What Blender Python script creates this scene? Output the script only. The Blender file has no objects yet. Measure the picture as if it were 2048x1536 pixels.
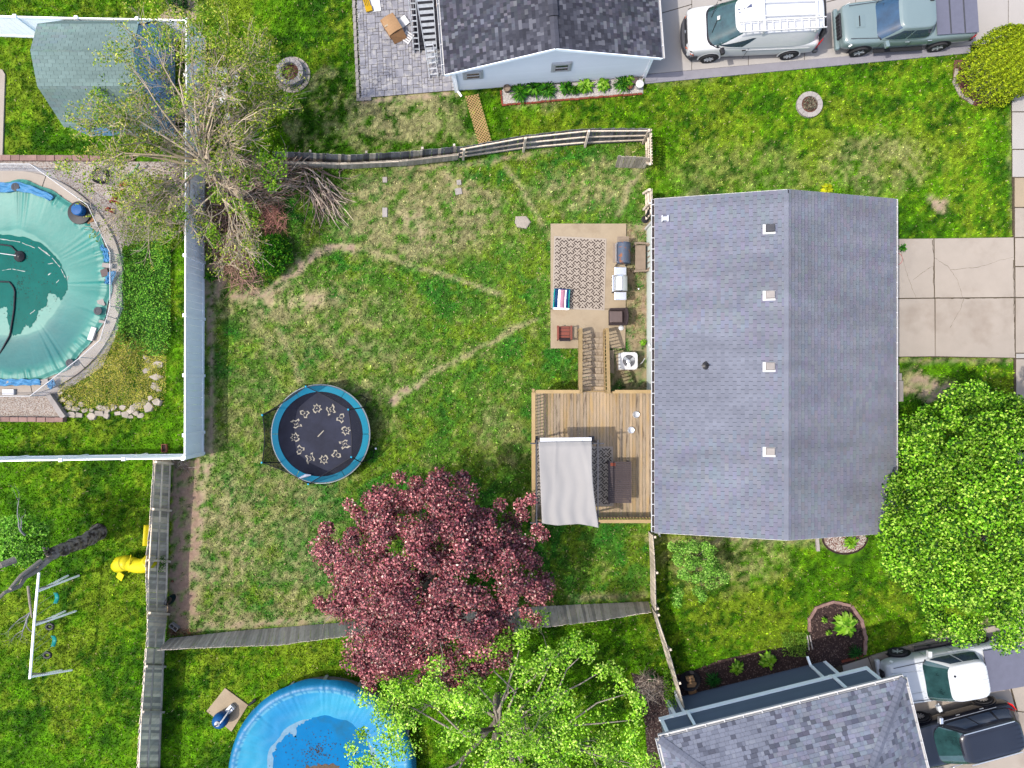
import bpy, math, random
import numpy as np
from mathutils import Vector, Matrix
R = math.radians
random.seed(7); rng = np.random.default_rng(7)
scene = bpy.context.scene
col = scene.collection
# ------------------------------------------------------------ camera, sky, sun, exposure
H = 31.0          # camera height above the lawn, metres
F = 1395.0        # focal length in pixels of a 2048 px wide frame
cam_d = bpy.data.cameras.new('camera'); cam = bpy.data.objects.new('camera', cam_d); col.objects.link(cam)
cam.location = (0, 0, H); cam_d.sensor_width = 36; cam_d.lens = 36 * F / 2048; cam_d.clip_end = 2000
scene.camera = cam
LX, LY = 0.57, 0.13        # shadow offset per metre of height
sun_vec = Vector((-LX, -LY, 1)).normalized()
w = bpy.data.worlds.new("World"); scene.world = w; w.use_nodes = True
nt = w.node_tree; nt.nodes.clear()
sky = nt.nodes.new('ShaderNodeTexSky'); sky.sky_type = 'NISHITA'; sky.sun_disc = False
sky.dust_density = 3.0; sky.ozone_density = .6; sky.sun_elevation = math.asin(sun_vec.z); sky.sun_rotation = math.atan2(sun_vec.x, sun_vec.y)
bg = nt.nodes.new('ShaderNodeBackground'); bg.inputs[1].default_value = 0.15
wo = nt.nodes.new('ShaderNodeOutputWorld'); nt.links.new(sky.outputs[0], bg.inputs[0]); nt.links.new(bg.outputs[0], wo.inputs[0])
sd = bpy.data.lights.new('sun', 'SUN'); sd.energy = 2.0; sd.angle = R(0.6); sd.color = (1, .935, .84)
sun = bpy.data.objects.new('sun', sd); col.objects.link(sun); sun.location = (-20, -5, 40)
sun.rotation_euler = (-sun_vec).to_track_quat('-Z', 'Y').to_euler()
vs = scene.view_settings; vs.view_transform = 'Standard'; vs.look = 'None'; vs.exposure = 1.6; vs.gamma = 1; vs.use_curve_mapping = False
scene.render.engine = 'CYCLES'; scene.cycles.max_bounces = 6; scene.cycles.transparent_max_bounces = 12

# ------------------------------------------------------------ helpers
EXPO = 3.65
def lin(c):
    c = np.asarray(c, float) / 255
    return np.where(c <= .04045, c / 12.92, ((c + .055) / 1.055) ** 2.4)
def S(r, g, b, k=1.0):                       # lit photo colour -> surface colour
    return tuple(np.clip(lin((r, g, b)) / EXPO * k, .002, .85))
def P(px, py, z=0.0):
    s = (H - z) / F
    return Vector(((px - 1024) * s, (768 - py) * s, z))
def link(o, parent=None):
    col.objects.link(o)
    if parent is not None: o.parent = parent
    return o
def T(name, label, cat, loc=(0, 0, 0), rz=0, group=None):
    o = bpy.data.objects.new(name, None); col.objects.link(o); o.empty_display_size = .2
    o.location = loc; o.rotation_euler = (0, 0, rz); o['label'] = label; o['category'] = cat
    if group: o['group'] = group
    return o
def tag(o, label=None, cat=None, group=None, kind=None):
    if label: o['label'] = label
    if cat: o['category'] = cat
    if group: o['group'] = group
    if kind: o['kind'] = kind
    return o
def rootof(o):
    while o.parent is not None: o = o.parent
    return o
def copy_tree(o, parent=None):
    kids = [c for c in KIDS.get(o.name, [])]
    c = o.copy(); col.objects.link(c)
    if parent is not None: c.parent = parent; KIDS.setdefault(parent.name, []).append(c)
    for k in kids: copy_tree(k, c)
    return c
KIDS = {}

def mat(name, c=(.5, .5, .5), rough=.75, var=.12, scale=3.0, bump=.0, bscale=40, metal=0, rnd=0, attr=False,
        stretch=(1, 1, 1), spec=.12, alpha=1.0, coat=0, c2=None, c2scale=1.5, c2lo=.5, c2hi=.6, trans=0):
    m = bpy.data.materials.new(name); m.use_nodes = True; n = m.node_tree.nodes; l = m.node_tree.links
    b = n['Principled BSDF']; b.inputs['Roughness'].default_value = rough; b.inputs['Metallic'].default_value = metal
    b.inputs['Specular IOR Level'].default_value = spec
    if coat: b.inputs['Coat Weight'].default_value = coat; b.inputs['Coat Roughness'].default_value = .06
    geo = n.new('ShaderNodeNewGeometry')
    mp = n.new('ShaderNodeMapping'); mp.inputs['Scale'].default_value = stretch; l.new(geo.outputs['Position'], mp.inputs[0])
    def noise(sc, det=4):
        t = n.new('ShaderNodeTexNoise'); t.inputs['Scale'].default_value = sc; t.inputs['Detail'].default_value = det
        t.inputs['Roughness'].default_value = .62; l.new(mp.outputs[0], t.inputs['Vector']); return t.outputs['Fac']
    if attr:
        a = n.new('ShaderNodeAttribute'); a.attribute_name = 'Col'; cs = a.outputs['Color']
    else:
        r = n.new('ShaderNodeRGB'); r.outputs[0].default_value = (*c, 1); cs = r.outputs[0]
    if c2 is not None:
        mr = n.new('ShaderNodeMapRange'); l.new(noise(c2scale, 5), mr.inputs[0]); mr.inputs[1].default_value = c2lo; mr.inputs[2].default_value = c2hi
        mx = n.new('ShaderNodeMix'); mx.data_type = 'RGBA'; l.new(mr.outputs[0], mx.inputs[0]); l.new(cs, mx.inputs[6]); mx.inputs[7].default_value = (*c2, 1); cs = mx.outputs[2]
    if var or rnd:
        mr = n.new('ShaderNodeMapRange'); mr.inputs[1].default_value = .28; mr.inputs[2].default_value = .72
        mr.inputs[3].default_value = 1 - var; mr.inputs[4].default_value = 1 + var; l.new(noise(scale, 6), mr.inputs[0]); v = mr.outputs[0]
        if rnd:
            oi = n.new('ShaderNodeObjectInfo'); m2 = n.new('ShaderNodeMapRange'); m2.inputs[3].default_value = 1 - rnd; m2.inputs[4].default_value = 1 + rnd
            l.new(oi.outputs['Random'], m2.inputs[0]); mm = n.new('ShaderNodeMath'); mm.operation = 'MULTIPLY'; l.new(v, mm.inputs[0]); l.new(m2.outputs[0], mm.inputs[1]); v = mm.outputs[0]
        hs = n.new('ShaderNodeHueSaturation'); l.new(v, hs.inputs['Value']); l.new(cs, hs.inputs['Color']); cs = hs.outputs[0]
    l.new(cs, b.inputs['Base Color'])
    if bump:
        bm = n.new('ShaderNodeBump'); bm.inputs['Strength'].default_value = bump; bm.inputs['Distance'].default_value = .02
        l.new(noise(bscale, 3), bm.inputs['Height']); l.new(bm.outputs[0], b.inputs['Normal'])
    if alpha < 1: b.inputs['Alpha'].default_value = alpha
    if trans:
        tr = n.new('ShaderNodeBsdfTranslucent'); l.new(cs, tr.inputs[0]); ms = n.new('ShaderNodeMixShader'); ms.inputs[0].default_value = trans
        out = [q for q in n if q.type == 'OUTPUT_MATERIAL'][0]; l.new(b.outputs[0], ms.inputs[1]); l.new(tr.outputs[0], ms.inputs[2]); l.new(ms.outputs[0], out.inputs[0])
    return m

class MB:
    def __init__(s): s.v = []; s.f = []; s.c = []; s.cc = None; s.mi = []; s.m = 0
    def add(s, vs, fs, M=None):
        k = len(s.v)
        s.v += [tuple(M @ Vector(p)) for p in vs] if M is not None else [tuple(p) for p in vs]
        for f in fs: s.f.append(tuple(i + k for i in f)); s.c.append(s.cc); s.mi.append(s.m)
        return s
    def box(s, c, d, rz=0, M=None, taper=1.0):
        x, y, z = d[0] / 2, d[1] / 2, d[2] / 2; t = taper
        A = Matrix.Translation(c) @ Matrix.Rotation(rz, 4, 'Z')
        if M is not None: A = Matrix.Translation(c) @ M
        return s.add([(-x, -y, -z), (x, -y, -z), (x, y, -z), (-x, y, -z), (-x * t, -y * t, z), (x * t, -y * t, z), (x * t, y * t, z), (-x * t, y * t, z)],
                     [(0, 3, 2, 1), (4, 5, 6, 7), (0, 1, 5, 4), (1, 2, 6, 5), (2, 3, 7, 6), (3, 0, 4, 7)], A)
    def bar(s, p, q, w, h, up=(0, 0, 1)):
        p = Vector(p); q = Vector(q); d = q - p; L = d.length
        if L < 1e-6: return s
        x = d / L; y = Vector(up).cross(x)
        if y.length < 1e-4: y = Vector((0, 1, 0)).cross(x)
        y.normalize(); z = x.cross(y)
        M = Matrix((x, y, z)).transposed().to_4x4()
        return s.box((p + q) / 2, (L, w, h), M=M)
    def tube(s, pts, rad, n=6, cap=True):
        pts = [Vector(p) for p in pts]; k = len(pts)
        if not hasattr(rad, '__len__'): rad = [rad] * k
        V = []; prev = None
        for i, p in enumerate(pts):
            t = (pts[min(i + 1, k - 1)] - pts[max(i - 1, 0)]).normalized()
            if prev is None:
                a = t.cross(Vector((0, 0, 1)))
                if a.length < .05: a = t.cross(Vector((1, 0, 0)))
            else: a = prev - t * prev.dot(t)
            if a.length < 1e-6: a = Vector((1, 0, 0))
            a.normalize(); prev = a; b = t.cross(a)
            for j in range(n):
                g = 2 * math.pi * j / n; V.append(p + (a * math.cos(g) + b * math.sin(g)) * rad[i])
        Fc = [(i * n + j, i * n + (j + 1) % n, (i + 1) * n + (j + 1) % n, (i + 1) * n + j) for i in range(k - 1) for j in range(n)]
        if cap: Fc += [tuple(range(n - 1, -1, -1)), tuple((k - 1) * n + j for j in range(n))]
        return s.add(V, Fc)
    def prism(s, poly, z0, z1):
        n = len(poly)
        a = sum(poly[i][0] * poly[(i + 1) % n][1] - poly[(i + 1) % n][0] * poly[i][1] for i in range(n))
        if a < 0: poly = poly[::-1]
        V = [(p[0], p[1], z0) for p in poly] + [(p[0], p[1], z1) for p in poly]
        return s.add(V, [tuple(range(n - 1, -1, -1)), tuple(range(n, 2 * n))] + [(i, (i + 1) % n, n + (i + 1) % n, n + i) for i in range(n)])
    def lathe(s, prof, c=(0, 0, 0), n=20, M=None):
        V = []; k = len(prof)
        for r, z in prof:
            for j in range(n):
                g = 2 * math.pi * j / n; V.append((r * math.cos(g), r * math.sin(g), z))
        Fc = [(i * n + j, i * n + (j + 1) % n, (i + 1) * n + (j + 1) % n, (i + 1) * n + j) for i in range(k - 1) for j in range(n)]
        Fc += [tuple(range(n - 1, -1, -1)), tuple((k - 1) * n + j for j in range(n))]
        A = Matrix.Translation(c)
        if M is not None: A = A @ M
        return s.add(V, Fc, A)
    def grid(s, fn, nu, nv, closed=False):
        V = [fn(i / nu, j / nv) for i in range(nu + 1) for j in range(nv + 1)]
        m = nv + 1
        return s.add(V, [(i * m + j, (i + 1) * m + j, (i + 1) * m + j + 1, i * m + j + 1) for i in range(nu) for j in range(nv)])
    def mesh(s, name, mats, off=None, smooth=False):
        me = bpy.data.meshes.new(name)
        V = s.v
        if off is not None: V = [(p[0] - off[0], p[1] - off[1], p[2] - off[2]) for p in V]
        me.from_pydata(V, [], s.f)
        mats = mats if isinstance(mats, (list, tuple)) else [mats]
        for m_ in mats: me.materials.append(m_)
        if len(mats) > 1: me.polygons.foreach_set('material_index', s.mi)
        if any(c is not None for c in s.c):
            at = me.color_attributes.new('Col', 'FLOAT_COLOR', 'CORNER')
            arr = np.empty((len(me.loops), 4), np.float32); k = 0
            for f, c in zip(s.f, s.c):
                arr[k:k + len(f)] = (*(c if c is not None else (.5, .5, .5)), 1); k += len(f)
            at.data.foreach_set('color', arr.ravel())
        if smooth: me.polygons.foreach_set('use_smooth', [True] * len(me.polygons))
        me.update(); return me
    def obj(s, name, mats, parent=None, world=False, smooth=False, bevel=0, sub=0, label=None, kind=None, seg=2):
        off = None
        if parent is not None and world: off = rootof(parent).location
        o = bpy.data.objects.new(name, s.mesh(name, mats, off, smooth)); link(o, parent)
        if parent is not None: KIDS.setdefault(parent.name, []).append(o)
        if bevel:
            b = o.modifiers.new('bevel', 'BEVEL'); b.width = bevel; b.segments = seg; b.limit_method = 'ANGLE'; b.angle_limit = R(40)
        if sub: q = o.modifiers.new('sub', 'SUBSURF'); q.levels = sub; q.render_levels = sub
        tag(o, label=label, kind=kind); return o
def wtop(mb, name, mats, label, cat, group=None, **k):       # a thing that is one mesh, origin at its base
    n = len(mb.v); cx = sum(p[0] for p in mb.v) / n; cy = sum(p[1] for p in mb.v) / n; cz = min(p[2] for p in mb.v)
    me = mb.mesh(name, mats, (cx, cy, cz), k.get('smooth', False)); o = bpy.data.objects.new(name, me); link(o); o.location = (cx, cy, cz)
    if k.get('bevel'):
        b = o.modifiers.new('bevel', 'BEVEL'); b.width = k['bevel']; b.segments = 2; b.limit_method = 'ANGLE'; b.angle_limit = R(40)
    return tag(o, label, cat, group, k.get('kind'))
def piece(name, me, parent, M, kind=None):                   # piece sharing mesh data; M = world matrix
    o = bpy.data.objects.new(name, me); link(o, parent)
    o.matrix_local = Matrix.Translation(-Vector(rootof(parent).location)) @ M if parent is not None and rootof(parent).rotation_euler.z == 0 else M
    if parent is not None: KIDS.setdefault(parent.name, []).append(o)
    return o
def leafmesh(name, pos, nrm, size, colr, m, parent=None, off=None, aspect=.6, kind=None, fold=.25):
    """folded leaf quads: pos (N,3), nrm (N,3), size (N,), colr (N,3)"""
    N = len(pos); nrm = nrm / np.linalg.norm(nrm, axis=1, keepdims=True)
    t = rng.normal(size=(N, 3)); a = np.cross(nrm, t); a /= np.linalg.norm(a, axis=1, keepdims=True); b = np.cross(nrm, a)
    sz = size[:, None]
    V = np.empty((N, 4, 3), np.float32)
    V[:, 0] = pos - a * sz * .5; V[:, 2] = pos + a * sz * .5 - nrm * sz * .15
    V[:, 1] = pos + b * sz * .5 * aspect + nrm * sz * fold; V[:, 3] = pos - b * sz * .5 * aspect + nrm * sz * fold * .3
    if off is not None: V -= np.array(off, np.float32)
    me = bpy.data.meshes.new(name); me.vertices.add(4 * N); me.vertices.foreach_set('co', V.ravel())
    i = np.arange(N, dtype=np.int32)[:, None] * 4
    tri = np.concatenate([i + 0, i + 1, i + 2, i + 0, i + 2, i + 3], 1).reshape(-1)
    me.loops.add(6 * N); me.loops.foreach_set('vertex_index', tri)
    me.polygons.add(2 * N); me.polygons.foreach_set('loop_start', np.arange(2 * N, dtype=np.int32) * 3)
    me.update(calc_edges=True)
    at = me.color_attributes.new('Col', 'FLOAT_COLOR', 'POINT')
    cc = np.ones((N, 4, 4), np.float32); cc[:, :, :3] = colr[:, None, :]; at.data.foreach_set('color', cc.ravel())
    me.materials.append(m); o = bpy.data.objects.new(name, me); link(o, parent)
    if kind: o['kind'] = kind
    return o
def inpoly(x, y, poly):
    r = np.zeros(x.shape, bool); n = len(poly)
    for i in range(n):
        x0, y0 = poly[i]; x1, y1 = poly[(i + 1) % n]
        if y0 == y1: continue
        r ^= ((y0 > y) != (y1 > y)) & (x < (x1 - x0) * (y - y0) / (y1 - y0) + x0)
    return r
def distline(x, y, pts):
    d = np.full(x.shape, 1e9)
    for (x0, y0), (x1, y1) in zip(pts[:-1], pts[1:]):
        dx, dy = x1 - x0, y1 - y0; t = np.clip(((x - x0) * dx + (y - y0) * dy) / (dx * dx + dy * dy + 1e-9), 0, 1)
        d = np.minimum(d, np.hypot(x - x0 - t * dx, y - y0 - t * dy))
    return d
def interp(pts, t):                                          # polyline position at fraction t of length
    pts = [Vector(p) for p in pts]; L = [0]
    for a, b in zip(pts[:-1], pts[1:]): L.append(L[-1] + (b - a).length)
    s = t * L[-1]
    for i in range(len(pts) - 1):
        if s <= L[i + 1] + 1e-9: k = (s - L[i]) / max(L[i + 1] - L[i], 1e-9); return pts[i].lerp(pts[i + 1], k)
    return pts[-1]
def plen(pts): return sum((Vector(b) - Vector(a)).length for a, b in zip(pts[:-1], pts[1:]))

# ------------------------------------------------------------ noise rasters over the plot (world metres)
RX0, RX1, RY0, RY1, RS = -27.0, 27.0, -21.0, 21.0, 0.03
NX, NY = int((RX1 - RX0) / RS), int((RY1 - RY0) / RS)
def noise_r(cell, seed):
    g = np.random.default_rng(seed); gx, gy = int((RX1 - RX0) / cell) + 3, int((RY1 - RY0) / cell) + 3
    G = g.random((gy, gx)).astype(np.float32)
    xs = np.arange(NX) * RS / cell; ys = np.arange(NY) * RS / cell
    ix = xs.astype(int); iy = ys.astype(int); fx = xs - ix; fy = ys - iy; fx = fx * fx * (3 - 2 * fx); fy = (fy * fy * (3 - 2 * fy))[:, None]
    A = G[iy][:, ix] * (1 - fx) + G[iy][:, ix + 1] * fx; B = G[iy + 1][:, ix] * (1 - fx) + G[iy + 1][:, ix + 1] * fx
    return A * (1 - fy) + B * fy
def fbm(cell, seed, octs=3):
    a = 0; k = 1; t = 0
    for i in range(octs): a = a + noise_r(cell / 2 ** i, seed + i) * k; t += k; k *= .6
    return a / t
GX, GY = np.meshgrid(RX0 + np.arange(NX) * RS, RY0 + np.arange(NY) * RS)
GPX, GPY = GX * F / H + 1024, 768 - GY * F / H              # the same points as ground pixels of the survey
def samp(A, x, y):
    return A[np.clip(((y - RY0) / RS).astype(int), 0, NY - 1), np.clip(((x - RX0) / RS).astype(int), 0, NX - 1)]
# ------------------------------------------------------------ materials
M = {}
def mk(n, *a, **k): M[n] = mat(n, *a, **k); return M[n]
mk('soil', S(150, 125, 105), .95, .25, 6, .6, 50, attr=True)
mk('blade', rough=.7, var=.0, attr=True, spec=.04, trans=.3)
mk('concrete', S(226, 213, 198), .85, .06, 1.2, .15, 60, rnd=.03, c2=S(200, 184, 168), c2scale=.5, c2lo=.52, c2hi=.75)
mk('new_concrete', S(232, 226, 220), .85, .05, .8, .1, 60, rnd=.02)
mk('tan_concrete', S(222, 202, 172), .85, .08, 1.5, .15, 50, c2=S(200, 178, 150), c2scale=.9, c2lo=.5, c2hi=.7)
mk('band', S(188, 186, 196), .85, .08, 3, .1)
mk('crack', S(110, 98, 80), .95, .3, 8)
mk('white_vinyl', (.82, .82, .83), .45, .03, 2)
mk('pale_gutter', (.36, .36, .37), .5, .05, 2)
mk('pale_vinyl', (.80, .81, .83), .5, .03, 2)
mk('white_paint', (.35, .35, .35), .5, .04, 2)
mk('old_wood_black', (.085,.085,.09), .9, .2, 2.2, .3, 30, rnd=.4, stretch=(3, 3, 1))
mk('old_wood', (.40,.345,.28), .9, .2, 2.2, .3, 30, rnd=.26, stretch=(3, 3, 1))
mk('old_wood_dark', (.29,.255,.21), .9, .2, 2.2, .3, 30, rnd=.24, stretch=(3, 3, 1))
mk('old_wood_tan', (.62,.51,.375), .9, .2, 2.2, .3, 30, rnd=.24, stretch=(3, 3, 1))
mk('deck_wood', S(226, 200, 166), .8, .16, 2.0, .2, 60, rnd=.12, stretch=(5, .8, 5), c2=S(222, 188, 134), c2scale=1.0, c2lo=.5, c2hi=.68)
mk('deck_weathered', S(212, 192, 166), .8, .2, 2.6, .2, 60, rnd=.1, stretch=(5, .8, 5), c2=S(118, 96, 80), c2scale=1.6, c2lo=.52, c2hi=.7)
mk('fresh_wood', S(228, 196, 142), .7, .12, 3, .1, 60, rnd=.08)
mk('lattice_wood', S(228, 190, 130), .7, .1, 3, rnd=.12)
mk('roof_tab', rough=.95, var=.2, scale=.7, stretch=(.4, 1.7, 1), bump=.25, bscale=150, attr=True, rnd=.02, spec=.15)
mk('roof_under', S(66, 68, 82), .95, .1, 3, spec=.1)
mk('siding_white', (.66, .68, .70), .55, .03, 1, rnd=.02)
mk('siding_sage', (.33, .365, .34), .6, .04, 1)
mk('siding_blue', (.085, .11, .15), .6, .05, 1, rnd=.04)
mk('siding_shed', (.22, .38, .56), .6, .08, 2, rnd=.06)
mk('trim_blue', (.72, .78, .82), .5, .03, 2)
mk('glass', (.02, .03, .05), .06, 0, spec=.8)
mk('dark', (.012, .012, .016), .5, .1, 8)
mk('dark_grey', (.035, .036, .042), .6, .15, 6)
mk('black_plastic', (.016, .016, .018), .35, .1, 8)
mk('steel', (.55, .57, .6), .3, .06, 4, metal=.8)
mk('alu', (.27, .28, .29), .45, .2, 6, metal=.3)
mk('galv', (.42, .43, .45), .5, .12, 10, metal=.3)
mk('van_white', (.37, .375, .38), .3, .02, 2, coat=.5)
mk('truck_grey', (.10, .135, .14), .28, .02, 2, coat=.8)
mk('truck_white', (.34, .355, .37), .3, .02, 2, coat=.6)
mk('suv_black', (.008, .009, .014), .2, .1, 2, coat=.35, spec=.4)
mk('tyre', (.02, .02, .022), .85, .15, 20)
mk('tonneau', (.075, .078, .105), .75, .08, 4, bump=.1)
mk('screen_glass', (.006, .028, .06), .06, .4, 2.5, spec=.6)
mk('screen_green', (.012, .035, .036), .06, .5, 2.5, spec=.7)
mk('amber', (.6, .12, .03), .2, 0); mk('red_lens', (.5, .01, .01), .2, 0); mk('lamp_glass', (.6, .62, .64), .1, .1, 9)
mk('rust_wire', S(150, 75, 55), .8, .3, 5, rnd=.2)
mk('brick_pink', S(196, 160, 150), .9, .15, 4, .3, rnd=.14)
mk('brick_red', S(178, 96, 76), .9, .15, 5, .3, rnd=.15)
mk('block_grey', S(206, 198, 192), .9, .12, 5, .3, rnd=.08)
mk('boulder', S(244, 232, 220), .9, .15, 3, .6, 15)
mk('rock', S(226, 214, 198), .9, .18, 3, .6, 15, rnd=.1)
mk('gravel_white', S(238, 232, 224), .9, .1, 3, rnd=.2, attr=True)
mk('mulch', S(84, 66, 64), .95, .3, 14, .8, 40)
mk('mulch_red', S(150, 105, 95), .95, .35, 22, .8, 40)
mk('bark', S(186, 174, 160, 1.3), .9, .25, 6, .5, 25, stretch=(1, 1, .3))
mk('bark_dark', S(168, 156, 146, 1.5), .9, .3, 8, .7, 25, c2=S(90, 78, 70), c2scale=5, c2lo=.45, c2hi=.6)
mk('twig', S(188, 172, 150), .9, .15, 6, attr=True)
mk('leaf', rough=.55, var=.0, attr=True, spec=.12, trans=.4)
mk('leaf_gloss', rough=.35, var=.0, attr=True, spec=.5, trans=.3)
mk('leaf_red', rough=.4, var=.0, attr=True, spec=.35, trans=.25)
mk('teal_cover', rough=.45, var=.1, scale=1.2, attr=True, spec=.25, bump=.3, bscale=5)
mk('blue_cover', rough=.45, var=.08, scale=1.5, attr=True, spec=.25, bump=.3, bscale=6)
mk('puddle_teal', S(0, 132, 122), .2, .1, 1.5, spec=.04, c2=S(6, 128, 118), c2scale=.8)
mk('puddle_blue', S(0, 148, 222), .2, .1, 1.2, spec=.04, c2=S(50, 130, 170), c2scale=.7, c2lo=.5, c2hi=.7)
mk('tarp_blue', S(96, 176, 236), .5, .15, 6, bump=.4, bscale=12)
mk('tramp_mat', (.012, .014, .026), .7, .35, 1.6, bump=.1)
mk('tramp_pad', S(0, 200, 245, 1.3), .45, .04, 2); mk('tramp_pad_edge', S(205, 215, 220), .5, .05, 2)
mk('net_dense', (.012, .012, .016), .9, 0, alpha=.78); mk('net', (.012, .012, .016), .9, 0, alpha=.48); mk('pool_net', (.6, .62, .66), .8, 0, alpha=.28)
mk('cream_print', S(225, 218, 200), .7, .05, 5)
mk('rug', rough=.95, var=.06, scale=2, attr=True)
mk('canopy', S(214, 211, 208), .85, .04, 1, bump=.1)
mk('wicker', S(84, 72, 74), .8, .25, 30, .5, 60); mk('cushion', S(140, 124, 122), .85, .08, 8, .2)
mk('table_slat', S(104, 92, 94), .6, .1, 3, rnd=.06); mk('red_metal', S(176, 100, 84), .5, .1, 5)
mk('bench_wood', S(196, 176, 156), .85, .12, 4, .2)
mk('grill_rust', S(112, 126, 150), .5, .1, 4, c2=S(190, 125, 90), c2scale=3.2, c2lo=.56, c2hi=.62)
mk('yellow', S(255, 238, 40, 1.3), .4, .04, 3); mk('tool_yellow', S(250, 200, 10), .5, .1, 4)
mk('teal_plastic', S(30, 175, 170), .4, .05, 4); mk('blue_plastic', S(40, 120, 200), .4, .1, 4); mk('aqua', S(40, 205, 200), .4, .03)
mk('pink', S(236, 170, 195), .7, .05); mk('navy', S(20, 80, 140), .6, .1); mk('cloth_white', (.7, .68, .74), .7, .04)
mk('cardboard', S(222, 178, 132), .8, .06, 4); mk('cardboard2', S(200, 152, 108), .8, .06, 4); mk('tape', S(240, 220, 190), .3, .02)
mk('stamped', S(186, 186, 196), .7, .16, 3.2, .3, 20, rnd=.09, c2=S(216, 214, 214), c2scale=4.5, c2lo=.5, c2hi=.6)
mk('planter_stone', S(222, 214, 208), .9, .1, 8, .2, rnd=.06)
mk('terracotta', S(170, 110, 90), .8, .1)
mk('green_disc', S(150, 190, 150), .6, .1)
mk('dgreen', S(20, 60, 62), .5, .1)

# ------------------------------------------------------------ where grass does not grow (ground pixels of the survey)
HARD = {
 'drive': [(1790, 477), (2028, 474), (2028, 716), (1790, 714)],
 'walk': [(2021, 178), (2100, 178), (2100, 1300), (2030, 1300)],
 'top_drive': [(1288, 168), (1400, 157), (1925, 106), (2200, 80), (2200, -200), (1288, -200)],
 'stamp': [(722, 198), (916, 180), (916, -200), (700, -200)],
 'top_house': [(914, 184), (1290, 150), (1290, -200), (914, -200)],
 'patio': [(1101, 448), (1252, 448), (1250, 697), (1101, 697)],
 'house': [(1293, 440), (1700, 440), (1700, 1010), (1293, 1010)],
 'pool': [(0, 318), (368, 318), (372, 430), (330, 480), (245, 490), (240, 660), (205, 735), (110, 790), (135, 843), (-200, 843), (-200, 318)],
 'sedge': [(-60, 138), (10, 140), (12, 152), (12, 318), (-60, 318)],
 'shed': [(140, 50), (363, 55), (363, 273), (140, 273)],
 'bed_low': [(1335, 1352), (1375, 1345), (1440, 1320), (1530, 1300), (1600, 1290), (1620, 1290), (1617, 1238), (1632, 1215), (1665, 1205), (1700, 1212), (1722, 1240), (1731, 1275), (1728, 1312), (1690, 1330), (1640, 1400), (1340, 1440)],
 'low_drive': [(1650, 1335), (1735, 1310), (1862, 1278), (1985, 1250), (2200, 1205), (2200, 1600), (1650, 1600)],
 'bed_top': [(1004, 178), (1286, 152), (1286, 187), (1004, 211)],
 'slab': [(452, 1374), (497, 1408), (462, 1463), (415, 1420)],
 'blackbed': [(1262, 1345), (1345, 1365), (1350, 1420), (1370, 1600), (1300, 1600), (1290, 1450)],
}
grassok = np.ones(GX.shape, bool)
for k, poly in HARD.items(): grassok &= ~inpoly(GPX, GPY, poly)
grassok &= ~(np.hypot(GPX - 583, GPY - 148) < 37) & ~(np.hypot(GPX - 1617, GPY - 211) < 24)
grassok &= ~(np.hypot(GPX - 1690, GPY - 1092) < 38) & ~(np.hypot(GPX - 1960, GPY - 165) < 50)
wob = (fbm(.5, 90, 3) - .5) * 26                             # ragged edge, in pixels
wobx = (fbm(1.2, 95, 3) - .5) * 60
def soft(d, r, e): return np.clip((r - d) / e + .5, 0, 1)
def blob(cx, cy, rx, ry, e=.5): return soft(np.hypot((GPX - cx + wobx) / rx, (GPY - cy + wob * 2) / ry), 1, e)
dirt = np.zeros(GX.shape, np.float32); dry = np.zeros(GX.shape, np.float32); lush = np.zeros(GX.shape, np.float32)
def dd(A, v, k=1.0): np.maximum(A, v * k, out=A)
fine = fbm(.22, 20, 3); mid = fbm(.9, 30, 3); big = fbm(3.5, 40, 3)
def line(pts, wd, e=8): return soft(distline(GPX + wob * .5, GPY + wob * .5, pts), wd, e)
for pts, wd, k in [
  ([(695, 494), (730, 500), (770, 513), (830, 535), (900, 553), (960, 575), (1005, 592)], 3, .8),
  ([(470, 592), (530, 585), (575, 560), (605, 525), (640, 504), (700, 495)], 10, 1.0),
  ([(780, 806), (828, 771)], 9, .95), ([(828, 771), (870, 745), (950, 700), (1020, 662), (1070, 640)], 4, .8),
  ([(1010, 335), (1040, 375), (1060, 410), (1085, 452)], 4, .7), ([(556, 660), (575, 700), (588, 730), (600, 770)], 3.5, .75),
  ([(425, 525), (422, 700), (420, 900)], 5, .95), ([(415, 800), (418, 920)], 9, .7), ([(1290, 325), (1262, 370), (1235, 430)], 6, .7),
  ([(790, 338), (900, 332), (1000, 322), (1100, 302)], 4, .8), ([(415, 912), (398, 960), (390, 1060), (382, 1130), (380, 1240)], 17, .75),
  ([(1290, 440), (1290, 700)], 9, .8), ([(350, 1262), (470, 1252), (670, 1236)], 8, .75),
  ([(890, 340), (905, 370), (930, 385)], 6, .6), ([(470, 590), (520, 600), (580, 605), (640, 600)], 12, .6),
  ([(1313, 170), (1420, 160)], 4, .3), ([(1795, 722), (2022, 722)], 4, .7), ([(2018, 200), (2024, 470)], 3, .5), ([(724, 203), (912, 188)], 5, .85),
  ([(1140, 1197), (1290, 1192)], 7, .6), ([(1300, 1080), (1650, 1085)], 10, .5), ([(1865, 1268), (1990, 1240)], 7, .8)]: dd(dirt, line(pts, wd), k)
trail = np.zeros(GX.shape, np.float32)
for pts in ([(695, 494), (730, 500), (770, 513), (830, 535), (900, 553), (960, 575), (1005, 592)], [(828, 771), (870, 745), (950, 700), (1020, 662), (1070, 640)], [(1010, 335), (1040, 375), (1060, 410), (1085, 452)], [(556, 660), (575, 700), (588, 730), (600, 770)], [(1255, 370), (1235, 430)], [(700, 470), (760, 400), (800, 350)], [(640, 505), (700, 495)]): dd(trail, soft(distline(GPX + wob * .25, GPY + wob * .25, pts), 3.2, 5) * np.clip(.35 + (fbm(.3, 640, 2) - .3) * 2.4, 0, 1))
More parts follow.
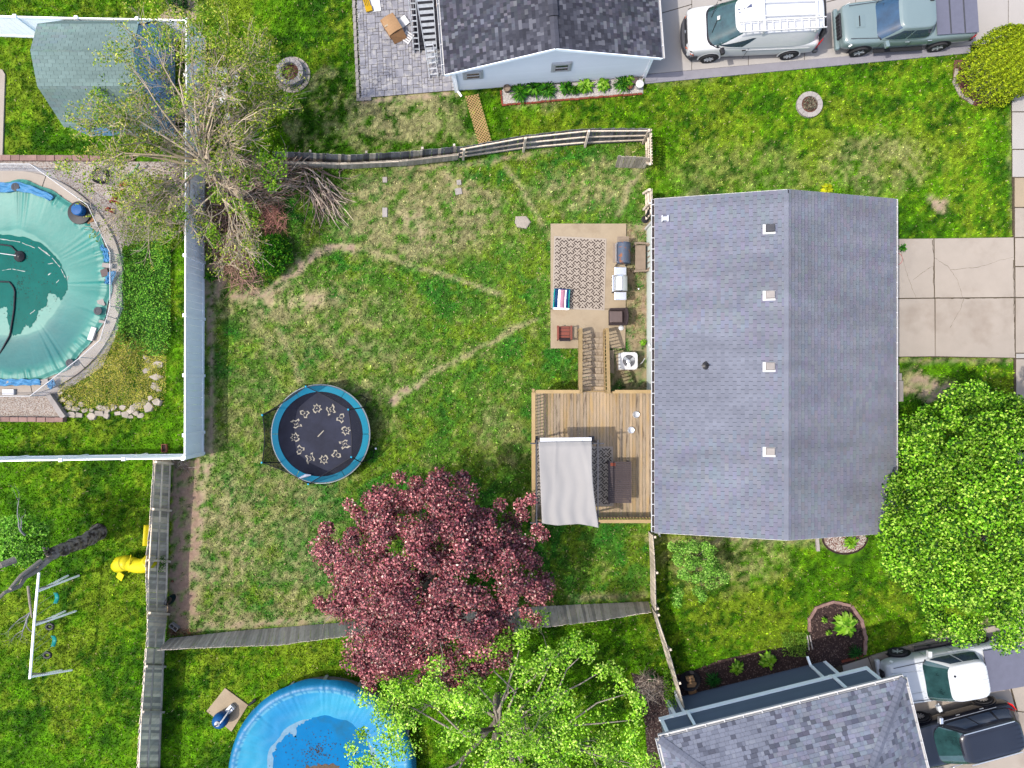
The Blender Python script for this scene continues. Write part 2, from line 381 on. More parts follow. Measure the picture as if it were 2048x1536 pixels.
def mud(poly, k, e=10): dd(dirt, soft(np.where(inpoly(GPX + wob * .7, GPY + wob * .7, poly), 0, 99), 1, 1), k)
mud([(343, 925), (408, 925), (400, 985), (388, 1080), (384, 1180), (372, 1262), (335, 1275)], .97)
mud([(408, 525), (440, 530), (455, 575), (428, 600), (408, 700)], .8); mud([(430, 440), (500, 380), (560, 330), (410, 325), (408, 520)], .75)
mud([(1250, 448), (1295, 448), (1295, 785), (1215, 785), (1215, 697), (1252, 697)], .72)
wob2 = fbm(1.6, 60, 3)
for b in [(830, 430, 150, 90, .75), (720, 420, 45, 70, .6), (930, 400, 60, 50, .8), (560, 610, 120, 40, .7), (1150, 385, 90, 45, .45), (640, 640, 150, 70, .35), (440, 1080, 70, 130, .6),
          (520, 1010, 140, 120, .35), (800, 245, 70, 40, .75), (870, 205, 50, 20, .7), (760, 215, 40, 25, .7), (1380, 420, 60, 40, .35), (1750, 330, 120, 60, .35), (600, 1180, 60, 90, .4),
          (1885, 405, 19, 15, 1.0), (1000, 870, 70, 60, .3), (560, 900, 140, 200, .2), (1830, 770, 60, 25, .7), (1060, 210, 60, 20, .45), (1230, 345, 70, 30, .45), (1450, 1120, 120, 60, .4),
          (430, 1230, 90, 30, .6), (700, 740, 120, 70, .3), (1500, 350, 160, 60, .2), (1140, 470, 60, 18, .6)]:
    dd(dry, blob(*b[:4]), b[4])
dd(dirt, blob(1850, 778, 50, 20), .9); dd(dirt, blob(1885, 405, 16, 13), .8); dd(dirt, blob(830, 448, 26, 26), .5)
inyard = inpoly(GPX, GPY, [(408, 330), (1000, 300), (1290, 285), (1293, 440), (1293, 1200), (340, 1275), (345, 925), (408, 920)])
topyard = inpoly(GPX, GPY, [(640, 130), (925, 190), (960, 300), (600, 310), (560, 250)])
leftlow = GPX < np.where(GPY > 900, 340, 0)
# colours (lit photo colours turned into surface colours)
def mix(a, b, t): return a + (b - a) * t[..., None]
gk = 2.85
c_lush = np.array(S(50, 100, 8, gk)); c_mid = np.array(S(86, 138, 10, gk)); c_yel = np.array(S(142, 166, 40, gk)); c_bright = np.array(S(106, 164, 16, gk))
c_straw = np.array(S(204, 196, 142, gk * .72)); c_dirt = np.array(S(200, 178, 150, 1.25)); c_soil = np.array(S(168, 140, 122, 1.5)); c_olive = np.array(S(98, 144, 44, gk)); c_blue = np.array(S(64, 132, 40, gk))
t = np.clip((mid * .6 + fine * .4 - .34) / .34, 0, 1)
base_out = mix(mix(np.broadcast_to(c_lush, GX.shape + (3,)), c_mid, np.clip(t * 1.8, 0, 1)), c_bright, np.clip(t * 1.7 - .7, 0, 1))
base_out = mix(base_out, c_yel, np.clip((big + (fine - .5) * .8 - .5) * 4, 0, .75))
base_in = mix(mix(np.broadcast_to(c_blue, GX.shape + (3,)), c_olive, np.clip((wob2 - .32) * 4, 0, 1)), c_yel, np.clip((fine * .5 + mid * .5 - .48) * 5, 0, .6))
base_in = mix(base_in, c_straw, np.clip((fine * .6 + wob2 * .4 - .54 - .05 * (GPX > 760)) * 4.5, 0, .36))
GC = np.where(inyard[..., None], base_in, base_out)
dry2 = np.clip(dry * 1.35 * np.clip((fine - .32) * 4, 0, 1.3), 0, .95) + np.where(topyard, np.clip((fine * .5 + mid * .5 - .45) * 5, 0, .7), 0)
hf = fbm(.13, 400, 2)
GC = mix(GC, c_straw, np.clip(dry2, 0, .85)) * (np.clip(1 + (hf - .5) * .9, .6, 1.4) * (.52 + .96 * noise_r(.055, 501)))[..., None]
GC = mix(GC, c_straw * 1.15, np.where(inyard, trail * .85, trail * .4))
dirt2 = np.clip((dirt - trail * .4) * np.clip(.55 + (fine - .35) * 3.2, 0, 1.25), 0, 1)
dcol = mix(np.broadcast_to(c_dirt, GX.shape + (3,)), c_soil, np.clip((GPX < 400) * (GPY > 900) * .6 + (fine - .45) * 2, 0, 1))
GC = mix(GC, dcol, dirt2).astype(np.float32)

# ------------------------------------------------------------ the ground: one sheet to the horizon
xs = np.concatenate([[-900, -300, -120, -60, -38], np.arange(-27, 27.01, .15), [38, 60, 120, 300, 900]])
ys = np.concatenate([[-900, -300, -120, -60, -30], np.arange(-21, 21.01, .15), [30, 60, 120, 300, 900]])
XX, YY = np.meshgrid(xs, ys); ny, nx = XX.shape
ZZ = (samp(fine, XX, YY) - .5) * .03 * (np.abs(XX) < 26.5) * (np.abs(YY) < 20.5) * samp(grassok.astype(np.float32), XX, YY) - .008
gm = bpy.data.meshes.new('ground'); gm.vertices.add(nx * ny)
gm.vertices.foreach_set('co', np.stack([XX, YY, ZZ], -1).astype(np.float32).ravel())
ii = (np.arange(ny - 1)[:, None] * nx + np.arange(nx - 1)[None]).ravel()
q = np.stack([ii, ii + 1, ii + nx + 1, ii + nx], 1).astype(np.int32)
gm.loops.add(q.size); gm.loops.foreach_set('vertex_index', q.ravel()); gm.polygons.add(len(q)); gm.polygons.foreach_set('loop_start', np.arange(len(q), dtype=np.int32) * 4)
gm.update(calc_edges=True); gm.polygons.foreach_set('use_smooth', [True] * len(q))
at = gm.color_attributes.new('Col', 'FLOAT_COLOR', 'POINT'); cc = np.ones((nx * ny, 4), np.float32)
soilmix = samp(dirt2, XX, YY).ravel()[:, None]; cc[:, :3] = samp(GC, XX, YY).reshape(-1, 3) * (.42 + .58 * soilmix); far = ((np.abs(XX) > 26.6) | (np.abs(YY) > 20.6)).ravel(); cc[far, :3] = np.array([.045, .075, .012]); at.data.foreach_set('color', cc.ravel())
gm.materials.append(M['soil']); ground = bpy.data.objects.new('ground', gm); link(ground); ground['kind'] = 'structure'
ground['label'] = 'lawn soil with worn trails and straw patches'

# ------------------------------------------------------------ grass blades (nobody could count them)
NB = 700000
bx = rng.uniform(-25.5, 25.5, NB); by = rng.uniform(-19.5, 19.5, NB)
keep = samp(grassok, bx, by) & (rng.random(NB) > samp(dirt2, bx, by) * 1.02)
bx, by = bx[keep], by[keep]; NB = len(bx)
yd = samp(inyard, bx, by); bd = samp(dry2, bx, by)
clump = samp(fbm(.16, 77, 2), bx, by)
hgt = rng.uniform(.03, .085, NB) * np.where(yd, 1.15, 1.0) * (1 - .45 * np.clip(bd, 0, 1)) * (.6 + clump * .9)
wd = rng.uniform(.016, .042, NB); a = rng.uniform(0, 2 * np.pi, NB); lean = rng.uniform(.2, 1.3, NB) * hgt; la = rng.uniform(0, 2 * np.pi, NB)
V = np.zeros((NB, 3, 3), np.float32)
V[:, 0, 0] = bx - np.cos(a) * wd; V[:, 0, 1] = by - np.sin(a) * wd; V[:, 1, 0] = bx + np.cos(a) * wd; V[:, 1, 1] = by + np.sin(a) * wd
V[:, 2, 0] = bx + np.cos(la) * lean; V[:, 2, 1] = by + np.sin(la) * lean; V[:, 2, 2] = hgt
bc = samp(GC, bx, by) * rng.uniform(.4, 1.6, NB)[:, None] * (.6 + clump * .8)[:, None]
yb = rng.random(NB) < .0; bc[yb] = bc[yb] * np.array([1.1, 1.15, 2.2]); st = rng.random(NB) < np.where(yd, .09, .03); bc[st] = c_straw * rng.uniform(.7, 1.3, st.sum())[:, None]
me = bpy.data.meshes.new('grass'); me.vertices.add(NB * 3); me.vertices.foreach_set('co', V.ravel()); me.loops.add(NB * 3)
me.loops.foreach_set('vertex_index', np.arange(NB * 3, dtype=np.int32)); me.polygons.add(NB); me.polygons.foreach_set('loop_start', np.arange(NB, dtype=np.int32) * 3)
me.update(calc_edges=True); at = me.color_attributes.new('Col', 'FLOAT_COLOR', 'POINT'); cc = np.ones((NB, 3, 4), np.float32)
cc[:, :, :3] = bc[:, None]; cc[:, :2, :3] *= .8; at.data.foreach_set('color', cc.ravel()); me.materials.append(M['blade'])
grass = bpy.data.objects.new('grass', me); link(grass); grass['kind'] = 'stuff'; grass['label'] = 'mown lawn grass of mixed green and straw blades'
# weeds and clover: small round leaves, a few dandelions
NW = 16000; wx = rng.uniform(-24, 24, NW); wy = rng.uniform(-18, 18, NW); k = samp(grassok, wx, wy) & (samp(dirt2, wx, wy) < .3) & (samp(fbm(1.1, 210, 2), wx, wy) > .5)
wx, wy = wx[k], wy[k]; n = len(wx)
wc = samp(GC, wx, wy) * np.array([.85, 1.15, 1.0]) * rng.uniform(.42, .8, n)[:, None]
leafmesh('weeds', np.stack([wx, wy, rng.uniform(.05, .09, n)], 1), np.stack([rng.normal(0, .35, n), rng.normal(0, .35, n), np.ones(n)], 1), rng.uniform(.03, .07, n), wc, M['blade'], kind='stuff', aspect=.9)['label'] = 'low clover and broad-leaved weeds growing in the lawn'
def pebbles(name, poly, n, size, cols, label, z=.02, extra=None, kind='stuff', m='gravel_white', holes=()):
    xs_ = [p[0] for p in poly]; ys_ = [p[1] for p in poly]
    px = rng.uniform(min(xs_), max(xs_), n); py = rng.uniform(min(ys_), max(ys_), n); k = inpoly(px, py, poly)
    for (cx, cy, r) in holes: k &= np.hypot(px - cx, py - cy) > r
    px, py = px[k], py[k]; n = len(px); x = (px - 1024) * H / F; y = (768 - py) * H / F
    s = rng.uniform(.5, 1, n) * size; cs = np.array(cols)[rng.integers(0, len(cols), n)] * rng.uniform(.8, 1.15, n)[:, None]
    # five-sided stones: apex and ragged base ring
    ang = np.linspace(0, 2 * np.pi, 6)[:5][None] + rng.uniform(0, 6, n)[:, None]; rr = s[:, None] * rng.uniform(.6, 1.1, (n, 5))
    V = np.zeros((n, 6, 3), np.float32); V[:, :5, 0] = x[:, None] + np.cos(ang) * rr; V[:, :5, 1] = y[:, None] + np.sin(ang) * rr; V[:, :5, 2] = z
    V[:, 5, 0] = x + rng.normal(0, .2, n) * s; V[:, 5, 1] = y + rng.normal(0, .2, n) * s; V[:, 5, 2] = z + s * rng.uniform(.4, .9, n)
    i = np.arange(n, dtype=np.int32)[:, None] * 6
    t_ = np.concatenate([np.concatenate([i + j, i + (j + 1) % 5, i + 5], 1) for j in range(5)], 1).reshape(-1)
    me = bpy.data.meshes.new(name); me.vertices.add(6 * n); me.vertices.foreach_set('co', V.ravel()); me.loops.add(15 * n); me.loops.foreach_set('vertex_index', t_)
    me.polygons.add(5 * n); me.polygons.foreach_set('loop_start', np.arange(5 * n, dtype=np.int32) * 3); me.update(calc_edges=True)
    at = me.color_attributes.new('Col', 'FLOAT_COLOR', 'POINT'); cc = np.ones((n, 6, 4), np.float32); cc[:, :, :3] = cs[:, None]; at.data.foreach_set('color', cc.ravel())
    me.materials.append(M[m]); o = bpy.data.objects.new(name, me); link(o); o['kind'] = kind; o['label'] = label; return o
# ------------------------------------------------------------ paving and beds
def W2(pts, z=0): return [tuple(P(x, y, z)[:2]) for x, y in pts]
def shrink(poly, g):
    cx = sum(p[0] for p in poly) / len(poly); cy = sum(p[1] for p in poly) / len(poly); out = []
    for x, y in poly:
        dx = -g if x > cx else g; dy = -g if y > cy else g; out.append((x + dx, y + dy))
    return out
def base(name, pts, z, m, label):
    mb = MB(); mb.prism(W2(pts), -.05, z); o = mb.obj(name, M[m]); o['kind'] = 'structure'; o['label'] = label; return o
def slab(parent, pts, z0, z1, m, name='concrete_slab', g=.012):
    mb = MB(); mb.prism(shrink(W2(pts), g), z0, z1); return mb.obj(name, M[m], parent, bevel=.008)
def cracks(parent, lists, z, wd=.012, m='crack', name='crack'):
    mb = MB()
    for pts in lists:
        pts = [P(x, y, z) for x, y in pts]; q = []
        for a, b in zip(pts[:-1], pts[1:]):
            L = (b - a).length; k = max(2, int(L / .12)); nrm = Vector((-(b - a).y, (b - a).x, 0)).normalized()
            for i in range(k): q.append(a.lerp(b, i / k) + nrm * random.uniform(-.02, .02))
        q.append(pts[-1])
        for i in range(len(q) - 1):
            d = (q[i + 1] - q[i]).normalized(); nn = Vector((-d.y, d.x, 0)) * wd * random.uniform(.4, 1.2) / 2
            mb.add([q[i] - nn, q[i + 1] - nn, q[i + 1] + nn, q[i] + nn], [(0, 1, 2, 3)])
    return mb.obj(name, M[m], parent)
dw = base('driveway', [(1782, 478), (2028, 475), (2028, 716), (1782, 714)], .035, 'crack', 'concrete driveway beside the grey roofed house, cracked')
for q in [[(1782, 478), (1866, 477), (1868, 596), (1782, 597)], [(1867, 477), (2026, 475), (2028, 595), (1868, 596)],
          [(1782, 598), (1868, 597), (1869, 713), (1782, 714)], [(1869, 597), (2028, 596), (2029, 716), (1869, 713)]]: slab(dw, q, .036, .06, 'concrete')
cracks(dw, [[(1800, 495), (1812, 540), (1822, 570), (1832, 596)], [(1826, 560), (1845, 545), (1866, 532)], [(1868, 515), (1895, 532), (1915, 560), (1925, 595)], [(1900, 540), (1960, 534), (2000, 520), (2027, 514)],
            [(1928, 598), (1920, 620), (1900, 655)]], .0625)
cracks(dw, [[(1865, 480), (1868, 520), (1867, 560), (1868, 596)], [(1870, 596), (1925, 597), (2027, 595)], [(2027, 520), (2028, 600), (2030, 712)]], .0625, .03)
mb = MB()
for i in range(24):
    a, b = R(-100 + i * 9), R(-91 + i * 9); c = P(1793, 518, .0632)
    mb.add([c + Vector((math.cos(t_) * r_, math.sin(t_) * r_, 0)) for t_, r_ in ((a, .25), (b, .25), (b, .28), (a, .28))], [(0, 1, 2, 3)])
mk('red_chalk', S(225, 150, 145), .9, .2, 10); mb.obj('painted_ring', M['red_chalk'], dw)
wk = base('sidewalk', [(2022, 176), (2120, 176), (2120, 1300), (2032, 1300)], .03, 'crack', 'concrete pavement along the right edge')
for y0, y1, m_ in [(176, 224, 'new_concrete'), (225, 299, 'new_concrete'), (300, 355, 'new_concrete'), (356, 415, 'tan_concrete'), (416, 475, 'concrete'), (476, 533, 'concrete'), (534, 595, 'concrete'), (596, 706, 'concrete'), (707, 717, 'new_concrete'), (718, 800, 'concrete'), (801, 900, 'concrete'), (901, 1000, 'concrete'), (1001, 1100, 'concrete'), (1101, 1300, 'concrete')]:
    x0 = 2022 + (y0 - 176) * .008 + (4 if y0 > 355 else 0); slab(wk, [(x0, y0), (2118, y0), (2118, y1), (x0, y1)], .031, .055, m_)
td = base('driveway', [(1290, 156), (1313, 154), (1935, 96), (2200, 72), (2200, -200), (1290, -200)], .035, 'crack', 'pale new concrete driveway under the van and the grey pickup')
def ty(x): return 150 - (x - 1290) * .0893       # lower edge of the slabs
ex = [1294, 1383, 1496, 1608, 1710, 1823, 2015, 2130]; 
for a, b in zip(ex[:-1], ex[1:]):
    for (p, q_) in ((0, 88 - 20), (68, 160), (160, 300)):
        ya = lambda x: ty(x) + 1 - p if p else ty(x) + 1
        yb = lambda x: ty(x) - q_ + (26 if False else 0)
        if p == 0: slab(td, [(a, ty(a)), (b, ty(b)), (b, 14.4 - (b - 1318) * .06), (a, 34.4 - (a - 1318) * .06)], .036, .06, 'new_concrete')
        elif p == 68: slab(td, [(a, 34 - (a - 1318) * .06), (b, 14 - (b - 1318) * .06), (b, -150), (a, -150)], .036, .06, 'new_concrete')
bd = base('kerb_band', [(1288, 169), (1315, 166), (1940, 107), (1938, 91), (1316, 148), (1290, 151)], .062, 'band', 'blue-grey concrete band along the lower edge of the top driveway')
mb = MB(); mb.prism(W2([(1290, 150), (1314, 152), (1312, 163), (1289, 165)]), .0, .09); mb.obj('splash_block', M['band'], bd)
# stamped patio
st = base('stamped_patio', [(723, 197), (916, 181), (916, -160), (708, -160)], .03, 'crack', 'grey stamped concrete patio beside the dark roofed house')
cells = np.zeros((60, 34), int); o0 = Vector((723, 197)); yy = 0; mbs = []
for j in range(60):
    for i in range(34):
        if cells[j, i]: continue
        for (w_, h_) in random.sample([(2, 2), (3, 2), (2, 3), (3, 3), (1, 2), (2, 1)], 6) + [(1, 1)]:
            if i + w_ <= 34 and j + h_ <= 60 and not cells[j:j + h_, i:i + w_].any():
                cells[j:j + h_, i:i + w_] = 1; u = 5.9
                def q_(a, b):
                    x = 723 + a * u * .985 - b * .27; y = 197 - b * u - a * u * .083; return (x, y)
                pts = [q_(i, j), q_(i + w_, j), q_(i + w_, j + h_), q_(i, j + h_)]
                if pts[0][1] > -60 and min(w_, h_) > 0: slab(st, pts, .031, .045 + random.random() * .004, 'stamped', 'stamped_stone', .007)
                break
# edging: pavers and pale gravel beside the patio
eg = base('paver_edging', [(716, 203), (723, 202), (708, -100), (700, -100)], .0, 'crack', 'row of grey pavers bordering the white gravel strip')
pv = MB().box((0, 0, .045), (.13, .30, .09)).mesh('paver', M['block_grey'])
for i in range(22):
    t_ = i / 21; q_ = P(717 - t_ * 14, 196 - t_ * 300, 0); piece('paver', pv, eg, Matrix.Translation(q_) @ Matrix.Rotation(R(-3 + random.uniform(-2, 2)), 4, 'Z'))
for i in range(2): piece('paver', pv, eg, Matrix.Translation(P(722 + i * 14, 200 - i, 0)) @ Matrix.Rotation(R(90), 4, 'Z'))
pebbles('white_gravel', [(721, 199), (737, 197), (724, -60), (709, -60)], 3200, .028, [S(240, 236, 228), S(250, 248, 240), S(190, 182, 172)], 'strip of white gravel beside the stamped patio', extra=0)
# tan patio slab
pt = base('patio', [(1101, 448), (1252, 448), (1250, 697), (1212, 697), (1148, 697), (1101, 697)], .06, 'crack', 'tan concrete patio slab below the house wall')
slab(pt, [(1101, 448), (1252, 448), (1251, 618), (1101, 617)], .061, .09, 'tan_concrete', g=.0)
slab(pt, [(1101, 619), (1251, 619), (1250, 697), (1101, 697)], .061, .088, 'tan_concrete', g=.0)
sb = base('concrete_slab', [(1217, 700), (1228, 700), (1228, 747), (1217, 745)], .05, 'tan_concrete', 'narrow concrete slab on soil beside the stairs')
for px_, py_, w_, h_, a in [(770, 425, .22, .42, 0), (773, 326, .38, .22, 4), (793, 326, .40, .2, -5), (918, 365, .2, .22, 5), (917, 383, .3, .28, 10), (770, 360, .2, .25, 2)]:
    mb = MB(); mb.box((0, 0, .02), (w_, h_, .06), R(a)); o = mb.obj('stepping_stone', M['planter_stone'], bevel=.01); o.location = P(px_, py_)
    tag(o, {770: 'square concrete paver lying flat in the worn lawn', 773: 'left of two concrete pavers below the weathered fence', 793: 'right of two concrete pavers below the weathered fence', 918: 'small pale stone half buried in the lawn', 917: 'larger pale stone sunk in the dry lawn'}[px_] + (' north of the other' if (px_, py_) == (770, 360) else ''), 'paver')
# left edge slab
sl = base('concrete_pad', [(-70, 140), (6, 140), (12, 150), (7, 313), (-70, 313)], .07, 'concrete', 'rounded concrete pad at the left edge of the photo')
# pool yard ground
pg = base('gravel_bed', [(-120, 322), (362, 324), (368, 420), (330, 482), (245, 492), (238, 655), (205, 735), (112, 792), (132, 838), (-120, 840)], .015, 'soil_plain' if 'soil_plain' in M else 'planter_stone', 'pale gravel bed around the covered teal pool')
PC, PR = P(24, 567), 226 * H / F
gcol = [S(228, 212, 196), S(244, 234, 222), S(200, 176, 160), S(178, 150, 136), S(236, 226, 214)]
pebbles('gravel', [(-60, 322), (362, 324), (368, 420), (330, 482), (245, 492), (240, 500), (100, 340), (-60, 340)], 26000, .035, gcol, 'buff pebbles north east of the teal pool', .014, holes=[(24, 567, 222)])
pebbles('gravel', [(-60, 786), (112, 790), (128, 836), (-60, 838)], 9000, .032, gcol, 'buff pebbles south of the teal pool', .014, holes=[(24, 567, 222)])
def blocks(name, label, pts, L, wd, h, m, n, jit=.01, group=None, cat='edging', pname='block'):
    r = T(name, label, cat, P(*pts[0]), group=group); me = MB().box((0, 0, h / 2), (L * .97, wd, h)).mesh(pname, M[m])
    wp = [P(x, y) for x, y in pts]
    for i in range(n):
        a = interp(wp, (i + .3) / n); b = interp(wp, (i + .7) / n); c = interp(wp, (i + .5) / n); d = b - a
        piece(pname, me, r, Matrix.Translation(c + Vector((random.uniform(-jit, jit), random.uniform(-jit, jit), random.uniform(-.012, .012)))) @ Matrix.Rotation(math.atan2(d.y, d.x) + random.uniform(-.03, .03), 4, 'Z'))
    return r
blocks('block_edging', 'pink concrete block kerb above the teal pool', [(-60, 318), (270, 318)], .38, .24, .16, 'brick_pink', 19)
blocks('block_edging', 'pink concrete block wall below the teal pool', [(-60, 838), (135, 839)], .38, .2, .3, 'brick_pink', 11)
blocks('block_edging', 'short slanting row of grey blocks at the gravel corner', [(106, 792), (134, 832)], .5, .22, .3, 'block_grey', 3)
blocks('brick_edging', 'thin red brick border of the white pebble bed by the gable wall', [(1002, 182), (1004, 211), (1284, 188)], .2, .08, .07, 'brick_red', 32)
blocks('brick_edging', 'curved tan brick border of the mulch bed, upper arc', [(1618, 1262), (1617, 1238), (1632, 1214), (1665, 1203), (1700, 1210)], .22, .12, .09, 'brick_pink', 14)
blocks('brick_edging', 'curved red brick border of the mulch bed, right arc', [(1702, 1212), (1722, 1240), (1730, 1275), (1728, 1308)], .22, .14, .09, 'brick_pink', 11)
blocks('brick_edging', 'row of red bricks between mulch and driveway slab', [(1683, 1322), (1724, 1311)], .2, .1, .08, 'brick_red', 5)
blocks('stone_edging', 'pale stone edge curving round the yellow evergreen', [(1912, 140), (1908, 165), (1920, 190), (1945, 206)], .22, .14, .07, 'rock', 11)
mulch_lbl = [('mulch_bed', HARD['bed_low'], 'dark mulch bed along the steel blue house', 'mulch'), ('mulch_bed', [(1262, 1345), (1340, 1372), (1350, 1420), (1370, 1600), (1300, 1600), (1290, 1450)], 'dark mulch strip under the end of the wooden fence', 'mulch'),
             ('mulch_bed', [(1908, 120), (1905, 165), (1920, 195), (1950, 212), (2010, 205), (2020, 120)], 'reddish mulch bed under the yellow evergreen', 'mulch_red'), ('pebble_bed', HARD['bed_top'], 'white pebble bed below the gable wall', 'planter_stone')]
for n_, poly, lb, m_ in mulch_lbl: base(n_, poly, .02, m_, lb)
pebbles('white_pebbles', HARD['bed_top'], 13000, .026, [S(244, 240, 234), S(252, 250, 246), S(214, 208, 200)], 'white pebbles spread below the gable wall')
pebbles('mulch_chips', HARD['bed_low'], 9000, .04, [S(84, 66, 64), S(58, 46, 48), S(120, 98, 90), S(150, 128, 118)], 'dark bark chips of the bed along the blue house')
pebbles('mulch_chips', mulch_lbl[1][1], 3500, .04, [S(100, 88, 86), S(58, 50, 52), S(150, 136, 128)], 'grey bark chips under the wooden fence end')
# round pebble bed by the main house corner
cb = [(1690 + 42 * math.cos(a), 1078 + 30 * math.sin(a)) for a in np.linspace(0, 2 * math.pi, 25)[:-1]]
base('pebble_bed', cb, .02, 'mulch_red', 'half round pebble bed below the house roof'); pebbles('white_pebbles', cb, 2600, .03, [S(240, 232, 224), S(200, 170, 160), S(250, 248, 240)], 'pale pebbles of the half round bed below the house')
mb = MB(); mb.tube([P(1690 + 45 * math.cos(a), 1075 + 33 * math.sin(a), .04) for a in np.linspace(0, math.pi, 14)], .04, 6); wtop(mb, 'bed_border', M['mulch'], 'dark curved plastic border of the half round pebble bed', 'border')
# lower driveway
ld = base('driveway', [(1640, 1345), (1735, 1312), (1862, 1280), (1985, 1252), (2200, 1208), (2200, 1620), (1640, 1620)], .035, 'crack', 'shaded concrete driveway beside the steel blue house')
for q in [[(1683, 1330), (1735, 1314), (1765, 1390), (1700, 1410)], [(1736, 1313), (1800, 1297), (1830, 1385), (1766, 1400)], [(1801, 1296), (1906, 1271), (1930, 1350), (1830, 1385)], [(1907, 1270), (1985, 1252), (2190, 1210), (2190, 1300), (1930, 1350)],
          [(1700, 1412), (1830, 1388), (2010, 1340), (2030, 1420), (1700, 1500)], [(2012, 1340), (2190, 1302), (2190, 1440), (2034, 1421)], [(1700, 1502), (2034, 1422), (2190, 1442), (2190, 1600), (1700, 1600)]]: slab(ld, q, .036, .06, 'concrete', g=.008)
kb = base('kerb', [(1740, 1311), (1860, 1278), (1985, 1250), (1988, 1262), (1862, 1290), (1742, 1322)], .13, 'concrete', 'raised concrete kerb along the lawn above the white pickup')
# slab under pool pump
sp = base('concrete_pad', [(451, 1375), (497, 1409), (464, 1462), (414, 1421)], .06, 'tan_concrete', 'square concrete pad under the blue pool filter')
# front steps
fs = T('front_steps', 'stepped concrete entrance slabs beside the roof gutter', 'steps', P(1792, 768))
for q, z in [([(1770, 731), (1799, 731), (1799, 746), (1770, 746)], .2), ([(1770, 746.5), (1804, 746.5), (1804, 761), (1770, 761)], .35), ([(1770, 761.5), (1807, 761.5), (1807, 803), (1770, 803)], .5)]:
    mb = MB(); mb.prism(shrink(W2([(a, b) for a, b in q], z), 0), 0, z); mb.obj('step', M['block_grey'], fs, world=True, bevel=.01)
# path under the tree, top left
base('soil_path', [(310, 40), (345, 10), (370, -30), (400, -30), (392, 40)], .01, 'tan_concrete', 'pale earth path at the top of the photo behind the white fence')

# retaining rocks in the pool yard
def rocks(label, pts, lo, hi, m='rock', name='rock_border', h=.5, flat=.55):
    r = T(name, label, 'rocks', P(*pts[0]))
    for i, (x, y) in enumerate(pts):
        mb = MB(); a0 = random.uniform(0, 6); k = random.choice([4, 5, 6]); s = random.uniform(lo, hi) * (.78 if len(pts) > 1 else 1)
        pl = [(math.cos(a0 + j * 2 * math.pi / k) * s * random.uniform(.65, 1.35), math.sin(a0 + j * 2 * math.pi / k) * s * random.uniform(.5, 1.1)) for j in range(k)]
        z1 = s * random.uniform(.3, .7) * h * 2; V = [(p[0] * 1.05, p[1] * 1.05, -.02) for p in pl] + [(p[0], p[1], z1 * .8) for p in pl] + [(p[0] * .9, p[1] * .9, z1 + random.uniform(-.03, .03)) for p in pl]
        Fc = [(j, (j + 1) % k, k + (j + 1) % k, k + j) for j in range(k)] + [(k + j, k + (j + 1) % k, 2 * k + (j + 1) % k, 2 * k + j) for j in range(k)] + [tuple(2 * k + j for j in range(k))]
        mb.add(V, Fc); o = mb.obj('rock', M[m], r); o.location = P(x, y) - r.location; o.rotation_euler = (random.uniform(-.15, .15), random.uniform(-.15, .15), 0)
    return r
rocks('low dry stone edge of pale rocks below the sedum patch', [(112, 795), (122, 785), (128, 800), (140, 806), (150, 800), (139, 815), (152, 818), (163, 808), (146, 828), (160, 830), (170, 820), (184, 820), (186, 832), (200, 814), (200, 826), (212, 820), (214, 832), (228, 815), (236, 826), (248, 815), (252, 828), (262, 822), (262, 834), (274, 826), (282, 830)], .16, .28)
rocks('pale limestone pieces ringing the right side of the sedum patch', [(298, 722), (308, 733), (292, 715), (318, 730), (296, 741), (314, 754), (311, 772), (319, 778), (302, 795), (290, 806), (316, 805), (300, 815), (277, 811), (268, 815)], .16, .34)
rocks('scattered stones beside the pool coping and ivy', [(220, 690), (214, 702), (205, 716), (222, 730), (190, 738), (180, 750), (165, 758), (140, 793)], .08, .16)
rocks('large pale boulder alone on the lawn', [(1042, 445)], .34, .36, name='boulder', h=.32)['category'] = 'boulder'
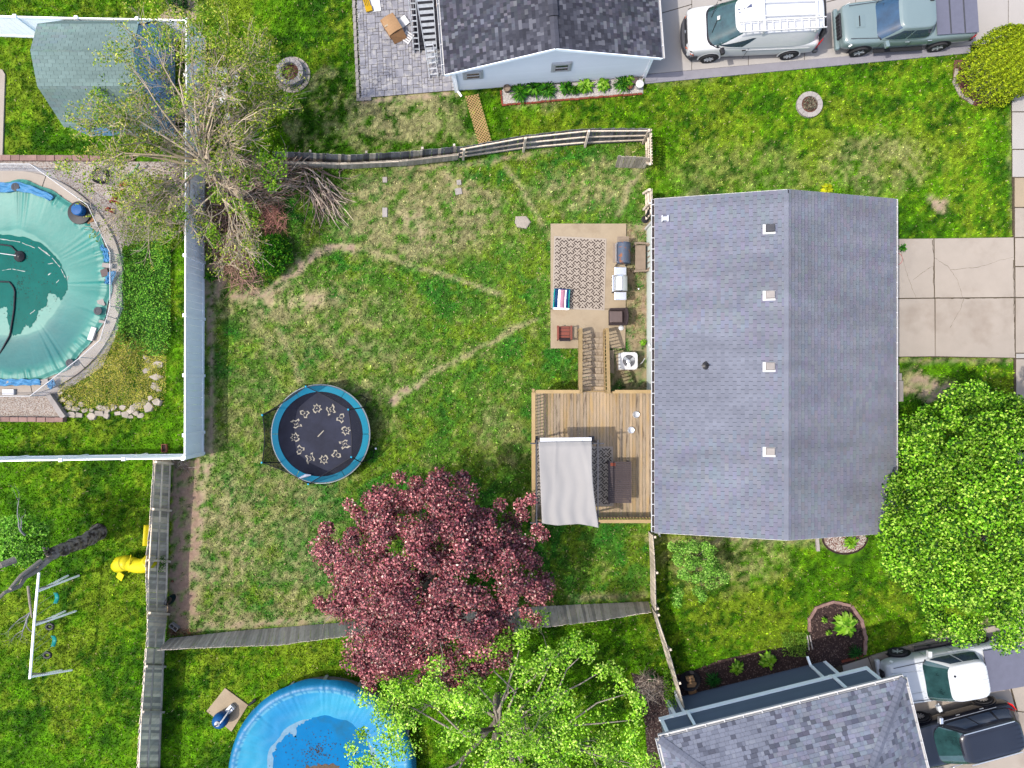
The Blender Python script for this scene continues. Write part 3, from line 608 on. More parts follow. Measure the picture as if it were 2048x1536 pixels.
# ------------------------------------------------------------ roofs
def clip(poly, planes):
    for (a, b, c) in planes:                      # keep a*u+b*v+c >= 0
        out = []
        for i in range(len(poly)):
            p, q = poly[i], poly[(i + 1) % len(poly)]; dp = a * p[0] + b * p[1] + c; dq = a * q[0] + b * q[1] + c
            if dp >= 0: out.append(p)
            if (dp >= 0) != (dq >= 0): t = dp / (dp - dq); out.append((p[0] + (q[0] - p[0]) * t, p[1] + (q[1] - p[1]) * t))
        poly = out
        if len(poly) < 3: return []
    return poly
TABS = {}
def shingle_slope(parent, O, U, Vv, Nn, width, height, widths, expo, pal, planes=(), npart=150, gap=.008, thick=.012, near=None, tag_='', offs=.5, cy=None, pgap=None):
    """tabs laid on the slope plane: O corner at the eave, U along the eave, Vv up the slope; npart nearest the camera are single parts"""
    U = Vector(U).normalized(); Vv = Vector(Vv).normalized(); Nn = Vector(Nn).normalized(); O = Vector(O); off = Vector(rootof(parent).location)
    rows = int(math.ceil(height / expo)); cells = []
    edges = [(1, 0, 0), (-1, 0, width), (0, -1, height)] + list(planes)
    for r in range(rows):
        u = -random.choice(widths) * (offs * (r % 2) if len(widths) == 1 else random.random())
        while u < width:
            w_ = random.choice(widths); c = random.randrange(len(pal)); cells.append((u, r * expo, w_, c)); u += w_
    cam_p = Vector((0, 0, H)); full = []; rest = []
    for (u, v, w_, c) in cells:
        pl = [(u + gap / 2, v), (u + w_ - gap / 2, v), (u + w_ - gap / 2, v + expo), (u + gap / 2, v + expo)]
        inside = all(a * x + b * y + cc >= 1e-4 for (a, b, cc) in edges for x, y in pl)
        ctr = O + U * (u + w_ / 2) + Vv * (v + expo / 2)
        (full if inside else rest).append((u, v, w_, c, pl, (ctr - cam_p).length))
    full.sort(key=lambda k: k[5]); rest += full[npart:]; full = full[:npart]
    A = Matrix((U, Vv, Nn)).transposed().to_4x4(); root_rz = rootof(parent).rotation_euler.z
    def tabgeo(pl, lift):    # lower edge stands proud, upper edge is tucked in
        n = len(pl); v0 = min(p[1] for p in pl)
        top = [(x, y, .004 + thick * (1 - (y - v0) / expo * .85) + lift) for x, y in pl]; bot = [(x, y, .0005) for x, y in pl]
        return bot + top, [tuple(range(n, 2 * n))] + [(i, (i + 1) % n, n + (i + 1) % n, n + i) for i in range(n)]
    for (u, v, w_, c, pl, d) in full:
        key = (tag_, round(w_, 3), c)
        if key not in TABS:
            mb = MB(); mb.cc = pal[c]; pp = [(-w_ / 2 + gap / 2, 0), (w_ / 2 - gap / 2, 0), (w_ / 2 - gap / 2, expo), (-w_ / 2 + gap / 2, expo)]; g = tabgeo(pp, 0); mb.add(*g); TABS[key] = mb.mesh('shingle', M['roof_tab'])
        o = bpy.data.objects.new('shingle', TABS[key]); link(o, parent)
        o.matrix_local = Matrix.Translation(O + U * (u + w_ / 2) + Vv * v - off) @ A
    mb = MB()
    for (u, v, w_, c, pl, d) in rest:
        pl = clip(pl, edges)
        if len(pl) >= 3:
            mb.cc = tuple(k * random.uniform(.94, 1.06) for k in pal[c]); V, Fc = tabgeo(pl, 0); mb.add([O + U * x + Vv * y + Nn * z for x, y, z in V], Fc)
    o = mb.obj('shingle_field', M['roof_tab'], parent); o.data.transform(Matrix.Translation(-off)); o['kind'] = 'stuff'; return o
def siding(parent, O, U, width, z0, z1, expo, m, topfn=None, name='siding_board', off=None):
    """lap boards on a wall: O ground point, U along wall, outward normal to the right of U"""
    U = Vector(U).normalized(); N_ = Vector((U.y, -U.x, 0)); O = Vector(O); off = Vector(rootof(parent).location); k = int(math.ceil((z1 - z0) / expo))
    for i in range(k):
        a, b = z0 + i * expo, min(z0 + (i + 1) * expo, z1); lo, hi = (0, width)
        if topfn:
            l0, h0 = topfn(a); l1, h1 = topfn(b)
            if h1 - l1 < .02: h1 = l1 = (l0 + h0) / 2
        else: l0, h0, l1, h1 = 0, width, 0, width
        if h0 - l0 < .05: continue
        V = [O + U * l0 + N_ * .0 + Vector((0, 0, a)), O + U * h0 + Vector((0, 0, a)), O + U * h1 + Vector((0, 0, b)), O + U * l1 + Vector((0, 0, b)),
             O + U * l0 + N_ * .022 + Vector((0, 0, a)), O + U * h0 + N_ * .022 + Vector((0, 0, a)), O + U * h1 + N_ * .008 + Vector((0, 0, b)), O + U * l1 + N_ * .008 + Vector((0, 0, b))]
        mb = MB(); mb.add([v - off for v in V], [(0, 1, 5, 4), (4, 5, 6, 7), (7, 6, 2, 3), (0, 4, 7, 3), (1, 2, 6, 5)]); mb.obj(name, M[m], parent)
def gutter(parent, A, B, wd=.13, hangers=14, m='white_paint', side=1, dark=False, name='gutter'):
    """open trough from A to B; opening on top; side = +1 puts it right of A->B"""
    A = Vector(A); B = Vector(B); off = Vector(rootof(parent).location); d = (B - A).normalized(); n = Vector((d.y, -d.x, 0)) * side; t = .012
    mb = MB(); h = .11
    def sl(o0, o1, zz0, zz1): mb.add([A + n * o0 + Vector((0, 0, zz0)), B + n * o0 + Vector((0, 0, zz0)), B + n * o1 + Vector((0, 0, zz0)), A + n * o1 + Vector((0, 0, zz0)), A + n * o0 + Vector((0, 0, zz1)), B + n * o0 + Vector((0, 0, zz1)), B + n * o1 + Vector((0, 0, zz1)), A + n * o1 + Vector((0, 0, zz1))], [(0, 3, 2, 1), (4, 5, 6, 7), (0, 1, 5, 4), (1, 2, 6, 5), (2, 3, 7, 6), (3, 0, 4, 7)])
    sl(0, t, -h, 0); sl(wd - t * 1.6, wd, -h, .004); sl(t + .001, wd - t * 1.6 - .001, -h, -h + t)
    for E in (A + d * .004, B - d * .004): mb.box(E + n * wd / 2 + Vector((0, 0, -h / 2 + .001)), (.01, wd - .004, h - .01), math.atan2(d.y, d.x))
    o = mb.obj(name, M[m], parent, world=True)
    if dark:
        k = MB(); k.bar(A + n * wd / 2 + Vector((0, 0, -h + .03)), B + n * wd / 2 + Vector((0, 0, -h + .03)), wd - 4 * t, .02); k.obj('leaf_litter', M[dark], o, world=True)
    for i in range(hangers):
        q = A.lerp(B, (i + .5) / hangers); k = MB(); k.box(q + n * wd / 2 + Vector((0, 0, .008)), (.03, wd, .008), math.atan2(d.y, d.x)); k.obj('gutter_strap', M[m], o, world=True)
    return o

# ------------------------------------------------------------ main house
hs = T('house', 'single storey house with long grey shingled gable roof beside the deck', 'house', (10.1, .7, 0))
HX0, HX1, HY0, HY1, ZE, ZR = 5.5, 14.7, -5.71, 7.11, 4.2, 5.5; RX = 10.1
WX0, WX1, WY0, WY1 = 5.98, 14.25, -5.45, 6.85
mb = MB(); mb.add([(WX0, WY0, 0), (WX1, WY0, 0), (WX1, WY1, 0), (WX0, WY1, 0), (WX0, WY0, 4.14), (WX1, WY0, 4.14), (WX1, WY1, 4.14), (WX0, WY1, 4.14), (RX, WY0, 5.3), (RX, WY1, 5.3)],
    [(0, 1, 5, 4), (1, 2, 6, 5), (2, 3, 7, 6), (3, 0, 4, 7), (4, 5, 8), (6, 7, 9)]); mb.obj('wall', M['siding_sage'], hs, world=True)
siding(hs, (WX0, WY1, 0), (0, -1, 0), WY1 - WY0, .35, 4.1, .2, 'siding_sage')
mb = MB(); mb.box((WX0 - .03, WY1 + .03, 2), (.1, .1, 4.1)); mb.box((WX0 - .03, WY0 - .03, 2), (.1, .1, 4.1)); mb.obj('corner_trim', M['white_paint'], hs, world=True)
mb = MB(); t = .09
for a, b in (((HX0, HY0, ZE), (RX, HY0, ZR)), ((RX, HY0, ZR), (HX1, HY0, ZE))):
    mb.add([a, b, (b[0], HY1, b[2]), (a[0], HY1, a[2]), (a[0], a[1], a[2] - t), (b[0], b[1], b[2] - t), (b[0], HY1, b[2] - t), (a[0], HY1, a[2] - t)], [(0, 1, 2, 3), (7, 6, 5, 4), (4, 5, 1, 0), (5, 6, 2, 1), (6, 7, 3, 2), (7, 4, 0, 3)])
roof = mb.obj('roof', M['roof_under'], hs, world=True)
pal3 = [S(160, 165, 181), S(158, 163, 179), S(163, 168, 184), S(155, 160, 176), S(161, 166, 182)]
sl_ = math.hypot(RX - HX0, ZR - ZE); c_, s_ = (RX - HX0) / sl_, (ZR - ZE) / sl_
shingle_slope(roof, (HX0 - .02, HY1, ZE), (0, -1, 0), (c_, 0, s_), (-s_, 0, c_), HY1 - HY0, sl_, [.305], .143, pal3, npart=300, gap=.013, tag_='a')
pal3_shaded = [tuple(v * .8 for v in c) for c in pal3]  # weaker sun on the east slope painted into its shingle colours
shingle_slope(roof, (HX1 + .02, HY0, ZE), (0, 1, 0), (-c_, 0, s_), (s_, 0, c_), HY1 - HY0, sl_, [.305], .143, pal3_shaded, npart=0, gap=.005, tag_='ar', thick=.05)
cap = MB()
capme = MB(); capme.cc = pal3[0]; capme.add([(-.15, -.15, .0), (.0, -.15, .04), (.15, -.15, .0), (-.15, .13, -.012), (0, .13, .03), (.15, .13, -.012)], [(0, 1, 4, 3), (1, 2, 5, 4)]); capme = capme.mesh('ridge_cap', M['roof_tab'])
for i in range(48): piece('ridge_cap', capme, roof, Matrix.Translation((RX, HY0 + .15 + i * .264, ZR - .012)))
mb = MB()
for a, b, yy_ in (((HX0, ZE), (RX, ZR), HY0 - .012), ((RX, ZR), (HX1, ZE), HY0 - .012), ((HX0, ZE), (RX, ZR), HY1 + .012), ((RX, ZR), (HX1, ZE), HY1 + .012)):
    mb.bar((a[0], yy_, a[1] - .10), (b[0], yy_, b[1] - .10), .02, .15)
mb.obj('rake_board', M['white_paint'], hs, world=True)
gutter(hs, (HX0 - .006, HY1, ZE - .02), (HX0 - .006, HY0 + .02, ZE - .02), .13, 30, side=1, dark='mulch')
gutter(hs, (HX1 + .006, HY0 + .02, ZE - .02), (HX1 + .006, HY1, ZE - .02), .13, 22, side=1, m='pale_gutter')
def roofz(x): return ZE + (ZR - ZE) * (x - HX0) / (RX - HX0)
for px_, py_ in ((1540, 457), (1540, 590), (1540, 733), (1540, 903)):
    z = 5.35; q_ = P(px_, py_, z); zr = roofz(q_.x)
    mb = MB(); A_ = Matrix.Rotation(-math.atan2(1.3, 4.6), 4, 'Y'); mb.box((q_.x - .03, q_.y - .02, zr + .012), (.44, .36, .012), M=A_); vf = mb.obj('flashing', M['white_paint'], roof, world=True); mb = MB(); mb.box((q_.x, q_.y + .01, zr + .08), (.34, .29, .13), M=A_, taper=.86)
    v = mb.obj('roof_vent', M['dark_grey' if py_ < 500 else 'block_grey'], roof, world=True, bevel=.015)
    k = MB(); k.box((q_.x + .145, q_.y, zr + .13), (.04, .3, .1), M=A_); k.obj('vent_mouth', M['white_paint' if py_ > 500 else 'dark'], v, world=True) if False else None
mb = MB(); q_ = P(1415, 731, 4.9); mb.lathe([(.16, 0), (.16, .01), (.05, .05), (.045, .25), (.04, .25), (.03, .2)], (q_.x, q_.y, roofz(q_.x) + .01), 12); mb.obj('vent_pipe', M['black_plastic'], roof, world=True)
mb = MB(); q_ = P(1330, 437, 4.4); z = roofz(q_.x) + .02; mb.box((q_.x, q_.y, z + .05), (.2, .14, .12)); mb.box((q_.x - .11, q_.y, z + .06), (.035, .24, .15)); mb.box((q_.x + .11, q_.y, z + .06), (.035, .24, .15)); mb.obj('flue_cap', M['galv'], roof, world=True)
# wall fittings by the stairs
mb = MB(); q_ = P(1292, 690); mb.box((WX0 - .07, P(0, 684).y, 1.5), (.1, .2, .28)); mb.box((WX0 - .07, P(0, 702).y, 1.2), (.09, .18, .2)); mb.lathe([(.09, 0), (.09, .05), (.03, .08)], (WX0 - .1, P(0, 693).y, 1.3), 10, Matrix.Rotation(R(-90), 4, 'Y')); mb.obj('meter_box', M['white_paint'], hs, world=True, bevel=.01)
mb = MB(); mb.box((WX0 - .025, P(0, 765).y, 2.75), (.05, .95, 1.25)); wn = mb.obj('window', M['white_paint'], hs, world=True)
for dy in (-.22, .22): mb = MB(); mb.box((WX0 - .054, P(0, 765).y + dy, 2.75), (.01, .38, 1.1)); mb.obj('pane', M['glass'], wn, world=True)
mb = MB(); mb.box((WX0 - .04, -2.0, 2.95), (.06, 1.85, 2.1)); dr = mb.obj('sliding_door', M['white_paint'], hs, world=True)
for dy in (-.44, .44): mb = MB(); mb.box((WX0 - .075, -2.0 + dy, 2.98), (.01, .76, 1.9)); mb.obj('pane', M['glass'], dr, world=True)

# ------------------------------------------------------------ top house (gable wall with small windows)
A0 = P(890, 149, 2.4); B0 = P(1324, 116, 2.4); d_ = (B0 - A0); d_.z = 0; WID = d_.length; U0 = d_.normalized(); V0 = Vector((-U0.y, U0.x, 0)); rot0 = math.atan2(U0.y, U0.x)
th = T('house', 'white sided house with dark mottled shingle roof at the top', 'house', (A0 + B0) / 2 + V0 * 5 - Vector((0, 0, 2.4)))
def L0(u, v, z): return Vector((A0.x, A0.y, 0)) + U0 * u + V0 * v + Vector((0, 0, z))
D = 10.0; ze, zr = 2.4, 3.92; mid_ = WID / 2
mb = MB(); w0, w1, o_ = .32, WID - .3, .32; zt = lambda u: ze + (zr - ze) * (1 - abs(u - mid_) / mid_) - .08
mb.add([L0(w0, o_, 0), L0(w1, o_, 0), L0(w1, o_, zt(w1)), L0(mid_, o_, zt(mid_)), L0(w0, o_, zt(w0)), L0(w0, D, 0), L0(w1, D, 0), L0(w1, D, zt(w1)), L0(mid_, D, zt(mid_)), L0(w0, D, zt(w0))],
       [(0, 1, 2, 3, 4), (5, 9, 8, 7, 6), (1, 6, 7, 2), (0, 4, 9, 5)]); mb.obj('wall', M['siding_white'], th, world=True)
def tf(z):
    if z <= zt(w0): return (0, w1 - w0)
    k = (z - ze + .08) / (zr - ze) * mid_; return (max(0, k - w0), min(w1 - w0, WID - k - w0))
siding(th, L0(w0, o_, 0), U0, w1 - w0, .12, zr - .1, .115, 'siding_white', tf)
mb = MB(); mb.box(L0(w0 - .03, o_ - .03, 1.15), (.12, .12, 2.3), rot0); mb.box(L0(w1 + .03, o_ - .03, 1.15), (.12, .12, 2.3), rot0); mb.obj('corner_trim', M['pale_vinyl'], th, world=True)
mb = MB()
for a, b in ((0, mid_), (mid_, WID)):
    za, zb = (ze, zr) if a == 0 else (zr, ze)
    mb.add([L0(a, 0, za), L0(b, 0, zb), L0(b, D, zb), L0(a, D, za), L0(a, 0, za - .1), L0(b, 0, zb - .1), L0(b, D, zb - .1), L0(a, D, za - .1)], [(0, 1, 2, 3), (7, 6, 5, 4), (4, 5, 1, 0), (5, 6, 2, 1), (6, 7, 3, 2), (7, 4, 0, 3)])
tr = mb.obj('roof', M['roof_under'], th, world=True)
mb = MB(); mb.bar(L0(0, -.014, ze - .07), L0(mid_, -.014, zr - .07), .024, .15); mb.bar(L0(mid_, -.014, zr - .07), L0(WID, -.014, ze - .07), .024, .15); mb.obj('rake_board', M['trim_blue'], th, world=True)
dk = .92
palL = [S(78, 80, 92, dk), S(90, 92, 105, dk), S(102, 104, 117, dk), S(112, 114, 128, dk), S(95, 97, 110, dk), S(146, 148, 160, dk), S(84, 86, 99, dk), S(126, 128, 141, dk), S(98, 100, 113, dk)]
sl2 = math.hypot(mid_, zr - ze); 
vU = (U0 * mid_ + Vector((0, 0, zr - ze))) / sl2; nU = (-U0 * (zr - ze) + Vector((0, 0, mid_))) / sl2
shingle_slope(tr, L0(0, D, ze), -V0, vU, nU, D, sl2, [.11, .16, .22], .143, palL, npart=150, gap=.004, tag_='b')
vU2 = (-U0 * mid_ + Vector((0, 0, zr - ze))) / sl2; nU2 = (U0 * (zr - ze) + Vector((0, 0, mid_))) / sl2
shingle_slope(tr, L0(WID, 0, ze), V0, vU2, nU2, D, sl2, [.11, .16, .22], .143, palL, npart=150, gap=.004, tag_='b')
mb = MB(); mb.cc = palL[3]
for i in range(40): 
    q_ = L0(mid_, 1.25 + i * .22, zr + .0); h_ = .1; Mx = Matrix.Translation(q_) @ Matrix.Rotation(rot0, 4, 'Z')
    mb.cc = random.choice(palL[2:5]); mb.add([(-.19, 0, h_ - .055), (0, 0, h_), (.19, 0, h_ - .055), (-.19, .235, h_ - .063), (0, .235, h_ - .012), (.19, .235, h_ - .063)], [(0, 1, 4, 3), (1, 2, 5, 4)], Mx)
mb.cc = (.01, .01, .012); mb.add([(-.17, 0, -.06), (-.17, 0, .045), (0, 0, .095), (.17, 0, .045), (.17, 0, -.06), (-.17, 8.9, -.06), (-.17, 8.9, .04), (.17, 8.9, .04), (.17, 8.9, -.06)], [(0, 4, 3, 2, 1), (0, 1, 6, 5), (3, 4, 8, 7)], Matrix.Translation(L0(mid_, 1.26, zr)) @ Matrix.Rotation(rot0, 4, 'Z'))
mb.obj('ridge_vent', M['roof_tab'], tr, world=True)
capm = MB(); capm.cc = palL[3]; capm.add([(-.16, 0, .0), (.0, 0, .05), (.16, 0, .0), (-.16, .28, -.005), (0, .28, .03), (.16, .28, -.005)], [(0, 1, 4, 3), (1, 2, 5, 4)]); capm = capm.mesh('ridge_cap', M['roof_tab'])
for i in range(5): piece('ridge_cap', capm, tr, Matrix.Translation(L0(mid_, .0 + i * .25, zr)) @ Matrix.Rotation(rot0, 4, 'Z'))
gutter(th, L0(-.006, D, ze - .02), L0(-.006, 0, ze - .02), .12, 12, side=1); gutter(th, L0(WID + .006, 0, ze - .02), L0(WID + .006, D, ze - .02), .12, 10, side=1)
for (px_, py_, wd_, hh) in ((1123, 133, .62, .6), (946, 149, .62, .55)):
    # sit the window on the wall plane: solve height from the picture ray
    k = (Vector(((px_ - 1024) / F, (768 - py_) / F, -1))); pw = L0(0, o_ - .02, 0); tt = (pw - Vector((0, 0, H))).dot(V0) / k.dot(V0); q_ = Vector((0, 0, H)) + k * tt
    r_ = rot0; mb = MB(); mb.box(q_ + V0 * -.02, (wd_ + .24, .05, hh + .2), r_); fr = mb.obj('window', M['galv'], th, world=True)
    mb = MB(); x_, z_ = wd_ / 2, hh / 2
    for (cx, cz, ww, h2) in ((0, z_, wd_ + .08, .09), (0, -z_, wd_ + .08, .09), (-x_, 0, .09, hh), (x_, 0, .09, hh), (0, 0, wd_, .05)): mb.box(q_ + U0 * cx + Vector((0, 0, cz)) - V0 * .055, (ww, .04, h2), r_)
    mb.obj('frame', M['white_paint'], fr, world=True)
    for cz in (-hh / 4, hh / 4): mb = MB(); mb.box(q_ + Vector((0, 0, cz)) - V0 * .05, (wd_ - .09, .02, hh / 2 - .07), r_); mb.obj('pane', M['glass'], fr, world=True)
mb = MB(); e_ = L0(w0 + .05, o_ - .08, 0); mb.bar(e_ + Vector((0, 0, 2.3)), e_ + Vector((0, 0, .15)), .08, .06); mb.bar(e_ + Vector((0, 0, .15)), e_ + Vector((.15, -.2, .06)), .08, .06); mb.obj('downspout', M['pale_vinyl'], th, world=True)

# ------------------------------------------------------------ lower house (steel blue, hip roof)
zE = 4.7; A1 = P(1318, 1478, zE); B1 = P(1808, 1357, zE); d_ = B1 - A1; W1 = d_.length; U1 = d_.normalized(); V1 = Vector((U1.y, -U1.x, 0)); rot1 = math.atan2(U1.y, U1.x)   # V1 points away from the camera
lh = T('house', 'two storey steel blue house with pale trim and hipped shingle roof', 'house', (A1 + B1) / 2 + V1 * 4 - Vector((0, 0, zE)))
def L1(u, v, z): return Vector((A1.x, A1.y, 0)) + U1 * u + V1 * v + Vector((0, 0, z))
D1 = 8.6; pit = .42; zR = zE + D1 / 2 * pit
ou, ol = .4, .95
mb = MB()
for (a, b, v0, v1, z0, z1) in ((ou, W1 - ou, ou, D1 - ou, 2.5, zE - .05), (ou + .7, W1 - ou - .75, ol, D1 - ol, 0, 2.5)):
    mb.add([L1(a, v0, z0), L1(b, v0, z0), L1(b, v1, z0), L1(a, v1, z0), L1(a, v0, z1), L1(b, v0, z1), L1(b, v1, z1), L1(a, v1, z1)], [(0, 3, 2, 1), (4, 5, 6, 7), (0, 1, 5, 4), (1, 2, 6, 5), (2, 3, 7, 6), (3, 0, 4, 7)])
mb.obj('wall', M['siding_blue'], lh, world=True)
siding(lh, L1(W1 - ou, ou, 0), -U1, W1 - 2 * ou, 2.72, zE - .08, .115, 'siding_blue'); siding(lh, L1(W1 - ou - .75, ol, 0), -U1, W1 - 2 * ou - 1.45, .2, 2.5, .115, 'siding_blue')
def trim(p, q, w_=.14, t_=.035, name='trim_board'): mb = MB(); mb.bar(p, q, t_, w_, up=(0, 0, 1)) if abs((q - p).z) < .1 else mb.box((p + q) / 2, (w_, t_, abs((q - p).z)), rot1); mb.obj(name, M['trim_blue'], lh, world=True)
trim(L1(ou - .03, ou - .03, 2.6), L1(W1 - ou + .03, ou - .03, 2.6), .22, .06)
for u in (ou, W1 - ou): trim(L1(u + (.06 if u == ou else -.06), ou - .045, 2.715), L1(u + (.06 if u == ou else -.06), ou - .045, zE - .06))
for u in (ou + .7, W1 - ou - .75): trim(L1(u + (.06 if u < 2 else -.06), ol - .045, .15), L1(u + (.06 if u < 2 else -.06), ol - .045, 2.48))
for u in (1.55, W1 - 1.9):
    mb = MB(); pts = [L1(u, ou - .12, zE - .15), L1(u, ou - .12, 2.75), L1(u, ol - .12 - .42, 2.4), L1(u, ol - .1, 2.15), L1(u, ol - .1, .3)]
    for a, b in zip(pts[:-1], pts[1:]): mb.bar(a, b, .11, .08, up=V1)
    mb.bar(pts[-1], pts[-1] - V1 * .35 - Vector((0, 0, .15)), .1, .07); mb.obj('downspout', M['trim_blue'], lh, world=True)
# hip roof
c = D1 / 2; pts = {k: v for k, v in zip('abcdef', (L1(0, 0, zE), L1(W1, 0, zE), L1(W1, D1, zE), L1(0, D1, zE), L1(c, c, zR), L1(W1 - c, c, zR)))}
mb = MB(); vv = [pts[k] for k in 'abcdef'] + [pts[k] - Vector((0, 0, .1)) for k in 'abcd']
mb.add(vv, [(0, 1, 5, 4), (1, 2, 5), (2, 3, 4, 5), (3, 0, 4), (6, 9, 8, 7), (0, 6, 7, 1), (1, 7, 8, 2), (2, 8, 9, 3), (3, 9, 6, 0)]); lr = mb.obj('roof', M['roof_under'], lh, world=True)
dk = 1.12
palB = [S(148, 154, 172, dk), S(143, 149, 167, dk), S(134, 140, 158, dk), S(158, 164, 180, dk), S(116, 121, 138, dk), S(146, 152, 170, dk), S(152, 158, 176, dk), S(104, 108, 124, dk), S(148, 154, 172, dk), S(146, 152, 170, dk)]
hyp = math.hypot(1, pit); k_ = 1 / hyp
def hipslope(O, U, V, Wd, npart):
    n_ = Vector((0, 0, 1)); vs_ = (V + Vector((0, 0, pit))) / hyp; nn = (Vector((0, 0, 1)) - V * pit) / hyp
    shingle_slope(lr, O, U, vs_, nn, Wd, c * hyp, [.13, .19, .26], .15, palB, planes=[(1, -k_, 0), (-1, -k_, Wd)], npart=npart, gap=.006, tag_='c', thick=.016)
hipslope(L1(0, 0, zE), U1, V1, W1, 220); hipslope(L1(W1, 0, zE), V1, -U1, D1, 80); hipslope(L1(0, D1, zE), -V1, U1, D1, 0); hipslope(L1(W1, D1, zE), -U1, -V1, W1, 0)
for a, b in (('a', 'e'), ('b', 'f'), ('d', 'e'), ('c', 'f'), ('e', 'f')):
    pa, pb = pts[a], pts[b]; dl = pb - pa; x_ = dl.normalized(); sid = Vector((0, 0, 1)).cross(x_).normalized(); up_ = x_.cross(sid); n = int(dl.length / .19)
    cm = MB(); cm.cc = palB[2]; cm.add([(0, -.16, -.012), (0, 0, .045), (0, .16, -.012), (.23, -.16, -.03), (.23, 0, .015), (.23, .16, -.03), (0, -.16, -.035), (0, .16, -.035)], [(0, 3, 4, 1), (1, 4, 5, 2), (0, 1, 2, 7, 6)]); cm = cm.mesh('ridge_cap', M['roof_tab'])
    for i in range(n): piece('ridge_cap', cm, lr, Matrix.Translation(pa + x_ * (i * .19 + .02) + up_ * .012) @ Matrix((x_, sid, up_)).transposed().to_4x4())
gutter(lh, L1(0, -.006, zE - .02), L1(W1, -.006, zE - .02), .13, 13, side=-1); gutter(lh, L1(W1 + .006, 0, zE - .02), L1(W1 + .006, D1, zE - .02), .13, 12, side=-1) ; gutter(lh, L1(-.006, D1, zE - .02), L1(-.006, 0, zE - .02), .13, 12, side=-1)

# ------------------------------------------------------------ shed, top left
sh = T('shed', 'blue shed with pale grey-green gambrel shingle roof under the bare tree', 'shed', (-16.8, 13.1, 0))
X0, X1 = -18.9, -14.9; prof = [(10.85, 1.55), (11.87, 3.2), (13.1, 3.6), (14.35, 3.2), (15.35, 1.55)]
mb = MB(); q_ = [(11.05, 0)] + [(y * .98 + 13.1 * .02, z - .06) for y, z in prof] + [(15.15, 0)]
for X in (X0 + .1, X1 - .1): mb.add([(X, y, z) for y, z in q_], [tuple(range(7)) if X == X1 - .1 else tuple(range(6, -1, -1))])
for i, j in ((0, 1), (5, 6)): mb.add([(X0 + .1, *q_[i]), (X1 - .1, *q_[i]), (X1 - .1, *q_[j]), (X0 + .1, *q_[j])], [(0, 1, 2, 3)])
mb.obj('wall', M['siding_shed'], sh, world=True)
for i in range(16):
    y = 11.1 + i * .262; zt_ = float(np.interp(y + .12, [a for a, b in prof], [b for a, b in prof])) - .12; mb = MB(); mb.box((X1 - .085, y + .12, zt_ / 2), (.03, .24, zt_)); mb.obj('wall_board', M['siding_shed'], sh, world=True)
for i in range(15):
    mb = MB(); mb.box((X0 + .25 + i * .262, 11.04, .78), (.24, .03, 1.5)); mb.obj('wall_board', M['siding_shed'], sh, world=True)
mb = MB()
for (y0, z0), (y1, z1) in zip(prof[:-1], prof[1:]): mb.add([(X0, y0, z0), (X1, y0, z0), (X1, y1, z1), (X0, y1, z1), (X0, y0, z0 - .05), (X1, y0, z0 - .05), (X1, y1, z1 - .05), (X0, y1, z1 - .05)], [(0, 1, 2, 3), (7, 6, 5, 4), (4, 5, 1, 0), (5, 6, 2, 1), (6, 7, 3, 2), (7, 4, 0, 3)])
sr = mb.obj('roof', M['roof_under'], sh, world=True)
palS = [S(152, 180, 176, 1.0), S(155, 183, 179, 1.0), S(149, 176, 172, 1.0), S(158, 186, 182, 1.0)]
for i, ((y0, z0), (y1, z1)) in enumerate(zip(prof[:-1], prof[1:])):
    L_ = math.hypot(y1 - y0, z1 - z0)
    if i < 2: shingle_slope(sr, (X0 - .02, y0, z0), (1, 0, 0), (0, (y1 - y0) / L_, (z1 - z0) / L_), (0, -(z1 - z0) / L_, (y1 - y0) / L_), 4.04, L_, [.305], .14, palS, npart=110, tag_='s', gap=.009)
    else: shingle_slope(sr, (X1 + .02, y1, z1), (-1, 0, 0), (0, (y0 - y1) / L_, (z0 - z1) / L_), (0, (z0 - z1) / L_, -(y0 - y1) / L_), 4.04, L_, [.305], .14, palS, npart=80 if i == 2 else 0, tag_='s', gap=.009)
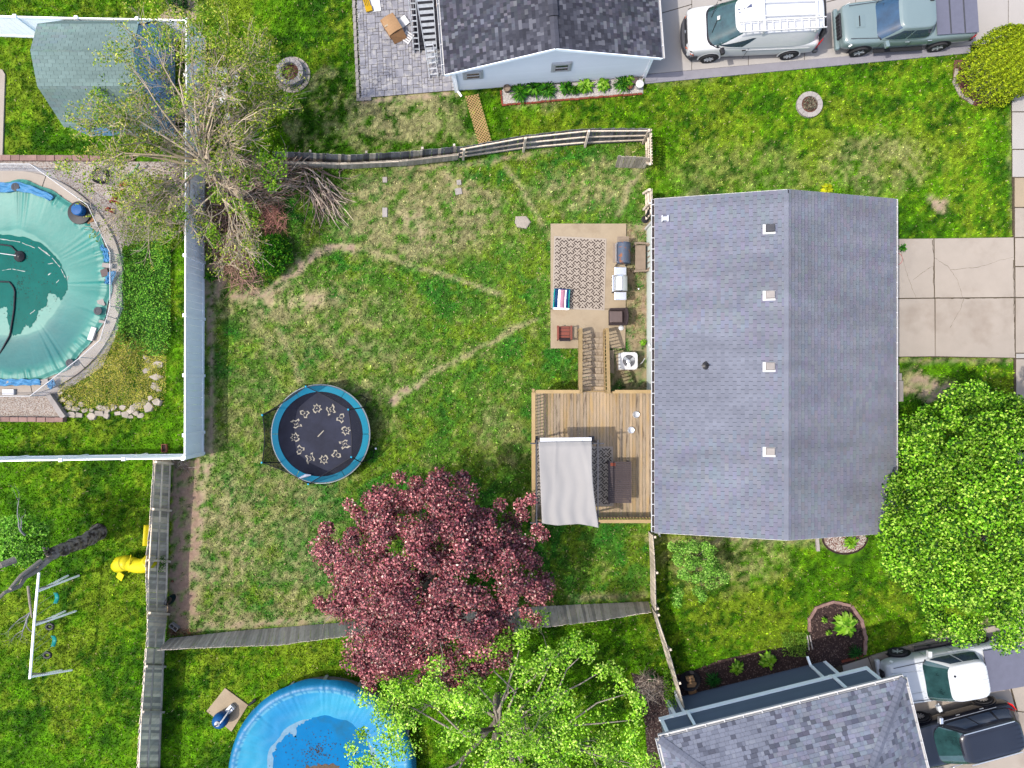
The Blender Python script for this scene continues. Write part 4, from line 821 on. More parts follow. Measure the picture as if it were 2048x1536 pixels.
# ------------------------------------------------------------ wooden fences
def frame(p, q, width_dir):
    z = (q - p); L = z.length; z = z / L; x = (width_dir - z * width_dir.dot(z)).normalized(); y = z.cross(x)
    return Matrix.Translation(p) @ Matrix((x, y, z)).transposed().to_4x4(), L
def wood_fence(name, label, basepts, toppts, zt, m, n, posts=(), rails=(.25, .8, 1.35), rail_side=1, zf=1.6, group=None, slat_m=None, gapk=.92, jitter=.03, post_h=1.0, mixp=.25):
    bp = [P(x, y, 0) for x, y in basepts]; tp = [P(x, y, zt) for x, y in toppts]
    r = T(name, label, 'fence', bp[0], group=group); L = plen(bp); sw = L / n
    mes = [MB().add([(-sw * gapk / 2, -.009, 0), (sw * gapk / 2, -.009, 0), (sw * gapk / 2, .009, 0), (-sw * gapk / 2, .009, 0), (-sw * gapk / 2, -.009, zf), (sw * gapk / 2, -.009, zf), (sw * gapk / 2, .009, zf), (-sw * gapk / 2, .009, zf)] + ([]),
           [(0, 3, 2, 1), (4, 5, 6, 7), (0, 1, 5, 4), (1, 2, 6, 5), (2, 3, 7, 6), (3, 0, 4, 7)]).mesh('slat', M[m if k else (slat_m or m)]) for k in range(2)]
    for i in range(n):
        t = (i + .5) / n; p = interp(bp, t); q = interp(tp, t); d = interp(bp, min(1, t + .01)) - interp(bp, max(0, t - .01))
        A, LL = frame(p, q, d); s = LL / zf * random.uniform(1 - jitter, 1 + jitter * .4)
        o = piece('slat', mes[random.random() < mixp], r, A @ Matrix.Rotation(random.uniform(-.008, .008), 4, 'Y') @ Matrix.Diagonal((1, 1, s, 1)) @ Matrix.Translation((0, random.uniform(-.004, .004), .03)))
    for z in rails:
        k = z / zf; seg = max(2, int(L / 2.4)); off = None
        for j in range(seg):
            a0, a1 = j / seg, (j + 1) / seg; A_ = interp(bp, a0).lerp(interp(tp, a0), k); B_ = interp(bp, a1).lerp(interp(tp, a1), k)
            d = (B_ - A_).normalized(); nn = Vector((d.y, -d.x, 0)).normalized() * rail_side * .035
            mb = MB(); mb.bar(A_ + nn + d * .01, B_ + nn - d * .01, .045, .09); mb.obj('rail', M[m], r, world=True)
    for t in posts:
        p = interp(bp, t); q = interp(tp, t); q = p + (q - p) * post_h; d = interp(bp, min(1, t + .01)) - interp(bp, max(0, t - .01)); d.normalize(); nn = Vector((d.y, -d.x, 0)) * rail_side * .1
        mb = MB(); mb.bar(p + nn, q + nn, .09, .09, up=d); mb.obj('post', M[m], r, world=True)
    return r
# north fence, right part: rails and posts seen from the yard
wood_fence('wooden_fence', 'weathered picket fence with three rails curving up to the corner beside the lattice', [(918, 316), (1045, 299), (1172, 289), (1291, 283)], [(920, 295), (1042, 272), (1170, 257), (1303, 257)], 1.6, 'old_wood', 58,
           posts=(0.02, .345, .675, .985), rails=(.3, .85, 1.42), rail_side=1, slat_m='old_wood_black', mixp=0)
wood_fence('wooden_fence', 'old grey fence run with dark slats beside the stick pile', [(545, 326), (700, 333), (820, 326), (918, 318)], [(545, 303), (700, 310), (820, 303), (920, 293)], 1.6, 'old_wood_dark', 60, posts=(.2, .5, .8, .97), rails=(.35, 1.2), rail_side=-1, slat_m='old_wood_black', mixp=.2)
# second skin of the double fence
wood_fence('wooden_fence', 'inner row of low dark slats along the double fence', [(560, 334), (700, 338), (820, 331), (915, 320)], [(560, 323), (700, 326), (820, 319), (918, 307)], 1.05, 'old_wood_dark', 56, posts=(), rails=(.9,), rail_side=1, zf=1.0)
wood_fence('wooden_fence', 'short fence return at the corner with its rails toward the yard', [(1291, 284), (1292, 322)], [(1303, 258), (1305, 330)], 1.6, 'old_wood', 12, posts=(.03, .97), rails=(.3, .85, 1.42), rail_side=1)
wood_fence('wooden_fence', 'short piece of old fence between the gate opening and the house', [(1291, 386), (1292, 442)], [(1304, 378), (1305, 425)], 1.5, 'old_wood', 10, posts=(.02, .6), rails=(.25, .8, 1.35), rail_side=1, slat_m='old_wood_dark')
g = wood_fence('wooden_gate', 'grey wooden gate leaf standing open at the fence corner', [(1230, 335), (1289, 337)], [(1235, 312), (1302, 315)], 1.5, 'old_wood_dark', 9, posts=(), rails=(.3, 1.2), rail_side=-1, zf=1.5); g['category'] = 'gate'
# west fence, slats with three rails
wood_fence('wooden_fence', 'tall weathered fence with rails running down the left side of the yard', [(342, 920), (338, 1010), (336, 1090), (334, 1240), (328, 1296)], [(307, 916), (300, 1040), (291, 1130), (295, 1250), (292, 1294)], 1.7, 'old_wood_tan', 62,
           posts=(.02, .27, .54, .82), rails=(.12, .85, 1.5), rail_side=-1, slat_m='old_wood')
wood_fence('wooden_fence', 'lower stretch of grey fence with leaning posts at the bottom left', [(328, 1297), (325, 1390), (320, 1500), (317, 1600)], [(291, 1296), (286, 1370), (277, 1480), (272, 1600)], 1.7, 'old_wood', 50, posts=(.12, .42, .8), rails=(.1, .9, 1.55), rail_side=-1, slat_m='old_wood_tan')
# south fence
wood_fence('wooden_fence', 'slate grey picket fence leaning along the south side of the yard', [(340, 1276), (470, 1262), (670, 1246), (780, 1237)], [(315, 1300), (440, 1294), (560, 1290), (670, 1275), (790, 1262)], 1.6, 'old_wood_dark', 78, posts=(), rails=(.3, 1.3), rail_side=1)
wood_fence('wooden_fence', 'leaning grey picket fence emerging right of the red maple', [(780, 1237), (900, 1226), (1010, 1216), (1150, 1209), (1297, 1203)], [(790, 1262), (900, 1272), (1010, 1268), (1080, 1255), (1200, 1241), (1303, 1224)], 1.6, 'old_wood_dark', 84, posts=(), rails=(.3, 1.3), rail_side=1, slat_m='old_wood')
wood_fence('wooden_fence', 'weathered fence between the house corner and the south fence', [(1297, 1062), (1300, 1120), (1301, 1205)], [(1305, 1070), (1309, 1120), (1311, 1222)], 1.6, 'old_wood', 26, posts=(.03, .5, .97), rails=(.2, .8, 1.4), rail_side=-1)
wood_fence('wooden_fence', 'leaning fence from the corner down to the steel blue house', [(1302, 1212), (1325, 1290), (1348, 1372), (1358, 1408)], [(1311, 1226), (1338, 1305), (1360, 1385), (1368, 1416)], 1.5, 'old_wood', 32, posts=(.03, .4, .75), rails=(.2, .8, 1.3), rail_side=-1, zf=1.5)
# lattice panel
la = P(930, 193, 0); lb = P(958, 292, 0); lt = T('lattice_fence', 'tan diagonal lattice panel leaning between the house and the fence', 'fence', la)
Ll = (lb - la).length; ux = (lb - la).normalized(); pn = Vector((-ux.y, ux.x, 0)); hgt_ = 1.25; topd = Vector((.28, .25, 1.0)).normalized() * hgt_
topd = (P(940, 290, 0) - P(962, 292, 0)) * 0 + Vector((.60, .03, .16))
n_ = 17
def lat(s0, z0, s1, z1, o_=0): 
    a = la + ux * s0 + topd * z0; b = la + ux * s1 + topd * z1; mb = MB(); mb.bar(a + Vector((0, 0, o_ + .02)), b + Vector((0, 0, o_ + .02)), .036, .008); mb.obj('lath', M['lattice_wood'], lt, world=True)
stp = Ll / n_
for i in range(-4, n_):
    for sgn in (0, 1):
        s0 = i * stp; s1 = s0 + .62; z0, z1 = 0, 1
        if s0 < 0: z0 = -s0 / .62; s0 = 0
        if s1 > Ll: z1 = z0 + (Ll - s0) / .62; s1 = Ll
        if z1 - z0 < .04: continue
        lat(s0, z0, s1, z1) if sgn == 0 else lat(s0, 1 - z0, s1, 1 - z1, .01)
# ------------------------------------------------------------ white vinyl fence
def vinyl(label, pts_top, posts, h=1.83):
    tp = [P(x, y, h) for x, y in pts_top]; r = T('vinyl_fence', label, 'fence', Vector((tp[0].x, tp[0].y, 0)))
    L = plen(tp); ps = [interp(tp, t) for t in posts]
    for i, p in enumerate(ps):
        mb = MB(); mb.box((p.x, p.y, h / 2 + .02), (.125, .125, h + .04)); po = mb.obj('post', M['white_vinyl'], r, world=True)
        mb = MB(); mb.lathe([(.1, 0), (.1, .02), (.03, .05)], (p.x, p.y, h + .041), 4, Matrix.Rotation(R(45), 4, 'Z')); mb.obj('post_cap', M['white_vinyl'], po, world=True)
    for a, b in zip(ps[:-1], ps[1:]):
        a = Vector((a.x, a.y, 0)); b = Vector((b.x, b.y, 0)); d = (b - a).normalized(); a = a + d * .064; b = b - d * .064
        for z, hh in ((.1, .16), (h - .06, .12)): mb = MB(); mb.bar(a + Vector((0, 0, z)), b + Vector((0, 0, z)), .05, hh); mb.obj('rail', M['white_vinyl'], r, world=True)
        nb = max(2, int((b - a).length / .28)); 
        for j in range(nb):
            q0 = a.lerp(b, j / nb) + d * .003; q1 = a.lerp(b, (j + 1) / nb) - d * .003; mb = MB(); mb.bar(q0 + Vector((0, 0, h / 2)), q1 + Vector((0, 0, h / 2)), .022, h - .31); mb.obj('panel_board', M['pale_vinyl'], r, world=True)
    return r
vinyl('white vinyl privacy fence down the left side, from the top corner past the ivy', [(372, 40), (369, 915)], [0, .127, .262, .4, .538, .675, .812, .949 - .0, 1])
vinyl('white vinyl fence along the top behind the shed', [(-90, 28), (30, 33), (153, 36), (274, 38), (372, 40)], [0, .26, .526, .789, .995])
vinyl('white vinyl fence below the pool yard, running left to the edge', [(369, 917), (248, 918), (122, 920), (-5, 922), (-130, 924)], [.005, .243, .495, .749, 1])

# ------------------------------------------------------------ deck and stairs
DZ = 1.85; dX0, dX1, dY0, dY1 = .84, 5.94, -5.58, -.34
dk_ = T('deck', 'raised wooden deck with plank floor and railing behind the house', 'deck', (3.4, -3, 0))
npk = 36; pw = (dX1 - dX0 - .14) / npk; pms = [MB().box((0, 0, 0), (pw - .012, dY1 - dY0, .035)).mesh('plank', M[k]) for k in ('deck_wood', 'deck_weathered', 'deck_wood')]
for i in range(npk):
    piece('plank', random.choices(pms, (6, 3, 3))[0], dk_, Matrix.Translation((dX0 + .07 + pw * (i + .5), (dY0 + dY1) / 2, DZ - .0175 + random.uniform(-.002, .002))))
mb = MB(); mb.box(((dX0 + dX1) / 2, dY1 + .02, DZ - .16), (dX1 - dX0, .04, .24)); mb.box(((dX0 + dX1) / 2, dY0 - .02, DZ - .16), (dX1 - dX0, .04, .24)); mb.box((dX0 + .0, (dY0 + dY1) / 2, DZ - .16), (.04, dY1 - dY0 - .01, .24)); mb.obj('rim_joist', M['fresh_wood'], dk_, world=True)
for x in (dX0 + .1, 3.4, 5.7):
    for y in (dY0 + .12, dY1 - .12): mb = MB(); mb.box((x, y, (DZ - .3) / 2), (.14, .14, DZ - .3)); mb.obj('post', M['fresh_wood'], dk_, world=True)
bal = MB().box((0, 0, .45), (.038, .038, .86)).mesh('baluster', M['fresh_wood'])
def railing(a, b, nb, parent=dk_, h=.95, base=DZ):
    a = Vector(a); b = Vector(b); d = (b - a).normalized()
    mb = MB(); mb.bar(a + Vector((0, 0, base + h)), b + Vector((0, 0, base + h)), .14, .036); mb.obj('rail_cap', M['fresh_wood'], parent, world=True)
    for z in (.12, .86): mb = MB(); mb.bar(a + Vector((0, 0, base + z)), b + Vector((0, 0, base + z)), .04, .09); mb.obj('rail', M['fresh_wood'], parent, world=True)
    for i in range(nb): p = a.lerp(b, (i + .5) / nb); piece('baluster', bal, parent, Matrix.Translation((p.x, p.y, base + .03)))
railing((dX0 + .03, dY1 + .0, 0), (dX0 + .03, dY0, 0), 40)
railing((dX0 + .12, dY1 + .03, 0), (2.74, dY1 + .03, 0), 13); railing((4.16, dY1 + .03, 0), (dX1, dY1 + .03, 0), 13)
railing((dX0 + .12, dY0 + .03, 0), (dX1, dY0 + .03, 0), 38)
for x, y in ((dX0 + .03, dY1 + .1), (dX0 + .03, dY0 - .06), (2.74, dY1), (4.12, dY1)): mb = MB(); mb.box((x, y, DZ + .45), (.09, .09, .94)); mb.obj('rail_post', M['fresh_wood'], dk_, world=True)
stt = T('stairs', 'wooden staircase of ten treads from the patio up to the deck', 'stairs', (3.45, 1, 0))
NS = 10
for i in range(NS):
    z = DZ * (i + .6) / (NS + .6); y = 2.3 - i * .268; x = 3.52 - i * .018
    for k in range(2): mb = MB(); mb.box((x, y - .065 - k * .137, z), (1.0, .13, .036)); mb.obj('tread', M['deck_weathered' if i < 9 else 'deck_wood'], stt, world=True)
    mb = MB(); mb.box((x, y - .262, z + .08), (.98, .015, .125)); mb.obj('riser', M['fresh_wood'], stt, world=True)
for sx in (-.54, .54):
    a = Vector((3.52 + sx, 2.36, .08)); b = Vector((3.34 + sx, -.34, DZ - .05)); mb = MB(); mb.bar(a, b, .045, .28); mb.obj('stringer', M['fresh_wood'], stt, world=True)
    mb = MB(); mb.bar(a + Vector((sx * .05, 0, 1.0)), b + Vector((sx * .05, -.02, 1.02)), .14, .04); mb.obj('rail_cap', M['fresh_wood'], stt, world=True)
    for e in (a, b): mb = MB(); mb.box((e.x + sx * .05, e.y, e.z + .45), (.09, .09, 1.06)); mb.obj('rail_post', M['fresh_wood'], stt, world=True)
    for i in range(17): p = a.lerp(b, (i + .5) / 17); piece('baluster', bal, stt, Matrix.Translation((p.x + sx * .05, p.y, p.z + .12)) @ Matrix.Diagonal((1, 1, .95, 1)))

# ------------------------------------------------------------ rugs with the lattice print
def rug(label, corners, z, nu, nv, per=.6, dark=(92, 78, 72), light=(226, 212, 196)):
    C = [P(x, y, z) for x, y in corners]        # NW NE SE SW
    u, v = np.meshgrid((np.arange(nu) + .5) / nu, (np.arange(nv) + .5) / nv, indexing='ij')
    Wm, Hm = (C[1] - C[0]).length, (C[3] - C[0]).length
    # one cell: hooked W strokes with a dot; neighbouring columns are shifted by half a cell and flipped
    x = u * Wm / (per / 2); y = v * Hm / (per / 2); ci = np.floor(x).astype(int); fx = x - ci; yy_ = y + .5 * (ci % 2); fy = yy_ - np.floor(yy_)
    fy = np.where(ci % 2 == 0, fy, 1 - fy)
    W_ = [(.29, .0), (-.05, .30), (.26, .59), (.5, .31), (.74, .59), (1.05, .30), (.71, .0)]
    on = np.zeros(u.shape, bool)
    for k in (-1, 0, 1):
        cj = ci + k; fx2 = x - cj; yj = y - .57 * (cj % 2); fj = yj - np.floor(yj); fj = np.where(cj % 2 == 0, fj, .59 - fj); fj = np.where(fj < -.2, fj + 1, fj)
        for dy in (-1, 0, 1): on |= (distline(fx2, fj + dy, W_) < .07) | (np.abs(fx2 - .5) + np.abs(fj + dy - .80) < .1)
    bd_ = .075; on &= (u * Wm > bd_) & (u * Wm < Wm - bd_) & (v * Hm > bd_) & (v * Hm < Hm - bd_)
    gu, gv = np.meshgrid(np.arange(nu + 1) / nu, np.arange(nv + 1) / nv, indexing='ij')
    C_ = [np.array(c) for c in C]; Vv = (C_[0][None, None] * ((1 - gu) * (1 - gv))[..., None] + C_[1] * (gu * (1 - gv))[..., None] + C_[2] * (gu * gv)[..., None] + C_[3] * ((1 - gu) * gv)[..., None])
    cen = np.mean(C_, 0); cen[2] = z - .006
    Vv = (Vv.reshape(-1, 3) - cen).astype(np.float32); Vv[:, 2] += np.random.default_rng(3).normal(0, .0008, len(Vv))
    i_, j_ = np.meshgrid(np.arange(nu), np.arange(nv), indexing='ij'); a_ = (i_ * (nv + 1) + j_).ravel(); q = np.stack([a_, a_ + 1, a_ + nv + 2, a_ + nv + 1], 1).astype(np.int32)
    me = bpy.data.meshes.new('rug'); me.vertices.add(len(Vv)); me.vertices.foreach_set('co', Vv.ravel()); me.loops.add(q.size); me.loops.foreach_set('vertex_index', q.ravel()); me.polygons.add(len(q)); me.polygons.foreach_set('loop_start', np.arange(len(q), dtype=np.int32) * 4)
    me.update(calc_edges=True); at = me.color_attributes.new('Col', 'FLOAT_COLOR', 'CORNER'); kk = on.ravel()[:, None].repeat(4, 1)
    cc = np.ones((len(q), 4, 4), np.float32); cc[..., :3] = np.where(kk[..., None], np.array(S(*dark)), np.array(S(*light))); at.data.foreach_set('color', cc.ravel())
    me.materials.append(M['rug']); o = bpy.data.objects.new('rug', me); link(o); o.location = cen; return tag(o, label, 'rug')
rug('brown and cream lattice rug on the tan patio slab', [(1108, 472), (1213, 477), (1209, 621), (1104, 617)], .102, 170, 230)
rug('dark brown and cream lattice rug on the deck under the grey canopy', [(1071, 893), (1226, 893), (1227, 1012), (1071, 1011)], DZ + .014, 230, 180, per=.56, dark=(66, 58, 56))
# ------------------------------------------------------------ deck furniture
gz = T('gazebo', 'metal framed canopy with sagging pale grey cloth on the deck', 'canopy', (2.1, -3.8, DZ))
cx0, cx1, cy0, cy1, cz = .95, 3.32, -5.38, -2.3, DZ + 2.2
mb = MB()
for x in (cx0, cx1):
    for y in (cy0, cy1): 
        mb = MB(); mb.box((x, y, DZ + 1.1), (.07, .07, 2.2)); mb.box((x, y, DZ + .012), (.24, .24, .015)); mb.bar((x, y + (.35 if y < -4 else -.35), cz - .05), (x, y, cz - .45), .03, .03); mb.bar((x + (.35 if x < 2 else -.35), y, cz - .05), (x, y, cz - .45), .03, .03); mb.obj('post', M['dark_grey'], gz, world=True)
for a, b in (((cx0, cy0 - .15, cz), (cx0, cy1 + .15, cz)), ((cx1, cy0 - .15, cz), (cx1, cy1 + .15, cz)), ((cx0 - .25, cy0, cz - .06), (cx1 + .1, cy0, cz - .06)), ((cx0 - .25, cy1, cz - .06), (cx1 + .25, cy1, cz - .06))):
    mb = MB(); mb.bar(a, b, .05, .05); mb.obj('beam', M['dark_grey'], gz, world=True)
co = [P(1077, 884, cz + .12), P(1184, 882, cz + .12), P(1197, 1050, cz + .12), P(1084, 1046, cz + .12)]
def cloth(u, v):
    p = co[0].lerp(co[1], u).lerp(co[3].lerp(co[2], u), v); p.x += .09 * math.sin(math.pi * v) * u * -1 + (.14 * v * u) * 0
    if v > .97: p.y += -.05 * math.sin(u * 7) * 1 - .07 * u
    sag = .10 * math.sin(math.pi * u) * math.sin(math.pi * v); fold = .02 * math.sin(u * 26 + math.sin(v * 9) * 1.2) * (v ** 2 + .25) + .02 * math.exp(-((u - .8 - .15 * math.sin(v * 3)) / .05) ** 2) + .02 * math.exp(-((u - .33 + .1 * v) / .03) ** 2) * (1 - v)
    p.z += -sag + fold + (.0 if v > .06 else -.12 * (1 - v / .06)); return p
mb = MB(); mb.grid(cloth, 48, 60); cl = mb.obj('canopy_cloth', M['canopy'], gz, world=True, smooth=True)
s_ = cl.modifiers.new('solid', 'SOLIDIFY'); s_.thickness = .008
mb = MB(); mb.bar(P(1080, 880, cz - .02), P(1183, 879, cz - .02), .16, .03); mb.obj('rolled_cloth', M['galv'], gz, world=True)
tb = T('patio_table', 'brown slatted outdoor table on the deck beside the canopy', 'table', (4.45, -4.1, DZ))
z = DZ + .74; a = P(1216, 923, z); b = P(1263, 1006, z); n_ = 20
for i in range(n_): y = a.y + (b.y - a.y) * (i + .5) / n_; mb = MB(); mb.box(((a.x + b.x) / 2, y, z), (b.x - a.x - .1, abs(b.y - a.y) / n_ - .014, .02)); mb.obj('slat', M['table_slat'], tb, world=True)
for x in (a.x + .03, b.x - .03): mb = MB(); mb.box((x, (a.y + b.y) / 2, z), (.05, abs(a.y - b.y), .045)); mb.obj('frame', M['table_slat'], tb, world=True)
for x in (a.x + .06, b.x - .06):
    for y in (a.y - .08, b.y + .08): mb = MB(); mb.box((x, y, DZ + .36), (.05, .05, .7)); mb.obj('leg', M['table_slat'], tb, world=True)
mb = MB(); mb.lathe([(.028, 0), (.028, .005)], (a.x + .48, (a.y + b.y) / 2 + .02, z + .011), 10); mb.obj('umbrella_hole', M['dark'], tb, world=True)
mb = MB(); mb.cc = None; mb.box((a.x + .2, a.y - .12, z + .0125), (.2, .13, .004)); mb.obj('rust_print', M['brick_red'], tb, world=True)
for px_, py_, lb in ((1272, 829, 'steel pet bowl on the deck, nearer the stairs'), (1262, 860, 'steel pet bowl on the deck, nearer the canopy')):
    mb = MB(); mb.lathe([(.15, 0), (.155, .01), (.13, .09), (.12, .09), (.11, .02), (.03, .015)], n=24); o = mb.obj('pet_bowl', M['steel'], smooth=False); o.location = P(px_, py_, DZ) + Vector((0, 0, .002)); tag(o, lb, 'bowl', 'pet bowls on the deck')

# ------------------------------------------------------------ patio things
def legs(r, xs, ys, h, w_, m, z0=0):
    for x in xs:
        for y in ys: mb = MB(); mb.box((x, y, z0 + h / 2), (w_, w_, h)); mb.obj('leg', M[m], r)
g1 = T('gas_grill', 'rust spotted blue-grey barbecue with dented lid by the patio rug', 'grill', P(1240, 514, 0) + Vector((0, 0, .09)))
mb = MB(); 
mb.grid(lambda u, v: Vector((-.27 + .56 * v, -.45 + .9 * u, .82 + .26 * math.sin(math.pi * min(max(v, 0.02), .98)) ** .6)), 10, 12); mb.add([(-.27, -.45, .82), (.29, -.45, .82), (.29, -.45, .9), (-.27, -.45, .9)], [(0, 1, 2, 3)]); lid = mb.obj('lid', M['grill_rust'], g1, smooth=True); q_ = lid.modifiers.new('s', 'SOLIDIFY'); q_.thickness = .02
mb = MB(); mb.box((.01, 0, .72), (.54, .88, .2)); mb.obj('firebox', M['dark_grey'], g1, bevel=.02)
mb = MB(); mb.box((-.37, 0, .84), (.16, .84, .03)); mb.obj('front_shelf', M['bench_wood'], g1); 
for k in range(4): mb = MB(); mb.box((-.01, .5 + k * .062, .85), (.5, .052, .03)); mb.obj('side_shelf_slat', M['bench_wood'], g1)
mb = MB(); mb.tube([(-.26, -.4, .98), (-.34, -.38, 1.0), (-.34, .38, 1.0), (-.26, .4, .98)], .014, 6); mb.obj('handle', M['steel'], g1)
legs(g1, (-.2, .22), (-.4, .4), .62, .04, 'dark_grey'); 
for y in (-.46, .0): 
    mb = MB(); mb.lathe([(.09, -.03), (.1, 0), (.09, .03)], (-.2, -.5, .1), 14, Matrix.Rotation(R(90), 4, 'X')) ; 
mb.obj('wheel', M['tyre'], g1)
g2 = T('gas_grill', 'stainless steel gas barbecue with two side shelves on the patio', 'grill', P(1234, 573, 0) + Vector((0, 0, .09)))
mb = MB(); mb.grid(lambda u, v: Vector((-.26 + .54 * v, -.34 + .66 * u, .85 + .28 * math.sin(math.pi * min(max(v, .03), .97)) ** .5)), 8, 14); lid = mb.obj('lid', M['steel'], g2, smooth=True); q_ = lid.modifiers.new('s', 'SOLIDIFY'); q_.thickness = .02
mb = MB(); mb.box((0, 0, .45), (.5, .64, .78)); mb.obj('cabinet', M['dark_grey'], g2, bevel=.015)
for y, n in ((.52, 'side_shelf'), (-.54, 'side_shelf')): mb = MB(); mb.box((.0, y, .88), (.52, .36, .05)); mb.obj(n, M['steel'], g2, bevel=.03)
mb = MB(); mb.box((-.31, 0, .82), (.07, .7, .16)); mb.obj('control_panel', M['steel'], g2, bevel=.01)
mb = MB(); mb.tube([(-.27, -.3, 1.02), (-.36, -.3, 1.03), (-.36, .3, 1.03), (-.27, .3, 1.02)], .016, 8); mb.obj('handle', M['steel'], g2)
for y in (-.26, -.08, .08, .26): mb = MB(); mb.lathe([(.026, 0), (.022, .03)], (-.345, y, .83), 10, Matrix.Rotation(R(-90), 4, 'Y')); mb.obj('knob', M['dark'], g2)
mb = MB(); mb.box((-.12, .0, 1.105), (.03, .12, .006)); mb.obj('badge', M['navy'], g2); legs(g2, (-.22, .22), (-.28, .28), .08, .05, 'tyre')
# bench with arm rests against the house
bn = T('garden_bench', 'weathered tan wooden bench facing the grills by the wall', 'bench', P(1278, 519, 0))
mb = MB(); mb.box((-.02, 0, .45), (.46, 1.1, .06)); mb.obj('seat', M['bench_wood'], bn, bevel=.02)
for y in (-.62, .6): mb = MB(); mb.tube([(-.32, y, .62), (-.1, y * 1.0, .66), (.2, y * .97, .66), (.34, y * .93, .72)], .045, 6); mb.obj('arm_rest', M['bench_wood'], bn)
for i in range(5): mb = MB(); mb.bar((.27, -.5 + i * .25, .5), (.36, -.5 + i * .25, 1.0), .05, .03); mb.obj('back_slat', M['bench_wood'], bn)
mb = MB(); mb.bar((.37, -.6, 1.0), (.37, .6, 1.0), .05, .09); mb.obj('back_rail', M['bench_wood'], bn); legs(bn, (-.26, .24), (-.58, .56), .62, .06, 'bench_wood')
# brown wicker armchair
wc_ = T('wicker_chair', 'dark brown wicker armchair at the patio edge facing the rug', 'chair', P(1232, 636, 0) + Vector((0, 0, .085)))
mb = MB(); mb.box((-.04, 0, .2), (.62, .68, .4)); mb.obj('base', M['wicker'], wc_, bevel=.03); mb = MB(); mb.box((-.08, 0, .45), (.56, .5, .1)); mb.obj('seat_cushion', M['cushion'], wc_, bevel=.03)
for y in (-.33, .33): mb = MB(); mb.box((-.04, y, .5), (.64, .08, .24)); mb.obj('arm', M['wicker'], wc_, bevel=.025)
mb = MB(); mb.grid(lambda u, v: Vector((.26 + .1 * v + .07 * math.sin(math.pi * u), -.38 + .76 * u, .3 + .5 * v)), 10, 4); bk = mb.obj('back', M['wicker'], wc_, smooth=True); q_ = bk.modifiers.new('s', 'SOLIDIFY'); q_.thickness = .06
# red metal chair
rc = T('metal_chair', 'red-brown metal patio chair with grey mesh back left of the stairs', 'chair', P(1127, 668, 0) + Vector((0, 0, .088)))
mb = MB(); mb.box((0, .05, .4), (.48, .5, .04)); mb.obj('seat', M['red_metal'], rc, bevel=.01)
for k in range(3): mb = MB(); mb.box((0, -.1 + k * .16, .425), (.44, .02, .012)); mb.obj('seat_bar', M['wicker'], rc)
mb = MB(); mb.grid(lambda u, v: Vector((-.24 + .48 * u, -.22 - .16 * v, .42 + .42 * v)), 4, 4); bk = mb.obj('back', M['table_slat'], rc); q_ = bk.modifiers.new('s', 'SOLIDIFY'); q_.thickness = .02
for x in (-.29, .29): mb = MB(); mb.bar((x, -.3, .6), (x, .32, .6), .09, .03); mb.obj('arm', M['red_metal'], rc, bevel=.01)
legs(rc, (-.29, .29), (-.28, .28), .6, .035, 'red_metal')
# child's chair
kc = T('childs_lounger', "child's folding lounger with pink seat and turquoise frame on the rug corner", 'chair', P(1122, 600, 0) + Vector((0, 0, .1)), rz=R(-3))
for x in (-.33, .33): mb = MB(); mb.tube([(x, -.42, .02), (x * 1.0, .42, .36)], .028, 8); mb.tube([(x, .3, .02), (x, -.3, .34), (x, -.42, .36)], .024, 8); mb.obj('frame_tube', M['aqua'], kc)
for y, z in ((-.42, .36), (.42, .36), (-.42, .02)): mb = MB(); mb.tube([(-.35, y, z), (.35, y, z)], .024, 8); mb.obj('cross_tube', M['cloth_white' if y < 0 else 'navy'], kc)
for x0, x1, m_ in ((-.3, -.16, 'navy'), (-.158, -.05, 'cloth_white'), (-.048, .14, 'pink'), (.142, .2, 'cloth_white'), (.202, .3, 'navy')):
    mb = MB(); mb.grid(lambda u, v: Vector((x0 + (x1 - x0) * u, -.4 + .8 * v, .35 - .13 * math.sin(math.pi * v))), 2, 12); o = mb.obj('seat_fabric', M[m_], kc, smooth=True); q_ = o.modifiers.new('s', 'SOLIDIFY'); q_.thickness = .01
# air conditioner
ac = T('air_conditioner', 'square white outdoor air conditioner with round fan grille on a pad', 'air conditioner', P(1252, 723, 0))
mb = MB(); mb.box((-.05, -.03, .04), (.78, .78, .08)); mb.obj('pad', M['tan_concrete'], ac, bevel=.01); mb = MB(); mb.box((0, 0, .42), (.7, .7, .66)); mb.obj('louvred_case', M['galv'], ac, bevel=.04)
for k in range(7): mb = MB(); mb.box((0, 0, .15 + k * .085), (.715, .715, .02)); mb.obj('louvre', M['galv'], ac)
mb = MB(); n = 32; rin, out = .27, .375
V = []
for j in range(n): g_ = 2 * math.pi * j / n; V.append((rin * math.cos(g_), rin * math.sin(g_), .8)); s1 = out / max(abs(math.cos(g_)), abs(math.sin(g_))); s1 = min(s1, out * 1.25); V.append((s1 * math.cos(g_), s1 * math.sin(g_), .785)); V.append((s1 * math.cos(g_), s1 * math.sin(g_), .74))
mb.add(V, [(3 * j, 3 * j + 1, 3 * ((j + 1) % n) + 1, 3 * ((j + 1) % n)) for j in range(n)] + [(3 * j + 1, 3 * j + 2, 3 * ((j + 1) % n) + 2, 3 * ((j + 1) % n) + 1) for j in range(n)]); mb.obj('top_cover', M['van_white'], ac)
mb = MB(); mb.lathe([(.268, .0), (.268, .002)], (0, 0, .755), 28); mb.obj('fan_well', M['dark_grey'], ac)
mb = MB(); mb.lathe([(.085, 0), (.085, .04), (.05, .055)], (-.02, -.02, .765), 16); mb.obj('fan_hub', M['steel'], ac)
